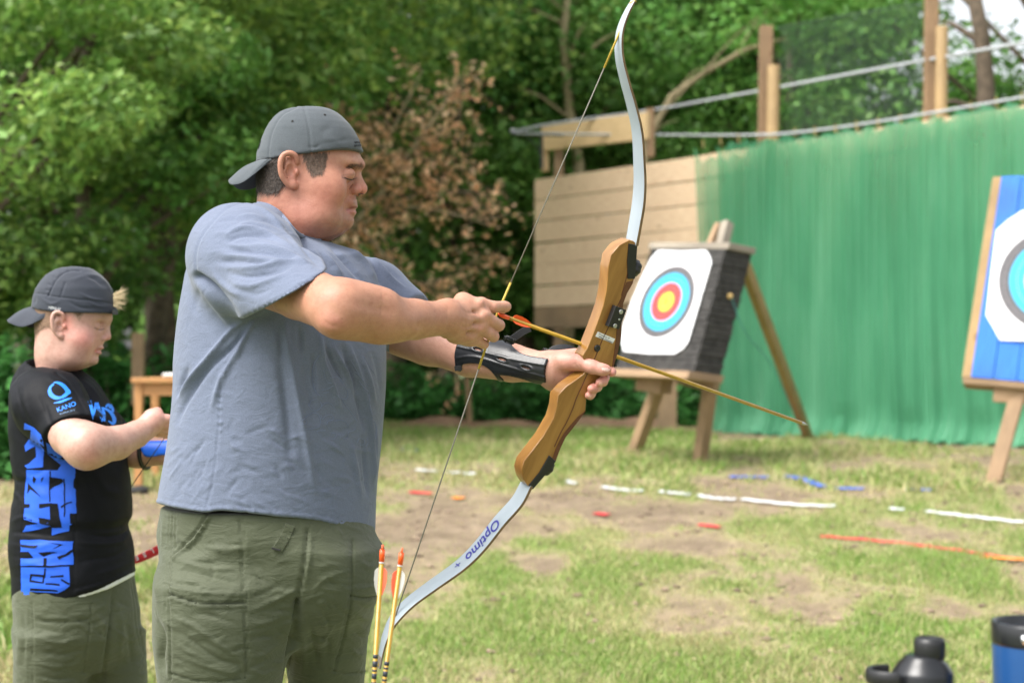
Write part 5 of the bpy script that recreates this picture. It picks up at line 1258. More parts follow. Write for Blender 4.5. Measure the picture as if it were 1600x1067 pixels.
finger([kn['p'], (749, 534, 2.856), (756, 538, 2.868), (755, 538, 2.885), (748, 536, 2.893)], [.0098, .0090, .0085, .008, .0068])
finger([(712, 500, 2.83), (728, 496, 2.868), (745, 494, 2.885), (760, 498, 2.89)], [.016, .0125, .0105, .009], .012)   # thumb, tucked behind the palm
for a, b in (((716, 484, 2.818), (748, 479, 2.833)), ((718, 496, 2.814), (752, 499, 2.822)), ((716, 508, 2.816), (746, 516, 2.825))): f.cone(Ua(*a), Ua(*b), .0022, .0030, .008)
for q in ((750, 473), (757, 492), (751, 510), (737, 526)): f.ell(Ua(q[0], q[1], hd - .026 if q[1] < 500 else hd - .024), (.0065, .005, .006), .010)
for a, b in (((727, 488), (748, 488)), ((728, 503), (749, 507)), ((722, 515), (742, 522))): f.cone(Ua(a[0], a[1], 2.809), Ua(b[0], b[1], 2.814), .0012, .0018, .010, 'sub')
rV, rF = f.mesh(); rV = relax(rV, rF, 1, .35)
def creases(V, F, lst): return folds(V, F, lst)
rV = creases(rV, rF, [([(768, 471), (767, 479), (769, 488)], 1.3, -.5), ([(771, 471), (770, 480), (772, 488)], 1.2, -.4), ([(765, 496), (765, 503), (766, 511)], 1.2, -.45), ([(762, 514), (761, 521), (763, 529)], 1.2, -.4), ([(789, 472), (788, 479), (789, 486)], 1, -.25),
  ([(722, 484), (733, 489), (745, 487)], 2.2, -1.3), ([(716, 505), (728, 512), (738, 508), (744, 507)], 2.4, -1.3), ([(727, 512), (735, 516), (744, 513)], 1.8, .9), ([(721, 494), (730, 499), (742, 499)], 2, .8), ([(700, 472), (699, 490), (702, 515)], 2.5, -.5),
  ([(512, 468), (520, 485), (530, 498)], 6, -1.2), ([(560, 450), (590, 460), (640, 476)], 9, 1.6), ([(540, 470), (580, 480), (620, 490)], 8, -1.6), ([(505, 500), (515, 508), (530, 510)], 4, -1.2)])
rP = pix(rV); rc = np.tile(TAN * [.98, .96, .95], (len(rV), 1))
rc = paint(rc, sstep(690, 760, rP[:, 0]), (.56, .31, .22), .6); rc = paint(rc, gsp(rP, 520, 505, 26, 12), (.50, .20, .15), .5); rc = paint(rc, gsp(rP, 640, 520, 60, 14), (.44, .25, .12), .5)
for q in ((752, 475), (760, 495), (766, 503), (770, 480), (752, 513)): rc = paint(rc, gsp(rP, q[0], q[1], 6, 6), (.60, .27, .20), .5)
rc = paint(rc, sstep(440, 400, rP[:, 0] + (rP[:, 1] - 470) * .8), (.55, .33, .24), .5)
rc = paint(rc, (vnoise(rV, 260, 8) > .68) * .3, (.36, .17, .10), .5); rc = moles(rV, rc, 40, .0014, (.26, .11, .07), 9)
# left arm and bow hand
B_sh, B_el, B_f1, B_f2, B_wr = Ua(576, 474, 3.29), Ua(668, 529, 3.215), Ua(735, 555, 3.155), Ua(800, 567, 3.095), Ua(858, 576, 3.045)
f = Field(Ua(560, 640, 3.16) - [.03, .25, 0], Ua(975, 420, 3.1) + [0, .30, .02], .0022)
f.path([B_sh, B_el], [.054, .046], .03); f.path([B_el, B_f1, B_f2, B_wr], [.0455, .0415, .0355, .0275], .03)
f.ell(Ua(630, 530, 3.235), (.045, .03, .03), .03)
# palm behind the grip
for a, b, r0, r1 in (((862, 565, 3.05), (898, 558, 3.06), .020, .017), ((862, 578, 3.045), (895, 575, 3.055), .023, .020), ((862, 590, 3.045), (885, 592, 3.045), .019, .017), ((866, 598, 3.05), (884, 604, 3.06), .014, .013)): f.cone(Ua(*a), Ua(*b), r0, r1, .016)
f.ell(Ua(878, 576, 3.035), (.022, .017, .026), .014)
for q, pts, rad in (
    ('thumb', [(880, 566, 3.02), (905, 566, 3.0), (926, 573.5, 2.985), (941, 577.5, 2.980), (948, 578, 2.982)], [.019, .0145, .0118, .0100, .0088]),
    ('i', [(898, 563, 3.07), (925, 568, 3.085), (950, 574, 3.05), (956, 581, 3.01), (955.5, 583, 3.0)], [.014, .0105, .0095, .0080, .0068]),
    ('m', [(896, 576, 3.07), (918, 584, 3.085), (944, 590, 3.045), (942, 596, 3.0), (937, 597.5, 2.99)], [.014, .0108, .0098, .0090, .0078]),
    ('r', [(890, 590, 3.07), (912, 597, 3.08), (933, 604, 3.04), (928, 607, 2.998), (924, 607.5, 2.99)], [.0135, .0105, .0095, .0090, .0078]),
    ('p', [(884, 602, 3.06), (904, 608, 3.07), (924, 615, 3.035), (922, 618, 3.0), (919, 618, 2.993)], [.012, .0092, .0082, .0074, .0066])):
    f.path([Ua(*p) for p in pts], rad, .010 if q == 'thumb' else .0035)
lV, lF = f.mesh(); lV = relax(lV, lF, 1, .35)
lV = creases(lV, lF, [([(896, 566), (903, 575), (909, 583)], 1.6, -1.2), ([(900, 565), (906, 572), (912, 580)], 1.3, -.9), ([(926, 565), (927, 573), (926, 582)], 1.2, -.6), ([(930, 566), (931, 574), (930, 584)], 1.1, -.4), ([(866, 562), (872, 575), (886, 588)], 4, -1.0), ([(872, 585), (885, 592), (900, 590)], 3, .8), ([(858, 556), (861, 575), (858, 596)], 1.5, -.5)])
lP = pix(lV); lc = np.tile(np.array([.48, .26, .195]), (len(lV), 1)); lc = paint(lc, sstep(850, 890, lP[:, 0]), (.58, .28, .22), .7)
nearm = lV[:, 1] < 3.02
for q in ((946.5, 577, 6.5, 2.6),): lc = paint(lc, (((lP[:, 0] - q[0]) / q[2]) ** 2 + ((lP[:, 1] - q[1] - (q[0] - lP[:, 0]) * -.12) / q[3]) ** 2 < 1) * nearm, (.85, .62, .56), .95)
for q in ((938.5, 600, 3, 3.6), (922, 619.5, 2.5, 2.6)): lc = paint(lc, (((lP[:, 0] - q[0]) / q[2]) ** 2 + ((lP[:, 1] - q[1]) / q[3]) ** 2 < 1) * nearm, (.72, .46, .36), .8)
for q in ((930, 604), (948, 592), (958, 586), (918, 612)): lc = paint(lc, gsp(lP, q[0], q[1], 8, 7), (.62, .22, .18), .5)
lc = moles(lV, lc, 25, .0014, (.28, .12, .08), 19)

# ------------------------------------------------------------------ the man's trunk and legs under the clothes, then one body mesh
f = Field(Ua(440, 900, 3.1) - [.32, .3, .0], (Ua(440, 380, 3.1) + [.34, .34, 0]), .011)
zz = lambda py, d=3.1: U(800, py, d).z
xx = lambda px, d=3.1: U(px, 500, d).x
f.loft([(zz(430), xx(440), 3.08, .10, .10), (zz(460), xx(445), 3.10, .13, .12), (zz(600), xx(440), 3.10, .165, .165), (zz(720), xx(435), 3.10, .165, .165), (zz(800), xx(425), 3.10, .15, .14), (zz(815), xx(460), 3.00, .035, .05), (zz(900), xx(418), 3.10, .17, .15)][:5] + [(zz(900), xx(418), 3.10, .13, .12)], 0, 2, 0)
f.cone((xx(375), 2.99, zz(425)), (xx(535), 3.22, zz(475)), .05, .04, .05); f.cone((xx(375), 2.99, zz(425)), tuple(Ua(405, 432, 2.89)), .045, .045, .03); f.cone((xx(535), 3.22, zz(475)), tuple(Ua(572, 480, 3.29)), .04, .04, .03); f.cone((xx(450), 3.08, zz(430)), (xx(450), 3.08, zz(380)), .06, .055, .03)
tV, tF = f.mesh()
def legs(pts, rs_, h, foot, fdir):
    lo = np.min(pts, 0) - .2; hi = np.max(pts, 0) + .2; lo[2] = -.02; f = Field(lo, hi, h); f.path(pts, rs_, .03); return f.mesh()
L1 = [(xx(346, 2.97), 2.97, .78), (xx(345, 2.97), 2.96, .50), (xx(345, 2.97) - .01, 2.98, .28), (xx(345, 2.97) - .01, 2.99, .10)]
L2 = [(xx(505, 3.2), 3.22, .78), (xx(500, 3.2), 3.22, .50), (xx(500, 3.2) - .01, 3.24, .28), (xx(500, 3.2) - .01, 3.25, .10)]
L1[0] = (L1[0][0], L1[0][1], .90); L2[0] = (L2[0][0], L2[0][1], .90); l1 = legs(np.array(L1), [.07, .058, .058, .042], .011, None, None); l2 = legs(np.array(L2), [.07, .058, .058, .042], .011, None, None)
f = Field((xx(462) - .09, 2.78, zz(822)), (xx(462) + .11, 2.98, zz(770)), .004); f.ell((xx(466), 2.965, zz(799)), (.030, .050, .0185), 0); be = f.mesh()
man = thing('person', (xx(430), 3.1, 0), 'man in a blue grey T-shirt and backward grey cap nocking an arrow', 'person')
parts = [(hV, hF), (rV, rF), (lV, lF), (tV, tF), l1, l2, be]; bV, bF = join(parts)
bc = np.concatenate([hc, rc, lc] + [np.tile(TAN, (len(p[0]), 1)) for p in parts[3:]])
body = mk('body', bV, bF, M['skin'], man, True, bc)
def shoes(pts, dirx, par, s=1.0):
    for p in pts:
        f = Field((p[0] - .12, p[1] - .3, -.02), (p[0] + .3, p[1] + .12, .16), .008); d = np.array([.85, -.45, 0]); a = np.array([p[0], p[1], .055])
        f.cone(a - d * .03, a + d * .10 * s, .048 * s, .046 * s, .02); f.cone(a + d * .10 * s + [0, 0, -.012], a + d * .20 * s + [0, 0, -.018], .044 * s, .034 * s, .02); f.cone(a - d * .02, a + [0, 0, .07], .05 * s, .048 * s, .02)
        f.cut((0, 0, .004), (0, 0, -1), 0); v, fc = f.mesh(); mk('shoe', v, fc, M['shoe'], par)
shoes([L1[3], L2[3]], 0, man)

# hair of the man
def hairpatch(name, V, F, poly, par, mat, off, seed, both=True, strands=0, sdir=(-.3, 0, -1), slen=.007, yc=3.08, wmax=.0785):
    P = pix(V); N = vnormals(V, F); m = inpoly(P + (vnoise(V, 260, seed + 3)[:, None] - .5) * 4, poly) & (np.abs(V[:, 1] - yc) < wmax)
    fm = m[F].all(1); f2 = F[fm]; used = np.unique(f2); mp = np.full(len(V), -1); mp[used] = np.arange(len(used))
    v2 = V[used] + N[used] * (off * (.55 + .9 * vnoise(V[used], 420, seed)))[:, None]; o = mk(name, v2, mp[f2], mat, par)
    if strands:
        rs = np.random.RandomState(seed); m2 = inpoly(P + rs.normal(size=P.shape) * 2.0, poly) & (np.abs(V[:, 1] - yc) < wmax) & (P[:, 1] > np.asarray(poly)[:, 1].min() + 1); used = np.nonzero(m2)[0]; v2 = V[used] + N[used] * max(off, 0) * .5; i = rs.choice(len(used), strands); b = v2[i]; n = N[used][i]; d = np.array(sdir) + .22 * rs.normal(size=(strands, 3)); d = d - n * (d * n).sum(1)[:, None] * .8 + n * .25; d /= np.linalg.norm(d, axis=1)[:, None]
        L = slen * (.5 + rs.rand(strands))[:, None]; s = np.cross(n, d) * .00035; VV = np.stack([b - s, b + s, b + d * L + s * .3, b + d * L - s * .3], 1).reshape(-1, 3); q = np.arange(strands) * 4
        mk('hair_strands', VV, np.stack([q, q + 1, q + 2, q + 3], 1), mat, o, False)
    return o
manear = lambda: None
hairpatch('hair', hV, hF, [(390, 240), (451, 244), (449, 252), (446, 262), (446, 276), (448, 286), (440, 296), (432, 303), (418, 303), (403, 300), (390, 300)], man, M['hair'], .0028, 5, strands=2600, slen=.010)
hairpatch('temple_hair', hV, hF, [(474, 240), (512, 236), (511, 247), (507, 255), (504, 266), (503, 274), (498, 272), (494, 275), (488, 270), (483, 262), (479, 253)], man, M['hairgrey'], -.0004, 6, strands=3600, slen=.007, sdir=(-.1, 0, -1))
d_, t_ = polydist(hP, smoothline([(543, 262), (550, 258), (558, 257.5), (565, 261)])); 
hairpatch('eyebrow', hV, hF, [(541, 262.5), (547, 258), (556, 255.5), (566, 257), (568, 260), (561, 259.5), (552, 260)], man, M['skin_brow'], -.0006, 8, strands=620, slen=.006, sdir=(-.9, 0, .15))
hbv = bvh_of(hV, hF); MB().tube(project_px(smoothline([(538, 277.5), (543, 279.8), (549, 280.8), (554, 280)], 3), hbv, .0003), [.0005, .0007, .0009, .0010, .0010, .0010, .0010, .0009, .0007, .0005], 5).build('eyelashes', M['hair'], man, True)

# ------------------------------------------------------------------ cap
def capcrown(D, rows, edge, h, name, mat, par, dents, seams, hwoff=.004, close=None):
    lo = (U(min(r[1] for r in rows), 0, D).x - .02, D - .11, U(0, max(e[1] for e in edge) + 6, D).z); hi = (U(max(r[2] for r in rows), 0, D).x + .02, D + .11, U(0, rows[0][0] - 8, D).z)
    f = Field(lo, hi, h); A = []
    for r in rows:
        xb, xf = U(r[1], r[0], D).x, U(r[2], r[0], D).x; A.append((U(800, r[0], D).z, (xb + xf) / 2, D, (xf - xb) / 2, r[3]))
    A = np.array(sorted(A)); zz_ = np.linspace(A[0, 0], A[-1, 0], 120); S = np.stack([zz_] + [np.interp(zz_, A[:, 0], A[:, i]) for i in range(1, 5)], 1); f.loft([tuple(r) for r in S], 0, 2.15, 0)
    e = np.array(sorted(edge)); X = f.ax[0][:, None, None]; px = 800 + FPX * X / D; ez = np.interp(px, e[:, 0], e[:, 1]); ezw = np.array([U(0, v, D).z for v in ez.ravel()])[:, None, None]
    Z = f.ax[2][None, None, :]; f.F = np.maximum(f.F, (ezw - Z + 0 * f.ax[1][None, :, None]).astype(np.float32))
    v, fc = f.mesh(); v = relax(v, fc, 2, .5); v = folds(v, fc, [(q[0], q[1], q[2] * 1.6) + tuple(q[3:]) for q in dents]); v = folds(v, fc, [(q[0], q[1], q[2] * 2.2) + tuple(q[3:]) for q in seams])
    return v, fc
cap_rows = [(168.2, 478, 496, .012), (169.5, 462, 511, .028), (172, 449, 518, .040), (177, 437, 528, .052), (185, 428, 537.5, .063), (195, 420.5, 547, .072), (205, 415, 554, .078), (217, 410, 560.5, .082), (230, 405.5, 565.5, .0845), (240, 402, 567.5, .0855), (262, 400, 568, .086)]
cap_edge = [(398, 255), (412, 256.5), (430, 256), (452, 252), (470, 250), (490, 248.4), (510, 245), (528, 242), (550, 239), (569, 237.5)]
seams = [([(475, 169), (482, 197), (486, 234), (487, 250)], 1.6, -.7, 'seam'), ([(464, 168), (440, 181), (426, 205), (420, 235), (420, 258)], 1.6, -.7, 'seam'), ([(400, 247.5), (430, 248.5), (452, 244.5), (490, 241), (528, 234.5), (569, 230)], 1.1, -.45, 'seam'), ([(400, 254), (430, 254.5), (452, 250.5), (490, 246.5), (528, 240.5), (569, 236)], 1.8, .8, 'seam')]
dents = [([(500, 224), (530, 221), (545, 218)], 3, -.6), ([(480, 230), (492, 231), (500, 226)], 2.2, -1.2), ([(483, 232), (495, 233.5)], 2, .9), ([(435, 235), (450, 240)], 5, -.8), ([(500, 210), (520, 195)], 6, -.7), ([(440, 200), (455, 210), (470, 235)], 9, -1.0), ([(505, 215), (535, 225)], 6, .9)]
cV, cF = capcrown(DM, cap_rows, cap_edge, .0024, 'cap', M['capgrey'], man, dents, seams)
cap = mk('cap', cV, cF, M['capgrey'], man)
def brim(D, n_=26, m_=14, pts=None, inn=None, depth=.078, name='brim', mat='capgrey', par=None, th=.0028):
    out = smoothline(pts, 8); inn_ = smoothline(inn, 8); V = []; res = 21
    def at(L, t): s = t * (len(L) - 1); i = min(int(s), len(L) - 2); return L[i] * (1 - s + i) + L[i + 1] * (s - i)
    G_ = []
    for j in range(-res, res + 1):
        t = abs(j) / res; off = math.sin(t * math.pi / 2) * depth * (1 if j > 0 else -1)
        o_ = at(out, t); i_ = at(inn_, t); po = U(o_[0], o_[1], D); pi = U(i_[0], i_[1], D); po.y = D + off * .93; pi.y = D + off
        row = []
        for k in range(m_ + 1):
            s = k / m_; p = pi.lerp(po, s); p.z += .006 * math.sin(s * math.pi) * (1 - t); row.append(p)
        G_.append(row)
    V = []
    for q in (0, -th):
        for row in G_:
            for p in row: V.append((p.x, p.y, p.z + q))
    n = len(G_); F = []; K = m_ + 1; b = n * K
    for i in range(n - 1):
        for k in range(m_): F.append((i * K + k, (i + 1) * K + k, (i + 1) * K + k + 1, i * K + k + 1)); F.append((b + i * K + k, b + i * K + k + 1, b + (i + 1) * K + k + 1, b + (i + 1) * K + k))
        F.append((i * K + m_, (i + 1) * K + m_, b + (i + 1) * K + m_, b + i * K + m_)); F.append((i * K, b + i * K, b + (i + 1) * K, (i + 1) * K))
    for k in range(m_): F.append((k, k + 1, b + k + 1, b + k)); F.append(((n - 1) * K + k, b + (n - 1) * K + k, b + (n - 1) * K + k + 1, (n - 1) * K + k + 1))
    o = mk(name, V, F, M[mat], par, bevel=.0008); bm = bmesh.new(); bm.from_mesh(o.data); bmesh.ops.recalc_face_normals(bm, faces=bm.faces); bm.to_mesh(o.data); bm.free(); return o
brim(DM, pts=[(358.5, 280), (360, 284), (368, 290.3), (386, 288.5), (405, 277), (431, 257.5)], inn=[(402, 252), (405, 253.5), (411, 254.5), (418, 255.3), (425, 256), (433, 256)], depth=.074, par=cap)
MB().lathe(U(469, 169.5, DM), [(.0085, -.002), (.0085, .001), (.006, .0028), (.001, .0034)], 16).build('button', M['capgrey'], cap, True)
cb = bvh_of(cV, cF)
for p in ((457, 190), (507.5, 180)):
    q = project_px([p], cb, .0003)[0]; MB().lathe(q, [(.0022, 0), (.0024, .0005), (.0014, .0006), (.001, -.0005)], 12, (q - Vector((U(485, 215, DM)))).normalized()).build('eyelet', M['dark'], cap, True)
lettering('cap_lettering', 'USOA', (553.5, 224.5), (565.2, 223.6), 2.9, cb, .0006, M['capink'], cap, bold=.03)
lettering('cap_lettering', 'BRAVES', (553.5, 229.6), (566.6, 228.0), 2.9, cb, .0006, M['capink'], cap, bold=.03)
decal('cap_emblem', [(404, 234), (403, 226), (406, 218), (408.5, 215), (408, 222), (405.5, 230)], cb, .0006, M['capink'], cap, 3)

# ------------------------------------------------------------------ T-shirt
hf = math.radians(55)      # direction of the shoulder line
sil = [(330, 372, 470), (345, 345, 500), (360, 318, 520), (380, 306, 545), (400, 297, 565), (430, 291, 585), (450, 288, 594), (480, 283, 600), (510, 277, 602), (540, 274, 603), (570, 272, 603), (600, 272, 602.5), (640, 269.5, 600), (680, 265, 597), (720, 258, 593), (750, 252, 590), (785, 245.5, 588), (820, 243, 587), (850, 243, 586)]
sil[:5] = [(335, 365, 425), (348, 338, 445), (360, 318, 470), (380, 306, 520), (400, 297, 560)]
rows = []
for (py, l, r) in sil:
    l += 5 if py > 480 else 3; r -= 4 if py > 480 else 0; ce = (l + r) / 2; hw = (r - l) / 2 / FPX * 3.08
    a = min(.205, hw * 1.05) if py > 420 else min(hw * 1.0, .17) * (.8 if py < 360 else 1); b2 = (hw ** 2 - (math.cos(hf) * a) ** 2); b_ = math.sqrt(max(b2, .006)) / math.sin(hf)
    rows.append((zz(py, 3.08), xx(ce, 3.08), 3.09, a, b_))
f = Field((xx(225), 2.56, zz(852, 3.1)), (xx(668), 3.50, zz(302, 3.0)), .0036)
f.loft(rows, hf, 2.1, 0)
# shoulders and sleeves
def smerge(f, g, k):
    h = np.maximum(k - np.abs(f.F - g.F), 0) / k; f.F = np.minimum(f.F, g.F) - h * h * k * .25
def like(f):
    g = Field(f.lo, f.lo + .01, f.h); g.n = f.n; g.ax = f.ax; g.F = np.full(tuple(f.n), 1.0, np.float32); return g
f.cone(Ua(380, 374, 2.98), Ua(418, 366, 3.05), .060, .050, .05)
f.cone(Ua(400, 370, 3.0), Ua(360, 380, 2.95), .045, .06, .04)
f.cone(Ua(510, 450, 3.18), Ua(560, 460, 3.26), .068, .070, .06)
S1 = like(f)
S1.cone(Ua(367, 402, 2.95), Ua(387, 410, 2.91), .085, .088, .04); S1.cone(Ua(387, 410, 2.91), Ua(440, 456, 2.785), .088, .080, .05); S1.cone(Ua(440, 456, 2.785), Ua(500, 500, 2.68), .079, .076, .02)
sa, sb_ = Ua(511, 424, 2.80), Ua(377, 503, 2.80); armd = Ua(500, 505, 2.60) - Ua(383, 412, 2.91); pn1 = np.array([.51, .14, -.86]); pc1 = Ua(443, 463, 2.70)
S1.cut(pc1, pn1, .004); smerge(f, S1, .028)
S2 = like(f)
S2.cone(Ua(552, 462, 3.27), Ua(580, 470, 3.27), .074, .074, .03); S2.cone(Ua(580, 470, 3.27), Ua(626, 498, 3.235), .076, .060, .04); S2.cone(Ua(626, 498, 3.235), Ua(660, 534, 3.20), .060, .058, .03)
sa2, sb2 = Ua(660, 466, 3.22), Ua(607, 552, 3.22); armd2 = Ua(672, 540, 3.2) - Ua(585, 450, 3.28); ch2 = sb2 - sa2; ch2 /= np.linalg.norm(ch2); pn2 = armd2 - ch2 * (armd2 @ ch2); pn2 /= np.linalg.norm(pn2); pc2 = (sa2 + sb2) / 2
S2.cut(pc2, pn2, .004); smerge(f, S2, .02)
# neck opening and hem
f.cone(Ua(462, 425, 3.085), Ua(456, 340, 3.08), .052, .074, .010, 'sub')
hemx = np.array([225, 243, 275, 320, 345, 400, 440, 462, 500, 540, 585, 610]); hemy = np.array([786, 785, 793, 800, 797, 802, 807, 808, 813, 824, 838, 842.])
X = f.ax[0][:, None, None]; Y = f.ax[1][None, :, None]; Z = f.ax[2][None, None, :]; pxs = 800 + FPX * X / np.maximum(Y, 2.5)
hz = np.interp(pxs, hemx, hemy); hz = np.where(Y > 3.12, np.interp(800 + FPX * X / 3.1, hemx, hemy) , hz); ezw = CAMZ - (hz - 570) / FPX * np.where(Y > 3.12, 3.1, Y)
f.F = np.maximum(f.F, (ezw - Z).astype(np.float32))
V, F_ = f.mesh(); V = relax(V, F_, 3, .5)
o3 = lambda l, s=3.81, x=220, y=280: [(x + a / s, y + b / s) for a, b in l]
o7 = lambda l: [(220 + a / 3.333, 540 + b / 3.333) for a, b in l]
FL = [
 # sleeve wrinkles (ridge and valley pairs)
 (o3([(500, 345), (560, 305), (640, 290), (760, 325), (900, 400)]), 3.0, 2.4), (o3([(480, 330), (560, 285), (660, 262), (780, 290)]), 2.6, 1.7), (o3([(520, 372), (600, 335), (700, 335), (840, 375)]), 3, -2.2),
 (o3([(505, 385), (600, 405), (760, 408), (900, 450), (1010, 520)]), 3.0, 2.6), (o3([(540, 428), (640, 436), (780, 448), (920, 490)]), 2.8, -2.2), (o3([(460, 450), (600, 462), (760, 486), (860, 505)]), 3.0, 2.4),
 (o3([(480, 492), (600, 490), (740, 512)]), 2.8, -1.8), (o3([(490, 525), (640, 530), (780, 512), (900, 490), (1010, 500)]), 3.2, 2.6), (o3([(520, 560), (640, 580), (780, 560), (880, 530)]), 3.6, -2.2), (o3([(530, 612), (650, 636), (760, 608), (860, 566)]), 3.0, 2.0),
 (o3([(580, 655), (690, 684), (790, 645)]), 3, -1.6), (o3([(420, 560), (520, 650), (600, 700)]), 4, 2.0), (o3([(640, 140), (740, 190), (850, 300), (980, 440)]), 3, 2.2), (o3([(700, 240), (800, 270), (900, 340), (1000, 450), (1060, 520)]), 3, -2.0), (o3([(560, 230), (650, 215), (740, 235)]), 2.6, 1.6), (o3([(440, 260), (520, 240), (600, 240)]), 3.5, -1.4),
 (o3([(410, 340), (480, 320), (560, 350)]), 3.5, 1.2), (o3([(390, 440), (470, 430), (560, 440)]), 3.5, 1.3), (o3([(400, 500), (480, 490), (560, 500)]), 3.5, -1.3),
 # sleeve seam to the body and hem stitching
 (o3([(630, 128), (520, 170), (420, 260), (350, 360), (325, 460), (330, 570)]), 1.8, -1.3, 'seam'), (o3([(1085, 560), (960, 625), (820, 705), (700, 775), (592, 832)]), 1.1, -1.1, 'seam'), (o3([(1090, 575), (965, 645), (826, 728), (706, 798), (600, 850)]), 2.2, 1.3, 'seam'), (o3([(630, 128), (760, 200), (880, 300), (985, 405)]), 1.4, -.9, 'seam'),
 # under the arm
 (o3([(335, 580), (420, 640), (500, 730), (590, 840)]), 5, -6, 'open'), (o3([(330, 610), (400, 690), (480, 790), (560, 900)]), 5, 2.5), (o3([(350, 660), (330, 720), (320, 800)]), 5, -1.6),
 (o3([(600, 850), (540, 900), (470, 980), (400, 1060)]), 3.2, 3.2), (o3([(640, 880), (580, 950), (530, 1010), (450, 1090)]), 3.2, -3), (o3([(700, 830), (640, 900), (590, 1000), (560, 1067)]), 3.5, 2.6), (o3([(860, 850), (870, 950), (880, 1067)]), 3.5, 2.2), (o3([(820, 860), (830, 960), (840, 1060)]), 4, -2), (o3([(940, 880), (950, 960), (955, 1060)]), 4, -2.2), (o3([(1065, 920), (1075, 1000), (1090, 1067)]), 4, 3),
 # chest beyond the arm
 (o3([(1170, 385), (1250, 430), (1330, 500), (1400, 600)]), 3.4, 3.2), (o3([(1120, 400), (1190, 460), (1270, 550), (1330, 620)]), 3.2, -2.8), (o3([(1090, 440), (1140, 500), (1200, 580)]), 3.2, 2.6), (o3([(1300, 420), (1380, 480), (1420, 560), (1430, 630)]), 3, -2.6), (o3([(1390, 470), (1450, 540), (1500, 600), (1580, 660)]), 3, 2.4), (o3([(1440, 520), (1500, 560), (1560, 620)]), 3, -1.6), (o3([(1020, 420), (1060, 470), (1100, 530)]), 2.5, 1.8), (o3([(1400, 480), (1405, 540), (1425, 620)]), 1.4, -1.1, 'seam'),
 # trunk: pulls from the armpit, verticals, drape of the hem
 (o7([(420, 0), (330, 90), (250, 190), (180, 300)]), 3.6, 3.8), (o7([(470, 0), (380, 90), (310, 170), (230, 300), (190, 400)]), 4, -3.2), (o7([(520, 0), (440, 130), (400, 230), (370, 330)]), 4, 2.6), (o7([(250, 110), (215, 200), (190, 290)]), 4, -2.2), (o7([(150, 330), (130, 420), (125, 520)]), 4, 1.6),
 (o7([(770, 0), (795, 160), (830, 360), (870, 560), (905, 760)]), 5, 3.2), (o7([(720, 20), (745, 200), (770, 420), (780, 600)]), 7, -2.4), (o7([(850, 30), (870, 200), (900, 400)]), 6, -2.0), (o7([(930, 20), (960, 110), (1010, 240), (1040, 340)]), 3, 3.2), (o7([(900, 40), (900, 160), (910, 250)]), 3, -2.4),
 (o7([(1000, 0), (1050, 100), (1090, 180), (1140, 290)]), 2.8, 3.0), (o7([(960, 0), (1000, 90), (1050, 190)]), 2.8, -2.6), (o7([(1085, 0), (1120, 110), (1160, 260), (1190, 420), (1205, 560), (1215, 740)]), 2.8, 4.2), (o7([(1050, 0), (1090, 130), (1130, 280), (1160, 430)]), 3.2, -3.4), (o7([(1150, 60), (1190, 180), (1220, 300)]), 3, 2.4), (o7([(1200, 20), (1230, 120), (1250, 260)]), 3, -1.6), (o7([(1230, 420), (1225, 560), (1210, 700)]), 3, 1.8), (o7([(1150, 470), (1170, 620), (1180, 780)]), 3.4, -2.4), (o7([(1100, 520), (1125, 660), (1150, 800)]), 3.4, 1.8),
 # side seam
 (o7([(500, 0), (440, 110), (412, 260), (405, 420), (392, 560), (376, 700), (345, 820)]), 1.5, -1.5, 'seam'),
]
for (a, b) in ((140, 1.0), (175, .9), (210, 1.2), (250, .8), (290, 1.1), (330, .9)):   # puckers of the side seam
    FL.append((o7([(395, a + 100), (412, a + 112), (425, a + 106)]), 1.6, 1.6 * b))
rs = np.random.RandomState(3)
for i in range(70):    # fine crumples of the lower front
    cx, cy = rs.uniform(440, 1180), rs.uniform(400, 860); L = rs.uniform(50, 150); an = rs.uniform(.2, 1.0) if cx > 480 else rs.uniform(-1.2, -.5); an = an if rs.rand() < .75 else -an * .5
    dx, dy = math.cos(an) * L / 2, math.sin(an) * L / 2; FL.append((o7([(cx - dx, cy - dy), (cx + rs.uniform(-9, 9), cy + rs.uniform(-9, 9)), (cx + dx, cy + dy)]), rs.uniform(1.8, 2.8), rs.choice([-1, 1]) * rs.uniform(.7, 1.5)))
for i in range(22):
    cx, cy = rs.uniform(150, 380), rs.uniform(520, 780); L = rs.uniform(60, 160); an = rs.uniform(-1.15, -.6); dx, dy = math.cos(an) * L / 2, math.sin(an) * L / 2
    FL.append((o7([(cx - dx, cy - dy), (cx + rs.uniform(-9, 9), cy + rs.uniform(-9, 9)), (cx + dx, cy + dy)]), rs.uniform(2, 3.2), rs.choice([-1, 1]) * rs.uniform(.8, 1.6)))
for i in range(16):
    cx, cy = rs.uniform(400, 1000), rs.uniform(250, 640); q = o3([(cx - 40, cy + 8), (cx, cy), (cx + 45, cy + 5)]); FL.append((q, 1.8, rs.uniform(-.9, .9)))
hem = [(x, y - 8.5) for x, y in zip(hemx[1:-1], hemy[1:-1])]; FL.append((hem, 1.0, -1.0, 'seam')); FL.append(([(x, y + 5.5) for x, y in hem], 2.6, 1.1, 'seam'))
for i in range(26):
    x = 250 + i * 13.2; y = float(np.interp(x, hemx, hemy)); FL.append(([(x, y - 7), (x + 2.5, y - 3.5), (x + 1, y)], 1.3, rs.uniform(-1, 1) * 1.3))
V = folds(V, F_, [(q[0], q[1], q[2] * (2.7 if abs(q[2]) > 1.7 else 1.6)) + tuple(q[3:]) for q in FL])
N = vnormals(V, F_); far = sstep(0, .4, N[:, 1]); V = V + N * (.006 * (fbm(V * [1, 1, .5], 9, 21, 3) - .5) * (.35 + far))[:, None]
V = relax(V, F_, 1, .3)
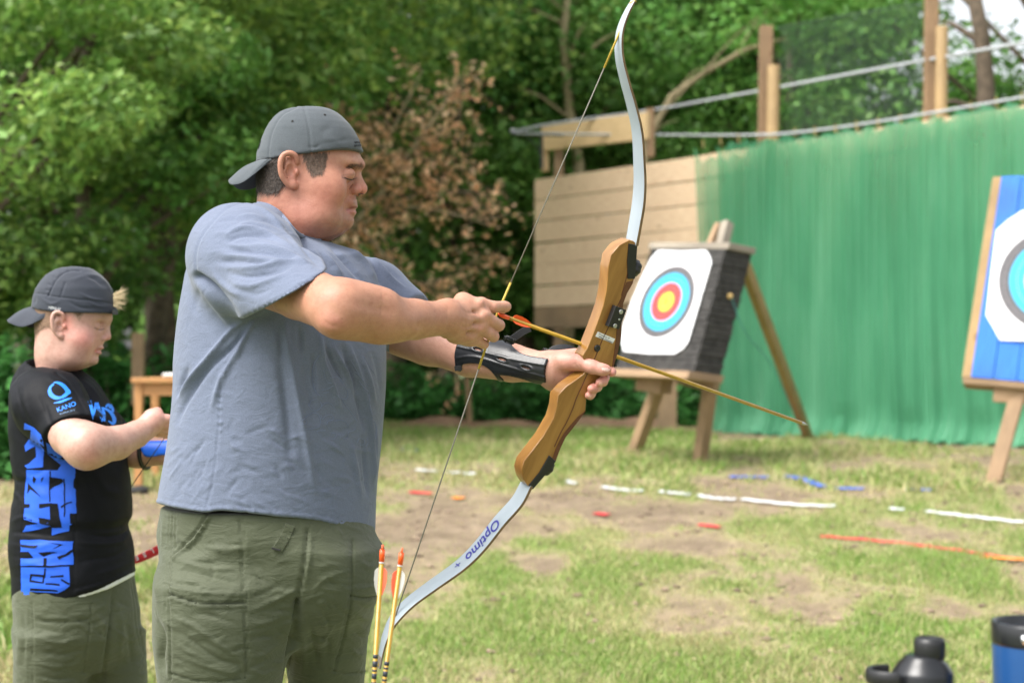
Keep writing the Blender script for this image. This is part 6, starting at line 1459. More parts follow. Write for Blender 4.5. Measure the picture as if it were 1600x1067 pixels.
# printed line drawing (waves and curls) on the shirt front, faint
P = pix(V); tcol = np.ones((len(V), 3)); 
tee = mk('t_shirt', V, F_, M['tee'], man, True, tcol); tb_ = bvh_of(V, F_)
ol = lambda l: [(460 + a / 5.925, 540 + b / 5.925) for a, b in l]
mb = MB()
PR = [[(230, 90), (180, 180), (165, 300), (190, 410), (240, 470)], [(130, 560), (160, 510), (210, 490)], [(130, 550), (160, 590), (210, 600), (250, 560), (240, 520)], [(75, 690), (120, 650), (190, 620), (235, 660), (240, 720), (210, 760), (80, 775)], [(85, 680), (110, 700), (100, 730), (75, 720)],
 [(245, 640), (260, 680), (290, 650), (340, 640), (360, 680), (310, 700), (305, 740), (330, 780)], [(255, 560), (290, 530), (340, 540), (370, 580)], [(220, 820), (215, 790), (290, 785)], [(320, 860), (370, 860), (385, 820), (350, 810), (345, 830)], [(370, 700), (400, 690), (430, 690), (480, 710), (500, 760)], [(450, 860), (490, 850), (500, 800), (540, 790), (560, 770)],
 [(580, 900), (600, 860), (640, 870), (645, 910), (610, 920), (605, 895)], [(670, 850), (680, 900), (660, 930)], [(440, 500), (490, 570), (540, 640), (580, 700)], [(330, 300), (400, 290), (450, 350), (490, 430), (480, 490), (430, 490), (390, 450)], [(260, 410), (310, 400), (360, 370)], [(265, 440), (320, 430)], [(560, 240), (620, 300), (680, 380)], [(520, 130), (560, 200), (600, 270)], [(640, 100), (690, 190), (740, 260)], [(690, 450), (700, 560), (720, 640)], [(740, 700), (760, 780), (750, 860)], [(270, 230), (300, 330), (350, 350)], [(390, 230), (440, 300)], [(600, 330), (640, 380), (700, 440)]]
for l in PR:
    q = smoothline(ol(l), 8); W = project_px(q, tb_, .0002); mb.tube(W, .00055, 4)
mb.build('shirt_print', plain('printink', (.17, .205, .32), .9, var=.1), tee, True)
# collar rib
hb_ = bvh_of(hV, hF); cl_ = []
for x in np.arange(402, 503, 3.0):
    for y in np.arange(300, 410, .5):
        d = ray(x, y).normalized(); h = tb_.ray_cast(C0, d); k_ = hb_.ray_cast(C0, d)
        if h[0] is not None and k_[0] is not None and h[3] < k_[3]: cl_.append((x, y, h[0].y)); break
cl_ = np.array(cl_)
for c_i in (1, 2): cl_[:, c_i] = np.convolve(np.pad(cl_[:, c_i], 3, 'edge'), np.ones(7) / 7, 'valid')
MB().tube([tuple(U(x, y + 1.5, d + .002)) for x, y, d in cl_], .0042, 8).build('collar', M['collar'], tee, True)
# sleeve hem edges
def ringhem(pc, pn, fld_r, n=40): pass

# ------------------------------------------------------------------ shorts
def shorts(rowsL1, rowsL2, hip, zlo, zhi, h, ybox, xbox, foldl, par, k1=.07, k2=.05):
    f = Field((xbox[0], ybox[0], zlo - .02), (xbox[1], ybox[1], zhi + .02), h)
    f.loft(hip, hf, 2.1, 0); g = like(f); g.loft(rowsL1, 0, 2.1, 0); smerge(f, g, k1); g = like(f); g.loft(rowsL2, 0, 2.1, 0); smerge(f, g, k2)
    V, Fq = f.mesh(); V = relax(V, Fq, 3, .5); V = folds(V, Fq, [(q[0], q[1], q[2] * (1.8 if q[1] < 2.1 else 1.5)) + tuple(q[3:]) for q in foldl]); N = vnormals(V, Fq); far = sstep(0, .4, N[:, 1]); V = V + N * (.012 * (fbm(V * [1, 1, .6], 8, 31, 3) - .5) * (.25 + far))[:, None]
    return V, Fq
def row(py, l, r, d, bfac, dref=None):
    ce = (l + r) / 2; hw = (r - l) / 2 / FPX * d; return (zz(py, d), xx(ce, d), d, hw, hw * bfac)
hip = []
for (py, l, r, a) in [(790, 255, 576, .19), (815, 250, 580, .19), (835, 246, 587, .185), (850, 243, 594, .178), (880, 241.5, 593, .165), (905, 246, 588, .15), (935, 262, 572, .13), (965, 290, 545, .10), (985, 330, 500, .06)]:
    ce = (l + r) / 2; hw = (r - l) / 2 / FPX * 3.08; hip.append((zz(py, 3.08), xx(ce, 3.08), 3.09, a, math.sqrt(hw ** 2 - (math.cos(hf) * a) ** 2) / math.sin(hf)))
hip = [(r[0], r[1], r[2], r[3], r[4]) for r in hip]
r1 = [row(870, 262, 420, 2.99, .8), row(910, 242, 455, 2.99, .95), row(960, 241, 462, 2.99, .95), row(1000, 241.5, 455, 2.99, .95), row(1067, 250, 443, 2.99, .95), row(1160, 262, 432, 2.99, 1), row(1290, 268, 425, 2.99, 1)]
r2 = [row(870, 450, 585, 3.06, 1.5), row(920, 440, 590, 3.08, 1.4), row(960, 436, 584, 3.12, 1.25), row(1003, 440, 575, 3.15, 1.15), row(1067, 452, 570, 3.19, 1.15), row(1160, 450, 562, 3.21, 1.2), row(1275, 448, 560, 3.21, 1.2)]
o6 = lambda l: [(220 + a / 2.621, 660 + b / 2.621) for a, b in l]
SF = [
 (o6([(128, 365), (125, 500), (118, 640), (112, 700), (120, 850), (122, 1050)]), 1.5, -2.0, 'seam'), (o6([(118, 365), (114, 500), (105, 640), (100, 760)]), 1.3, -1.1, 'seam'), (o6([(142, 365), (142, 440), (140, 520)]), 1.3, -1.1, 'seam'),
 (o6([(280, 385), (230, 465), (180, 520), (130, 560)]), 1.6, 3.4, 'seam'), (o6([(270, 375), (218, 455), (168, 508), (128, 545)]), 1.6, -3.0, 'seam'), (o6([(292, 395), (245, 475), (190, 530)]), 1.2, -1.0, 'seam'),
 (o6([(405, 390), (412, 500), (418, 640), (422, 740), (428, 860), (432, 1020)]), 1.4, -1.7, 'seam'), (o6([(418, 390), (426, 500), (431, 640), (434, 740), (438, 860), (440, 1020)]), 1.3, -1.2, 'seam'),
 (o6([(115, 675), (200, 688), (300, 700), (425, 700)]), 1.4, 1.8, 'seam'), (o6([(112, 702), (170, 722), (240, 738), (330, 740), (425, 736)]), 1.7, -4.4, 'seam'), (o6([(116, 712), (175, 733), (245, 748), (330, 750), (422, 746)]), 2.2, 2.2, 'seam'),
 (o6([(122, 1025), (180, 1045), (250, 1058), (330, 1060), (430, 1045)]), 1.6, -2.4, 'seam'),
 (o6([(685, 440), (680, 520), (665, 620), (645, 720), (620, 850), (595, 1000), (585, 1067)]), 2.0, -3.2, 'seam'), (o6([(672, 440), (668, 530), (650, 640), (632, 740)]), 1.3, -1.1, 'seam'), (o6([(696, 460), (690, 560), (672, 660)]), 3.5, 2.2),
 (o6([(868, 480), (868, 600), (865, 700), (850, 800), (820, 920), (790, 1015)]), 1.5, -2.2, 'seam'), (o6([(858, 480), (858, 600), (853, 700), (838, 800), (808, 920)]), 1.3, -1.0, 'seam'), (o6([(865, 680), (920, 675), (975, 668)]), 1.4, 1.6, 'seam'), (o6([(862, 712), (920, 720), (975, 712)]), 1.6, -3.4, 'seam'), (o6([(788, 1015), (840, 1028), (905, 1022)]), 1.5, -2.0, 'seam'),
 (o6([(600, 420), (570, 480), (545, 530)]), 3.5, 1.6), 
 (o6([(640, 740), (640, 830), (615, 930), (600, 1067)]), 6, -9, 'open'), (o6([(60, 800), (85, 880), (80, 960), (95, 1030)]), 5, -8), (o6([(70, 560), (62, 650), (68, 740)]), 4, 2.5),
 (o6([(150, 560), (220, 585), (300, 600), (390, 595)]), 3.5, 3.2), (o6([(150, 600), (240, 620), (320, 640), (400, 660)]), 3.5, -2.6), (o6([(250, 500), (320, 520), (400, 515)]), 3.5, 2.2), (o6([(140, 640), (220, 655), (300, 680)]), 3, 2.2), (o6([(270, 550), (300, 600), (280, 650)]), 3, -2),
 (o6([(150, 800), (230, 840), (310, 900), (400, 960)]), 3.5, 3.0), (o6([(140, 850), (220, 900), (300, 960), (400, 1000)]), 3.5, -2.6), (o6([(170, 960), (240, 985), (320, 1010), (400, 1030)]), 3.2, 2.4), (o6([(200, 780), (290, 790), (400, 830)]), 3.4, -2.4), (o6([(150, 900), (200, 940), (290, 980)]), 3.2, 2.0),
 (o6([(450, 770), (520, 740), (600, 700), (640, 680)]), 3.6, 3.2), (o6([(445, 720), (520, 690), (600, 650)]), 3.6, -2.2), (o6([(450, 830), (520, 815), (590, 790)]), 3.4, 2.4), (o6([(445, 880), (510, 875), (590, 860)]), 3.4, -2.4), (o6([(450, 960), (500, 950), (570, 900)]), 3.2, 2.2), (o6([(450, 560), (500, 600), (540, 660)]), 5, -1.8), (o6([(450, 1010), (500, 1030), (550, 1010)]), 3.4, 2),
 (o6([(700, 700), (740, 650), (800, 620), (850, 610)]), 3.6, 2.2), (o6([(700, 760), (740, 800), (780, 880)]), 4, 2.8), (o6([(690, 820), (710, 900), (720, 1000)]), 4.5, -3), (o6([(740, 760), (770, 860), (760, 980)]), 4, -2), (o6([(660, 860), (670, 950), (660, 1050)]), 4, 2.2), (o6([(880, 780), (920, 800), (950, 790)]), 3, 2.4), (o6([(870, 850), (910, 880), (940, 870)]), 3, -2.2), (o6([(860, 920), (890, 950), (925, 940)]), 3, 2.0), (o6([(890, 560), (930, 590), (970, 580)]), 3, 1.8), (o6([(880, 740), (930, 760), (965, 750)]), 3, -2),
 (o6([(75, 400), (72, 520), (70, 620)]), 4, -2), (o6([(90, 370), (90, 440), (85, 520)]), 3, 1.6),
]
for yy in range(380, 1040, 17):      # gathered stitches along the outer seam
    SF.append((o6([(108, yy), (118, yy + 6), (132, yy + 2)]), 1.2, rs.uniform(.6, 1.4)))
for yy in range(400, 1010, 19): SF.append((o6([(422, yy), (432, yy + 5), (446, yy + 1)]), 1.2, rs.uniform(.3, 1.0)))
for i in range(110):
    cx, cy = rs.uniform(100, 930), rs.uniform(430, 1060); L = rs.uniform(40, 120); an = rs.normal(0.1, .45); dx, dy = math.cos(an) * L / 2, math.sin(an) * L / 2
    SF.append((o6([(cx - dx, cy - dy), (cx + rs.uniform(-8, 8), cy + rs.uniform(-10, 10)), (cx + dx, cy + dy)]), rs.uniform(1.6, 3.2), rs.choice([-1, 1]) * rs.uniform(.6, 1.7)))
V, F_ = shorts(r1, r2, hip, zz(1290, 2.99), zz(765), .0040, (2.80, 3.42), (xx(228), xx(605)), SF, man)
sh_o = mk('shorts', V, F_, M['shorts'], man); shb = bvh_of(V, F_)
tabp = o6([(590, 455), (625, 415), (612, 470), (600, 500), (578, 548), (528, 538), (545, 508)]); W = project_px(smoothline(o6([(610, 418), (590, 470), (558, 520)]), 4), shb, .002); 
mb = MB()
for i in range(len(W) - 1): mb.beam(W[i], W[i + 1], .017, .002, up=(.2, -1, 0))
mb.build('waist_strap', M['shorts'], sh_o, bevel=.0005)
W = project_px(o6([(538, 512), (572, 522)]), shb, .004); MB().beam(W[0], W[1], .003, .003).build('strap_stitch', M['dark'], sh_o)

# ------------------------------------------------------------------ arm guard
o3b = lambda l: [(560 + a / 3.81, 440 + b / 3.81) for a, b in l]
def guard():
    P = [Ua(712, 549, 3.175), B_f1, B_f2, B_wr, Ua(866, 577, 3.04)]; rr = [.0465, .0432, .0378, .0312, .0300]; n = 120; m = 110; V = []
    P = np.array(P); L = smoothline([tuple(p) for p in P], 30); rl = np.interp(np.linspace(0, 1, len(L)), np.linspace(0, 1, len(P)), rr)
    ax = (P[-1] - P[0]); ax /= np.linalg.norm(ax); v = np.array([0, -1, 0.0]); v -= ax * (v @ ax); v /= np.linalg.norm(v); w = np.cross(ax, v); w = w if w[2] > 0 else -w
    G_ = []
    for c, r in zip(L, rl):
        for k in range(m + 1):
            a = math.radians(-88 + 176 * k / m); G_.append(c + (v * math.cos(a) + w * math.sin(a)) * r)
    G_ = np.array(G_); n = len(L); px = pix(G_)
    poly = o3b([(592, 362), (640, 372), (720, 372), (785, 360), (870, 352), (905, 372), (945, 412), (1000, 438), (1060, 450), (1125, 462), (1134, 482), (1126, 540), (1116, 609), (1080, 607), (1040, 600), (985, 580), (900, 560), (850, 556), (842, 562), (866, 588), (838, 590), (815, 560), (780, 520), (735, 495), (690, 486), (640, 488), (618, 498), (612, 532), (585, 522), (576, 480), (576, 420)])
    slots = [(o3b([(712, 404)])[0]), (o3b([(855, 462)])[0]), (o3b([(998, 512)])[0])]
    keep = inpoly(px, poly)
    for (cx, cy) in slots:
        dx, dy = px[:, 0] - cx, px[:, 1] - cy; c_, s_ = math.cos(.30), math.sin(.30); u_, v_ = dx * c_ + dy * s_, -dx * s_ + dy * c_; keep &= ~(((u_ / 8) ** 2 + (v_ / 2.1) ** 2) < 1)
    gb = bvh_of(G_, np.array([(i * (m + 1) + k, (i + 1) * (m + 1) + k, (i + 1) * (m + 1) + k + 1, i * (m + 1) + k + 1) for i in range(n - 1) for k in range(m)]))
    outl = np.array(poly); outl = smoothline(np.vstack([outl, outl[:1]]), 3)[:-1]; hl = []
    for (cx, cy) in slots:
        hl.append([(cx + 7.5 * math.cos(t) * math.cos(.3) - 2.0 * math.sin(t) * math.sin(.3), cy + 7.5 * math.cos(t) * math.sin(.3) + 2.0 * math.sin(t) * math.cos(.3)) for t in np.linspace(0, 2 * math.pi, 17)[:-1]])
    def disp(px):
        dd = np.zeros(len(px))
        for l in ([(585, 385), (760, 425), (950, 470), (1125, 500)], [(585, 455), (700, 450), (900, 510), (1110, 570)]): d, t = polydist(px, smoothline(o3b(l))); dd += .0022 * np.exp(-(d / 1.8) ** 2)
        for (cx, cy) in slots:
            dx, dy = px[:, 0] - cx, px[:, 1] - cy; c_, s_ = math.cos(.30), math.sin(.30); u_, v_ = dx * c_ + dy * s_, -dx * s_ + dy * c_; q = np.sqrt((u_ / 10) ** 2 + (v_ / 3.8) ** 2); dd += .0016 * np.exp(-((q - 1) / .3) ** 2)
        d, t = polydist(px, np.array(poly + [poly[0]])); return dd - .0010 * np.exp(-((d - 2.6) / .8) ** 2)
    return decal('arm_guard', [tuple(p) for p in outl], gb, 0, M['leather'], man, 1.6, hl, disp, .0028)
ag = guard()
lb = bvh_of(lV, lF)
def strap(pts, dep, w, name, par, mat='leather', surf=None, up=(.2, -.4, 1)):
    L = smoothline([(p[0], p[1]) for p in pts], 6); W = project_px(L, surf, .0025) if surf else [U(p[0], p[1], dep) for p in L]
    mb = MB(); V = []; W = [Vector(q) for q in W]; u0 = Vector(up)
    for i, p in enumerate(W):
        t = (W[min(i + 1, len(W) - 1)] - W[max(0, i - 1)]).normalized(); u = (u0 - t * u0.dot(t)).normalized(); n = t.cross(u).normalized()
        for (a, b) in ((-1, -1), (1, -1), (1, 1), (-1, 1)): V.append(p + u * w * .5 * a + n * .0012 * b)
    mb.add(V, [(i * 4 + k, i * 4 + (k + 1) % 4, i * 4 + 4 + (k + 1) % 4, i * 4 + 4 + k) for i in range(len(W) - 1) for k in range(4)] + [(3, 2, 1, 0), tuple(len(V) - 4 + k for k in range(4))])
    return mb.build(name, M[mat], par, bevel=.0004)
strap(o3b([(895, 358), (940, 325), (985, 295), (1022, 278)]), 3.10, .0135, 'loose_strap', ag, up=(.55, 0, 1))
strap(o3b([(1135, 418), (1165, 398), (1210, 388), (1255, 392), (1285, 404)]), 3.08, .010, 'wrist_strap', ag, up=(0, .3, 1))
strap(o3b([(592, 500), (596, 530)]), 3.12, .014, 'elbow_strap', ag, up=(1, 0, 0))
for (c, an) in (((900, 348), .3), ((1122, 428), .7)):
    q = Vector(U(*o3b([c])[0], 3.055)); c_, s_ = math.cos(an), math.sin(an); u = Vector((c_, 0, -s_)) * .0075; v = Vector((s_, -.4, c_)).normalized() * .0065
    mb = MB(); r_ = [q - u - v, q + u - v, q + u + v, q - u + v]
    for i in range(4): mb.tube([r_[i], r_[(i + 1) % 4]], .0013, 6)
    mb.tube([q - u * 1, q + v * .2 + u], .001, 5); mb.build('buckle', M['black'], ag, True)
    MB().beam(q - u * 1.6 + Vector((0, .004, 0)), q + u * 1.4 + Vector((0, .004, 0)), .003, .010, up=tuple(v)).build('buckle_strap', M['leather'], ag)
# fine arm hair on the forearms
def armhair(V, F, box, n, seed, par, L=.006):
    P = pix(V); N = vnormals(V, F); m = np.nonzero((P[:, 0] > box[0]) & (P[:, 0] < box[1]) & (P[:, 1] > box[2]) & (P[:, 1] < box[3]))[0]; r = np.random.RandomState(seed); i = r.choice(m, n); b = V[i]; nn = N[i]
    d = nn * .5 + np.array([.8, 0, -.5]) + .4 * r.normal(size=(n, 3)); d /= np.linalg.norm(d, axis=1)[:, None]; s = np.cross(nn, d) * .00009; l = L * (.5 + r.rand(n))[:, None]
    VV = np.stack([b - s, b + s, b + d * l], 1).reshape(-1, 3); q = np.arange(n) * 3; o = mk('arm_hair', VV, np.stack([q, q + 1, q + 2], 1), plain('armhair', (.30, .17, .07), .6), par, False)
armhair(rV, rF, (560, 715, 450, 540), 5200, 3, man); armhair(lV, lF, (770, 870, 520, 570), 1600, 4, man, .008)
# ------------------------------------------------------------------ the boy
DB = 3.90; o4 = lambda l: [(a / 3.81, 400 + b / 3.81) for a, b in l]; o5 = lambda l: [(a / 3.336, 640 + b / 3.336) for a, b in l]
zb = lambda py, d=DB: U(800, py, d).z
xb_ = lambda px, d=DB: U(px, 500, d).x
boy_rows = [(430, 90, 140, .035), (438, 80, 152, .048), (448, 71, 161, .057), (460, 63, 168, .064), (475, 57, 173.5, .070), (490, 55, 176, .0725), (500, 56, 174.5, .072), (508, 56.5, 170, .0715), (513, 57, 168, .071), (522, 57, 166, .071), (532, 57, 163.5, .0715), (542, 56, 160, .0715), (550, 56, 155, .071), (558, 56, 151, .070), (566, 57, 148, .067), (571, 58, 141, .064), (575.5, 59, 130, .061), (579, 60, 117, .060), (590, 58, 113, .062), (610, 50, 112, .075), (620, 48, 114, .08)]
bear = [(113, 500, .003), (112, 493, .006), (106, 489.5, .009), (100, 491, .011), (97, 498, .013), (97, 506, .013), (98, 514, .012), (101.5, 521, .009), (107, 527, .006), (111, 528.5, .000), (113.5, 523, -.004)]
boy_feats = [add_e(162, 509, .031, (.0085, .012, .0095), .012, 'sub'), add_c((168, 499, 0), (158, 497, .030), .004, .005, .012), add_e(153.5, 510, .029, (.0115, .0115, .0105), .004),
 add_c((150, 513.5, .033), (163, 514.5, .022), .0006, .0006, .0015, 'sub'), add_c((167, 508, 0), (168, 522, 0), .0055, .0075, .008), add_e(168, 526.5, 0, (.0082, .0095, .0080), .005), add_e(162.5, 529, .0095, (.0080, .0050, .0062), .004), add_e(165.5, 534, .0065, (.0050, .0026, .0024), .002, 'sub'),
 add_e(156, 543.5, 0, (.0095, .0150, .0040), .004), add_e(153, 551, 0, (.0085, .0140, .0052), .004), add_c((163, 547, 0), (147.5, 549, .022), .0008, .0008, .002, 'sub'), add_e(146, 563, 0, (.0105, .018, .011), .012),
 add_e(133, 535, .050, (.026, .022, .028), .03), add_e(120, 560, .040, (.03, .026, .018), .03), add_ear(bear, .0710, .0036, 105, 508, .85)]
BH = headfield(DB, boy_rows, boy_feats, .0020, (412, 622), (514, 532)); bV_, bF_ = BH.mesh(); bV_ = relax(bV_, bF_, 1, .4); bP = pix(bV_)
PAL = np.array([.52, .31, .245]); c1 = np.tile(PAL, (len(bV_), 1)); c1 = paint(c1, gsp(bP, 132, 530, 20, 18), (.66, .25, .21), .65); c1 = paint(c1, gsp(bP, 105, 508, 10, 20), (.70, .27, .21), .8); c1 = paint(c1, gsp(bP, 169, 528, 6, 6), (.68, .30, .25), .6)
c1 = paint(c1, np.exp(-(polydist(bP, smoothline([(162, 544.5), (157, 545), (150, 547)]))[0] / 1.9) ** 2) + np.exp(-(polydist(bP, smoothline([(160, 551), (155, 551.5), (149, 549)]))[0] / 2.2) ** 2), (.55, .20, .18), .7)
d_, t_ = polydist(bP, smoothline([(148, 512), (155, 515), (163, 514)])); c1 = paint(c1, np.exp(-(d_ / 1.0) ** 2), (.12, .07, .05), .8); c1 = paint(c1, gsp(bP, 156, 498, 9, 2.0), (.42, .27, .18), .5)
hz_ = inpoly(bP, [(40, 470), (130, 470), (130, 492), (124, 502), (117, 494), (113, 486), (97, 487), (94, 500), (96, 518), (90, 520), (76, 514), (66, 516), (55, 528), (40, 530)]); hz_ = hz_ & (np.abs(bV_[:, 1] - DB) < .0735) & ((((bP[:, 0] - 105) / 11) ** 2 + ((bP[:, 1] - 508) / 21) ** 2) > 1); c1 = paint(c1, hz_ * (.7 + .3 * vnoise(bV_, 500, 4)), (.33, .215, .15), .75)
# arms
def U3(a, b, d): return Ua(a, b, d)
f = Field(U3(60, 745, 3.7) - [0, .35, 0], U3(300, 600, 3.8) + [.02, .25, 0], .0024)
f.path([U3(78, 625, 3.76), U3(112, 680, 3.66), U3(136, 698, 3.62)], [.052, .048, .045], .03); f.path([U3(136, 698, 3.62), U3(182, 692, 3.68), U3(212, 679, 3.73), U3(230, 668, 3.76)], [.0455, .0375, .0300, .0265], .03)
f.ell(U3(240, 656, 3.76), (.026, .020, .026), .016); f.cone(U3(236, 648, 3.77), U3(246, 644, 3.775), .0125, .0120, .010); f.cone(U3(247, 646, 3.775), U3(251, 649, 3.79), .0105, .009, .004)
for k, (y0, y1, d) in enumerate(((654, 655, 3.76), (662, 664, 3.765), (670, 672, 3.775), (676, 679, 3.79))):
    f.path([U3(246, y0, d), U3(262, y1, d + .01), U3(272, y1 + 1, d + .03), U3(270, y1 + 1, d + .05)], [.0125 - .001 * k, .0105 - .0007 * k, .0095, .008], .006)
f.path([U3(232, 664, 3.79), U3(246, 668, 3.82), U3(262, 666, 3.825)], [.016, .011, .009], .01)
aV, aF = f.mesh(); aV = relax(aV, aF, 1, .4)
f = Field(U3(130, 760, 4.0) - [0, .2, 0], U3(345, 640, 4.0) + [.05, .2, 0], .0028)
f.path([U3(120, 640, 4.04), U3(158, 700, 4.02)], [.05, .045], .03); f.path([U3(158, 700, 4.02), U3(215, 706, 3.99), U3(262, 705, 3.97), U3(290, 704, 3.96)], [.043, .0385, .032, .026], .03)
f.ell(U3(306, 703, 3.96), (.03, .018, .026), .016)
for k in range(4): f.path([U3(312, 692 + 8 * k, 3.985), U3(328, 694 + 8 * k, 3.98), U3(333, 697 + 8 * k, 3.955), U3(326, 699 + 8 * k, 3.94)], [.012, .010, .009, .008], .005)
f.path([U3(304, 692, 3.95), U3(318, 692, 3.935), U3(330, 696, 3.93)], [.015, .011, .009], .01)
eV, eF = f.mesh(); eV = relax(eV, eF, 1, .4)
f = Field((xb_(10), 3.68, zb(1040)), (xb_(225), 4.12, zb(590)), .011); f.loft([(zb(600), xb_(85), 3.9, .09, .08), (zb(640), xb_(95), 3.9, .12, .11), (zb(760), xb_(110), 3.9, .125, .12), (zb(900), xb_(112), 3.9, .11, .10), (zb(950), xb_(112), 3.9, .09, .09)], 0, 2, 0); f.cone((xb_(85), 3.9, zb(640)), tuple(U3(82, 628, 3.79)), .045, .045, .03); f.cone((xb_(95), 3.9, zb(640)), tuple(U3(118, 640, 4.02)), .045, .045, .03); f.cone((xb_(85), 3.9, zb(640)), (xb_(85), 3.9, zb(600)), .05, .05, .02); f.cone((xb_(95), 3.88, zb(930)), (xb_(80), 3.85, zb(1010)), .07, .06, .03); f.cone((xb_(110), 3.92, zb(930)), (xb_(150), 3.97, zb(1010)), .07, .06, .03); wV, wF = f.mesh()
K1 = np.array([(xb_(75, 3.8), 3.84, .68), (xb_(75, 3.8), 3.84, .46), (xb_(72, 3.8), 3.86, .26), (xb_(72, 3.8), 3.87, .09)]); K2 = np.array([(xb_(165, 4.0), 3.98, .68), (xb_(165, 4.0), 3.98, .46), (xb_(162, 4.0), 4.0, .26), (xb_(162, 4.0), 4.01, .09)])
k1 = legs(K1, [.06, .055, .052, .036], .011, None, None); k2 = legs(K2, [.06, .055, .052, .036], .011, None, None)
boy = thing('person', (xb_(115), DB, 0), 'boy in a black and blue shirt and backward dark cap looking down', 'person')
prt = [(bV_, bF_), (aV, aF), (eV, eF), (wV, wF), k1, k2]; v_, f_ = join(prt); aP = pix(aV)
ca = np.tile(PAL, (len(aV), 1)); ca = paint(ca, gsp(aP, 140, 715, 16, 14), (.66, .28, .24), .5); ca = paint(ca, sstep(225, 250, aP[:, 0]), (.66, .33, .28), .5)
mk('body', v_, f_, M['skinboy'], boy, True, np.concatenate([c1, ca] + [np.tile(PAL * [1, .95, .95], (len(p[0]), 1)) for p in prt[2:]]))
shoes([K1[3], K2[3]], 0, boy, .9)
hairpatch('hair', bV_, bF_, [(40, 470), (131, 470), (129, 491), (122, 496), (117, 492), (113, 484), (97, 485), (93, 496), (92, 510), (86, 515), (76, 511), (66, 514), (55, 524), (40, 526)], boy, M['boyhair'], .0012, 15, strands=2600, slen=.0035, yc=3.9, wmax=.0735)
# cap
bcap_rows = [(417, 108, 128, .02), (418.5, 96, 140, .033), (422, 86, 147, .044), (430, 73, 158, .058), (440, 64.5, 167, .068), (452, 57, 174.5, .0755), (465, 53, 178.5, .0785), (478, 51, 181, .080), (492, 50.5, 182, .080), (500, 50.5, 182, .08)]
bcap_edge = [(45, 479), (52, 480.5), (70, 485), (97, 489), (115, 489.8), (140, 490.3), (182, 490.5)]
oc = lambda l: [(a / 8, 400 + b / 8) for a, b in l]
bse = [(oc([(600, 500), (640, 420), (700, 300), (800, 210), (900, 180), (1000, 185)]), 1.3, -1.3, 'seam'), (oc([(430, 465), (560, 480), (700, 510), (850, 525), (1000, 545), (1200, 560), (1430, 600)]), 1.1, -.9, 'seam'), (oc([(820, 330), (780, 430), (755, 510)]), 1.1, -.9, 'seam')]
bde = [(oc([(560, 420), (620, 430)]), 1.3, -1.2), (oc([(590, 350), (650, 370)]), 1.3, -1.2), (oc([(650, 250), (700, 280)]), 1.3, -1.2), (oc([(750, 190), (790, 230)]), 1.3, -1.2), (oc([(850, 150), (870, 190)]), 1.3, -1), (oc([(1100, 230), (1220, 260), (1320, 340), (1390, 440)]), 2.4, 2.0), (oc([(1060, 260), (1180, 290), (1290, 380)]), 2.4, -1.6), (oc([(900, 300), (1050, 260), (1150, 300)]), 3, 1.2), (oc([(1000, 470), (1150, 540), (1300, 560)]), 2.2, 1.6), (oc([(500, 520), (640, 600), (760, 560)]), 2.4, 1.2), (oc([(850, 560), (1000, 640), (1200, 660)]), 2.2, -1.3), (oc([(1100, 560), (1200, 620), (1380, 640)]), 2, 1.3), (oc([(450, 500), (440, 560), (430, 600)]), 2.4, -1)]
qV, qF = capcrown(DB, bcap_rows, bcap_edge, .0026, 'cap', None, boy, bde, bse); bcap = mk('cap', qV, qF, M['boycap'], boy); qb = bvh_of(qV, qF)
brim(DB, pts=[(11, 499.8), (20, 504), (39, 509.3), (56, 507), (75, 499), (99, 489.5)], inn=[(52, 478), (56, 480), (66, 483.5), (78, 486.5), (88, 488), (99, 489)], depth=.070, mat='boycap', par=bcap)
lettering('cap_lettering', 'HERGLAS', (76, 482.0), (94.5, 485.2), 4.2, qb, .0008, M['offwhite'], bcap, bold=.02)
mb = MB(); mb.hexa([U(175, 484, DB - .06), U(184, 484, DB - .03), U(184, 484, DB + .03), U(175, 484, DB + .06), U(175, 491.5, DB - .06), U(184.5, 491.5, DB - .03), U(184.5, 491.5, DB + .03), U(175, 491.5, DB + .06)]); mb.build('cap_strap', M['black'], bcap)
# tuft of fair hair pushed out of the cap's gap
r = np.random.RandomState(9); n = 520; a = r.rand(n); st0 = np.array([Ua(176.5 + 3 * r.rand(), 458 + 21 * t, DB + (r.rand() - .5) * .05) for t in a]); d = np.stack([.55 + .6 * r.rand(n), .7 * (r.rand(n) - .5), .3 * (.45 - a) + .35 * np.sin(9 * a + 3 * np.round(r.rand(n) * 3)) + .3 * (r.rand(n) - .3)], 1); d /= np.linalg.norm(d, axis=1)[:, None]
L_ = (.008 + .030 * r.rand(n) ** 2.2)[:, None]; s = np.cross(d, [0, 1, 0]) * .0004; bend = np.stack([0 * a, 0 * a, .012 * (r.rand(n) - .2)], 1); VV = np.stack([st0 - s, st0 + s, st0 + d * L_ * .6 + s * .7, st0 + d * L_ * .6 - s * .7, st0 + d * L_ + bend], 1).reshape(-1, 3); q = np.arange(n) * 5
mk('fringe_hair', VV, [*map(tuple, np.stack([q, q + 1, q + 2, q + 3], 1)), *map(tuple, np.stack([q + 3, q + 2, q + 4], 1))], M['blond'], boy, False)
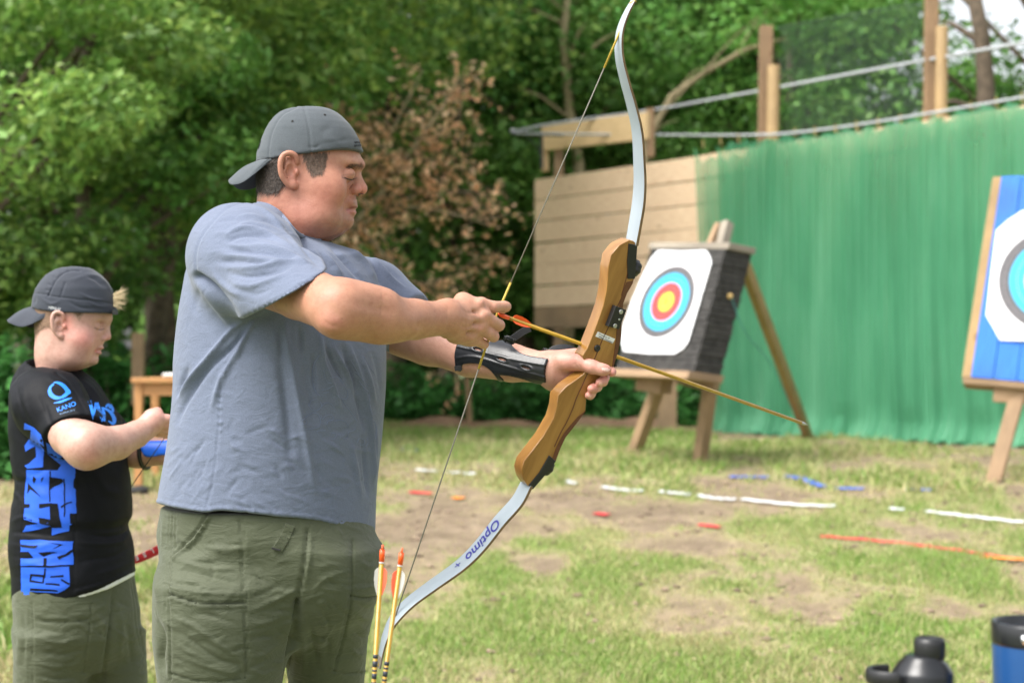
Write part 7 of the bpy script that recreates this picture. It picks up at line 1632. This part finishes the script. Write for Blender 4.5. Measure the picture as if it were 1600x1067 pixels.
# shirt
bs_ = [(556, 45, 110), (565, 36, 116), (575, 26, 124), (590, 18, 146), (605, 15, 158), (623, 13.5, 168), (645, 13, 183), (665, 13, 192), (685, 14, 196), (705, 15.5, 198), (722, 17, 199), (740, 20, 202), (751, 24, 203.5), (765, 22.5, 205.5), (790, 18.5, 207), (808, 16.5, 206), (820, 15.5, 199.5), (835, 15, 203.5), (850, 15, 207), (875, 16, 210), (895, 18.5, 213), (920, 20, 213), (950, 22.5, 212)]
rows = []
for (py, l, r_) in bs_:
    l += 3; r_ -= 3
    ce = (l + r_) / 2; hw = (r_ - l) / 2 / FPX * DB; rows.append((zb(py), xb_(ce), DB + .01, hw, min(.155, hw * 1.0) if py > 600 else hw * .95))
f = Field((xb_(0), DB - .30, zb(955)), (xb_(232), DB + .28, zb(540)), .0040); f.loft(rows, 0, 2.15, 0)
S = like(f); S.cone(U3(63, 621, 3.80), U3(80, 635, 3.76), .070, .075, .04); S.cone(U3(78, 635, 3.76), U3(118, 680, 3.68), .078, .068, .04); S.cone(U3(118, 680, 3.68), U3(150, 716, 3.62), .068, .066, .02)
a_, b_ = U3(150, 677, 3.68), U3(99, 698, 3.68); am = U3(140, 700, 3.62) - U3(78, 625, 3.76); ch = b_ - a_; ch /= np.linalg.norm(ch); pn = am - ch * (am @ ch); pn /= np.linalg.norm(pn); S.cut((a_ + b_) / 2, pn, .004); smerge(f, S, .022)
S = like(f); S.cone(U3(112, 640, 4.0), U3(155, 668, 4.03), .066, .050, .04); S.cone(U3(155, 668, 4.03), U3(178, 680, 4.0), .050, .044, .03); smerge(f, S, .03)
f.cone(U3(84, 600, 3.905), U3(86, 552, 3.90), .052, .066, .008, 'sub')
hx = np.array([0, 22, 60, 90, 117, 150, 185, 213, 230.]); hy = np.array([944, 944, 942, 936, 927, 917, 906, 892, 888.])
X = f.ax[0][:, None, None]; Y = f.ax[1][None, :, None]; Z = f.ax[2][None, None, :]; hzz = np.interp(800 + FPX * X / DB, hx, hy); f.F = np.maximum(f.F, (CAMZ - (hzz - 570) / FPX * DB - Z).astype(np.float32) + 0 * Y)
V, F_ = f.mesh(); V = relax(V, F_, 2, .5); o1s = lambda l: [(60 + a / 8.89, 580 + b / 8.89) for a, b in l]
BF = [(o1s([(250, 20), (430, 180), (560, 380), (680, 620), (790, 860)]), 2, -3.5, 'open'), (o1s([(400, 0), (560, 200), (620, 400)]), 2.2, 3.0), (o1s([(480, 30), (650, 250), (700, 420)]), 2.0, -2.4), (o1s([(560, 100), (700, 200), (850, 380)]), 2.2, 2.2), (o1s([(640, 40), (800, 160), (930, 330)]), 2, -1.8), (o1s([(1040, 560), (1130, 620), (1220, 740)]), 2, 3), (o1s([(1080, 640), (1160, 690), (1230, 760)]), 1.6, -3),
 (o1s([(20, 300), (100, 500), (160, 700), (200, 850)]), 3.2, -2.8), (o1s([(260, 950), (420, 850), (600, 800), (760, 830)]), 1.3, -.9, 'seam'), (o1s([(130, 80), (300, 200), (420, 340)]), 2.4, 1.6), (o1s([(480, 480), (600, 640), (700, 800)]), 2.2, 2.0),
 (o4([(190, 568), (270, 590), (360, 625), (430, 660), (460, 675)]), 2.0, 1.8, 'seam'), (o4([(180, 590), (270, 612), (360, 648), (440, 690)]), 1.3, -1.2, 'seam'), (o4([(100, 650), (90, 750), (130, 900), (180, 1040)]), 3, -3), (o4([(60, 720), (70, 850), (100, 1000)]), 3, 1.8), (o4([(140, 760), (150, 880), (200, 1000)]), 3, 2),
 (o5([(60, 340), (90, 370), (150, 370)]), 3, -3), (o5([(60, 420), (110, 480), (120, 600)]), 3, 2), (o5([(50, 590), (120, 560), (200, 590), (300, 600)]), 3, 2.8), (o5([(60, 640), (130, 640), (220, 650), (340, 660)]), 3, -3), (o5([(60, 700), (160, 720), (260, 700), (360, 690)]), 2.6, 2.6), (o5([(60, 760), (170, 775), (280, 750), (370, 760)]), 2.6, -2.2), (o5([(60, 820), (160, 800), (260, 820), (370, 800)]), 2.6, 2.0), (o5([(70, 870), (180, 880), (300, 870)]), 2.6, -2), (o5([(80, 930), (180, 920), (300, 930), (400, 900)]), 2.6, 1.8),
 (o5([(690, 590), (650, 640), (560, 660), (450, 650)]), 3, -4.5), (o5([(680, 640), (620, 690), (500, 700), (400, 690)]), 3, 3), (o5([(690, 700), (600, 760), (480, 780), (400, 800)]), 3, -2.2), (o5([(700, 780), (600, 830), (480, 860)]), 3, 2), (o5([(385, 320), (395, 500), (390, 700), (385, 900), (380, 990)]), 1.2, -1.2, 'seam'), (o5([(150, 320), (135, 500), (110, 660), (110, 860), (115, 1000)]), 1.2, -1.1, 'seam'),
 (o5([(500, 330), (560, 420), (660, 440)]), 6, 2.4), (o5([(420, 330), (470, 420), (520, 560)]), 5, 1.6), (o5([(100, 300), (170, 340), (260, 300)]), 3, -2), (o5([(180, 350), (210, 430), (260, 460)]), 3, 1.8), (o5([(715, 832), (600, 885), (480, 925), (390, 950)]), 1.6, 1.6, 'seam'), (o5([(712, 812), (600, 865), (480, 905), (385, 930)]), 1.1, -1.0, 'seam')]
V = folds(V, F_, BF); N = vnormals(V, F_); V = V + N * (.007 * (fbm(V * [1, 1, 1.4], 12, 61, 3) - .5))[:, None]; P = pix(V)
bk_, bl_ = np.array([.0055, .0062, .0085]), np.array([.008, .085, .62]); c = np.tile(bk_, (len(V), 1)); facing = N[:, 1] < .3
wav = (vnoise(V, 26, 4) - .5) * 3; PW = P + np.stack([wav, 1.3 * wav], 1)
blue = [[(130, 70), (180, 95), (215, 130), (230, 190), (225, 300), (145, 308), (128, 290), (190, 250), (185, 190), (135, 220), (130, 190), (160, 150), (165, 110), (128, 105)], [(240, 170), (290, 200), (330, 250), (390, 300), (392, 330), (300, 325), (320, 290), (250, 230)], [(140, 315), (390, 320), (398, 540), (385, 590), (360, 600), (358, 630), (270, 655), (268, 600), (120, 640), (135, 600), (200, 590), (125, 570), (130, 450)], [(108, 680), (380, 682), (382, 805), (110, 815)], [(112, 822), (362, 818), (366, 920), (300, 955), (112, 948)], [(112, 950), (155, 945), (155, 975), (112, 978)]]
cuts = [[(258, 350), (325, 360), (330, 372), (285, 400), (258, 425)], [(262, 490), (300, 488), (312, 560), (320, 610), (262, 610)], [(125, 490), (155, 490), (155, 508), (125, 512)], [(205, 490), (272, 488), (272, 505), (205, 512)], [(205, 565), (262, 570), (262, 600), (205, 590)], [(365, 540), (400, 540), (400, 600), (365, 590)], [(175, 345), (190, 360), (180, 385), (172, 370)], [(215, 360), (230, 350), (218, 380)], [(148, 380), (165, 400), (215, 455), (160, 415), (145, 440)],
 [(316, 500), (352, 480), (375, 478), (375, 484), (352, 488), (318, 510)], [(330, 360), (336, 360), (340, 560), (334, 560)], [(260, 320), (266, 320), (262, 480), (256, 480)], [(385, 360), (400, 350), (400, 420), (380, 400)], [(110, 700), (200, 705), (180, 716), (110, 712)], [(240, 690), (330, 700), (270, 730), (310, 702)], [(110, 740), (150, 738), (175, 770), (110, 775)], [(200, 745), (300, 740), (232, 770)], [(230, 775), (246, 775), (240, 812), (226, 812)], [(300, 770), (382, 730), (382, 742), (310, 782)], [(160, 855), (235, 860), (235, 872), (170, 866), (165, 890), (230, 900), (230, 906), (158, 900)], [(232, 825), (240, 825), (232, 900), (224, 900)], [(262, 862), (330, 858), (330, 868), (262, 872)], [(160, 930), (300, 938), (300, 946), (160, 945)], [(240, 905), (310, 906), (310, 914), (240, 912)], [(320, 880), (365, 905), (362, 915), (318, 888)]]
bt = mk('t_shirt', V, F_, M['boytee'], boy, True, c); btb = bvh_of(V, F_)
def wavy(l):
    L = []
    l = list(l) + [l[0]]
    for a, b in zip(l[:-1], l[1:]):
        a = np.array(a, float); b = np.array(b, float); n_ = max(1, int(np.linalg.norm(b - a) / 3))
        for i in range(n_): p = a + (b - a) * i / n_; q = vnoise(np.array([[p[0] * .06, p[1] * .11, 2.0]]), 1, 4)[0] - .5; L.append((p[0] + 2.2 * q, p[1] + 3.2 * q))
    return L
for p_ in blue: decal('blue_panel', wavy(o5(p_)), btb, .0008, M['printblue2'], bt, 4)
for p_ in cuts: decal('panel_gap', wavy(o5(p_)), btb, .0014, M['printgap'], bt, 4)
# printed emblem, words and chest script
def ringdecal(pts, w, name):
    L = smoothline(pts, 6); P_l = []
    for i, p in enumerate(L):
        t = L[min(i + 1, len(L) - 1)] - L[max(0, i - 1)]; t = t / max(1e-6, np.linalg.norm(t)); s_ = np.array([-t[1], t[0]]); ww = np.interp(i / (len(L) - 1), np.linspace(0, 1, len(w)), w); P_l.append((p + s_ * ww / 2, p - s_ * ww / 2))
    q = [a for a, b in P_l] + [b for a, b in P_l]; W = project_px(q, btb, .0010); n = len(P_l); mk(name, [tuple(v) for v in W], [(i, i + 1, n + i + 1, n + i) for i in range(n - 1)], M['printblue'], bt)
ringdecal(o1s([(215, 175), (165, 230), (165, 290), (215, 345), (290, 370), (350, 350), (400, 300), (380, 240), (320, 185), (260, 160), (215, 160)]), [2.5, 4, 5, 4, 3.5, 5, 6, 6, 5, 3, 1.5], 'emblem')
ringdecal(o1s([(135, 260), (160, 330), (230, 375), (300, 385)]), [1.5, 4, 4.5, 2], 'emblem'); ringdecal(o1s([(315, 165), (370, 220), (430, 290), (415, 320)]), [2, 4, 4, 2], 'emblem'); ringdecal(o1s([(215, 445), (300, 430), (380, 400), (465, 372)]), [1, 3.6, 3.8, .8], 'emblem')
lettering('shirt_lettering', 'KANO', o1s([(272, 570)])[0], o1s([(528, 476)])[0], 7.2, btb, .001, M['printblue'], bt, bold=.01)
lettering('shirt_lettering', 'KIRKBY', o1s([(303, 608)])[0], o1s([(520, 545)])[0], 2.6, btb, .001, plain('printdim', (.10, .18, .30), .6), bt)
ringdecal(o1s([(705, 410), (725, 480), (745, 580), (758, 670)]), [6, 5, 3.6, .8], 'chest_script'); ringdecal(o1s([(755, 660), (772, 560), (805, 440)]), [.8, 4, 5.5], 'chest_script'); ringdecal(o1s([(805, 440), (840, 540), (880, 640), (900, 695)]), [5.5, 5.5, 6, 5], 'chest_script'); ringdecal(o1s([(900, 695), (905, 600), (885, 500)]), [6, 5.5, 3], 'chest_script')
ringdecal(o1s([(885, 510), (960, 540), (1020, 600), (1050, 680), (1030, 725), (965, 690)]), [3, 4, 5.5, 6, 5, 1.5], 'chest_script'); ringdecal(o1s([(930, 500), (970, 470), (1000, 520)]), [3, 5, 3], 'chest_script'); ringdecal(o1s([(1000, 460), (1025, 520), (1030, 570)]), [2, 4, 4], 'chest_script')
# white undershirt edge
mb = MB(); W = project_px(smoothline([(95, 936), (117, 929.5), (150, 919), (185, 907.5), (212, 895)], 6), btb, -.003)
L = [U(p[0], p[1], 3.775 if p[0] < 190 else 3.80) for p in smoothline([(95, 938), (117, 930.5), (150, 920.5), (185, 909), (212, 897)], 5)]
f = Field((xb_(0), DB - .25, zb(960)), (xb_(232), DB + .25, zb(880)), .004); f.loft([(r_[0], r_[1], r_[2], r_[3] * .975, r_[4] * .975) for r_ in rows if r_[0] < zb(860)] + [(zb(965), xb_(117), DB + .01, .14, .14)], 0, 2.15, 0)
X = f.ax[0][:, None, None]; Y = f.ax[1][None, :, None]; Z = f.ax[2][None, None, :]; hzz = np.interp(800 + FPX * X / DB, [0, 60, 92, 117, 185, 214, 230], [936, 936, 936, 931.5, 911.5, 897, 890]); f.F = np.maximum(f.F, (CAMZ - (hzz - 570) / FPX * DB - Z).astype(np.float32) + 0 * Y)
v, q = f.mesh(); v = relax(v, q, 2); mk('undershirt', v, q, M['white'], boy)
# boy's shorts
hb = [row2 for row2 in [(zb(880), xb_(115), DB + .01, .135, .125), (zb(905), xb_(116), DB + .01, .145, .133), (zb(935), xb_(118), DB + .01, .150, .135), (zb(960), xb_(121), DB + .01, .152, .135), (zb(990), xb_(123), DB + .01, .150, .13), (zb(1020), xb_(124), DB + .01, .13, .11), (zb(1045), xb_(124), DB + .01, .09, .08)]]
q1 = [row(985, 28, 135, 3.86, 1.25), row(1020, 27, 138, 3.86, 1.2), row(1067, 26.5, 136, 3.86, 1.15), row(1170, 24, 130, 3.86, 1.1)]; q2_ = [row(985, 120, 227, 3.98, 1.2), row(1020, 125, 229, 3.98, 1.1), row(1067, 132, 231, 3.98, 1.1), row(1165, 134, 226, 3.98, 1.1)]
z5 = lambda l: [(a / 2.621, 660 + b / 2.621) for a, b in l]
QF = [(z5([(130, 740), (135, 850), (130, 960), (135, 1067)]), 1.5, -1.8, 'seam'), (z5([(120, 745), (122, 850), (118, 960), (122, 1067)]), 1.2, -1.0, 'seam'), (z5([(148, 808), (220, 818), (300, 815), (360, 805)]), 1.6, -3, 'seam'), (z5([(150, 790), (240, 798), (370, 780)]), 1.5, 1.6, 'seam'), (z5([(375, 740), (368, 840), (352, 940), (340, 1020)]), 1.4, -1.4, 'seam'), (z5([(460, 690), (458, 790), (440, 900), (415, 1067)]), 3.2, -5), (z5([(545, 640), (560, 740), (570, 840), (590, 950)]), 1.3, -1.4, 'seam'), (z5([(535, 650), (548, 740), (556, 840), (580, 940)]), 1.2, -1.0, 'seam'),
 (z5([(150, 880), (240, 900), (340, 880)]), 3, 2.4), (z5([(150, 930), (240, 950), (340, 930)]), 3, -2.2), (z5([(150, 980), (230, 1000), (330, 985)]), 3, 2.2), (z5([(150, 1030), (230, 1050), (320, 1040)]), 3, -2), (z5([(140, 1045), (230, 1060), (330, 1060)]), 2, 1.6), (z5([(160, 840), (240, 860), (350, 840)]), 3, -1.8), (z5([(400, 780), (430, 850), (420, 950)]), 4, 2.4), (z5([(480, 740), (500, 850), (490, 960)]), 4, 2), (z5([(520, 800), (530, 900), (540, 1000)]), 4, -2), (z5([(70, 800), (80, 900), (70, 1000)]), 4, 2), (z5([(95, 780), (100, 880), (95, 1000)]), 3, -2)]
for i in range(50):
    cx, cy = rs.uniform(70, 590), rs.uniform(740, 1060); L = rs.uniform(40, 110); an = rs.normal(0.0, .4); QF.append((z5([(cx - L / 2, cy - an * L / 2), (cx, cy + rs.uniform(-8, 8)), (cx + L / 2, cy + an * L / 2)]), rs.uniform(1.6, 3), rs.choice([-1, 1]) * rs.uniform(.6, 1.6)))
V, F_ = shorts(q1, q2_, [(a, b, c_, d, e) for a, b, c_, d, e in hb], zb(1170, 3.86), zb(885), .0045, (3.62, 4.2), (xb_(5), xb_(245)), QF, boy, .03, .03); mk('shorts', V, F_, M['shorts'], boy)
# blue arm guard of the boy
W0_, W1_ = U3(221, 706, 3.985), U3(292, 704, 3.96); ax = (W1_ - W0_); ax_n = ax / np.linalg.norm(ax); v = np.array([0, -1, 0.]); v -= ax_n * (v @ ax_n); v /= np.linalg.norm(v); w = np.cross(ax_n, v); w = w if w[2] > 0 else -w
G_ = []; n, m = 40, 40
for i in range(n + 1):
    for k in range(m + 1):
        t = i / n; a = math.radians(-40 + 135 * k / m); r_ = .0405 - .009 * t; G_.append(W0_ + ax * t + (v * math.cos(a) + w * math.sin(a)) * r_)
G_ = np.array(G_); o7s = lambda l: [(190 + a / 10.67, 620 + b / 10.67) for a, b in l]
gb = bvh_of(G_, [(i * (m + 1) + k, (i + 1) * (m + 1) + k, (i + 1) * (m + 1) + k + 1, i * (m + 1) + k + 1) for i in range(n) for k in range(m)])
outl = smoothline(o7s([(310, 830), (335, 795), (430, 742), (700, 735), (900, 735), (900, 970), (700, 965), (500, 998), (395, 985), (350, 930), (310, 830)]), 4)[:-1]
bg_ = decal('arm_guard', [tuple(p) for p in outl], gb, 0, M['bluearm'], boy, 3, thick=.003)
MB().tube([tuple(U3(228, 712, 3.99) + (w * math.cos(a) * 1.0 + v * math.sin(a)) * .0395 * 1 + (U3(228, 706, 3.985) - U3(228, 712, 3.99))) for a in np.linspace(0, 2 * math.pi, 25)], .0055, 6).build('guard_strap', M['black'], bg_, True)
# the boy's bow, mostly hidden
n1 = Vector((0, -1, 0)); bb = thing('recurve_bow', U(300, 720, 4.05), 'red limbed bow held by the boy, mostly hidden behind the man', 'bow')
def simplelimb(pts, d, w0, w1, th, name, mat):
    L = smoothline(pts, 8); P_l = [U(p[0], p[1], d(p)) for p in L]; V = []; F = []
    for i, p in enumerate(P_l):
        t = (P_l[min(i + 1, len(P_l) - 1)] - P_l[max(0, i - 1)]).normalized(); s_ = t.cross(Vector((0, 1, 0))).normalized(); s_ = s_ if s_.z > 0 else -s_; q = i / (len(P_l) - 1); w_ = w0 + (w1 - w0) * q; b_ = Vector((0, 1, 0)) * th
        V += [p + s_ * w_ / 2, p - s_ * w_ / 2, p - s_ * w_ / 2 + b_, p + s_ * w_ / 2 + b_]
    for i in range(len(P_l) - 1):
        for k in range(4): F.append((i * 4 + k, i * 4 + (k + 1) % 4, (i + 1) * 4 + (k + 1) % 4, (i + 1) * 4 + k))
    F += [(3, 2, 1, 0), tuple((len(P_l) - 1) * 4 + k for k in range(4))]; o = mk(name, V, F, M[mat], bb, True, bevel=.001); bm = bmesh.new(); bm.from_mesh(o.data); bmesh.ops.recalc_face_normals(bm, faces=bm.faces); bm.to_mesh(o.data); bm.free(); return P_l
dd_ = lambda p: 4.13
Lp = simplelimb([(318, 792), (290, 830), (262, 850), (240, 862), (212, 874), (180, 880), (150, 874), (130, 858)], dd_, .028, .014, .005, 'lower_limb', 'redlimb')
simplelimb([(352, 610), (378, 560), (392, 500), (392, 440), (400, 410)], lambda p: 4.10, .028, .014, .005, 'upper_limb', 'redlimb')
simplelimb([(352, 610), (345, 660), (328, 700), (322, 740), (318, 792)], lambda p: 4.05, .045, .04, .03, 'riser', 'riser')
tU, tL, nk2 = U(400, 410, 4.12), U(130, 858, 4.14), U(268, 668, 3.82)
mb = MB(); mb.tube([tU, nk2], .0012, 5); mb.tube([nk2, U(206, 758.5, 3.96), tL], .0012, 5); mb.build('bowstring', M['black'], bb, True)
for ch_, (x_, y_) in zip('PULSE', ((264, 846.5), (250, 854), (238, 859.5), (226, 866.5), (214, 871))):
    V2, F2 = text2d(ch_, .0, .03); V2 = V2 - V2.mean(0); sc2 = .017; an = math.radians(24) + math.pi; ca_, sa_ = math.cos(an), math.sin(an); b0 = U(x_, y_, 4.128)
    mk('limb_lettering', [(b0.x + (p[0] * ca_ - p[1] * sa_) * sc2, b0.y - .0005, b0.z + (p[0] * sa_ + p[1] * ca_) * sc2) for p in V2], F2, M['white'], bb, False)
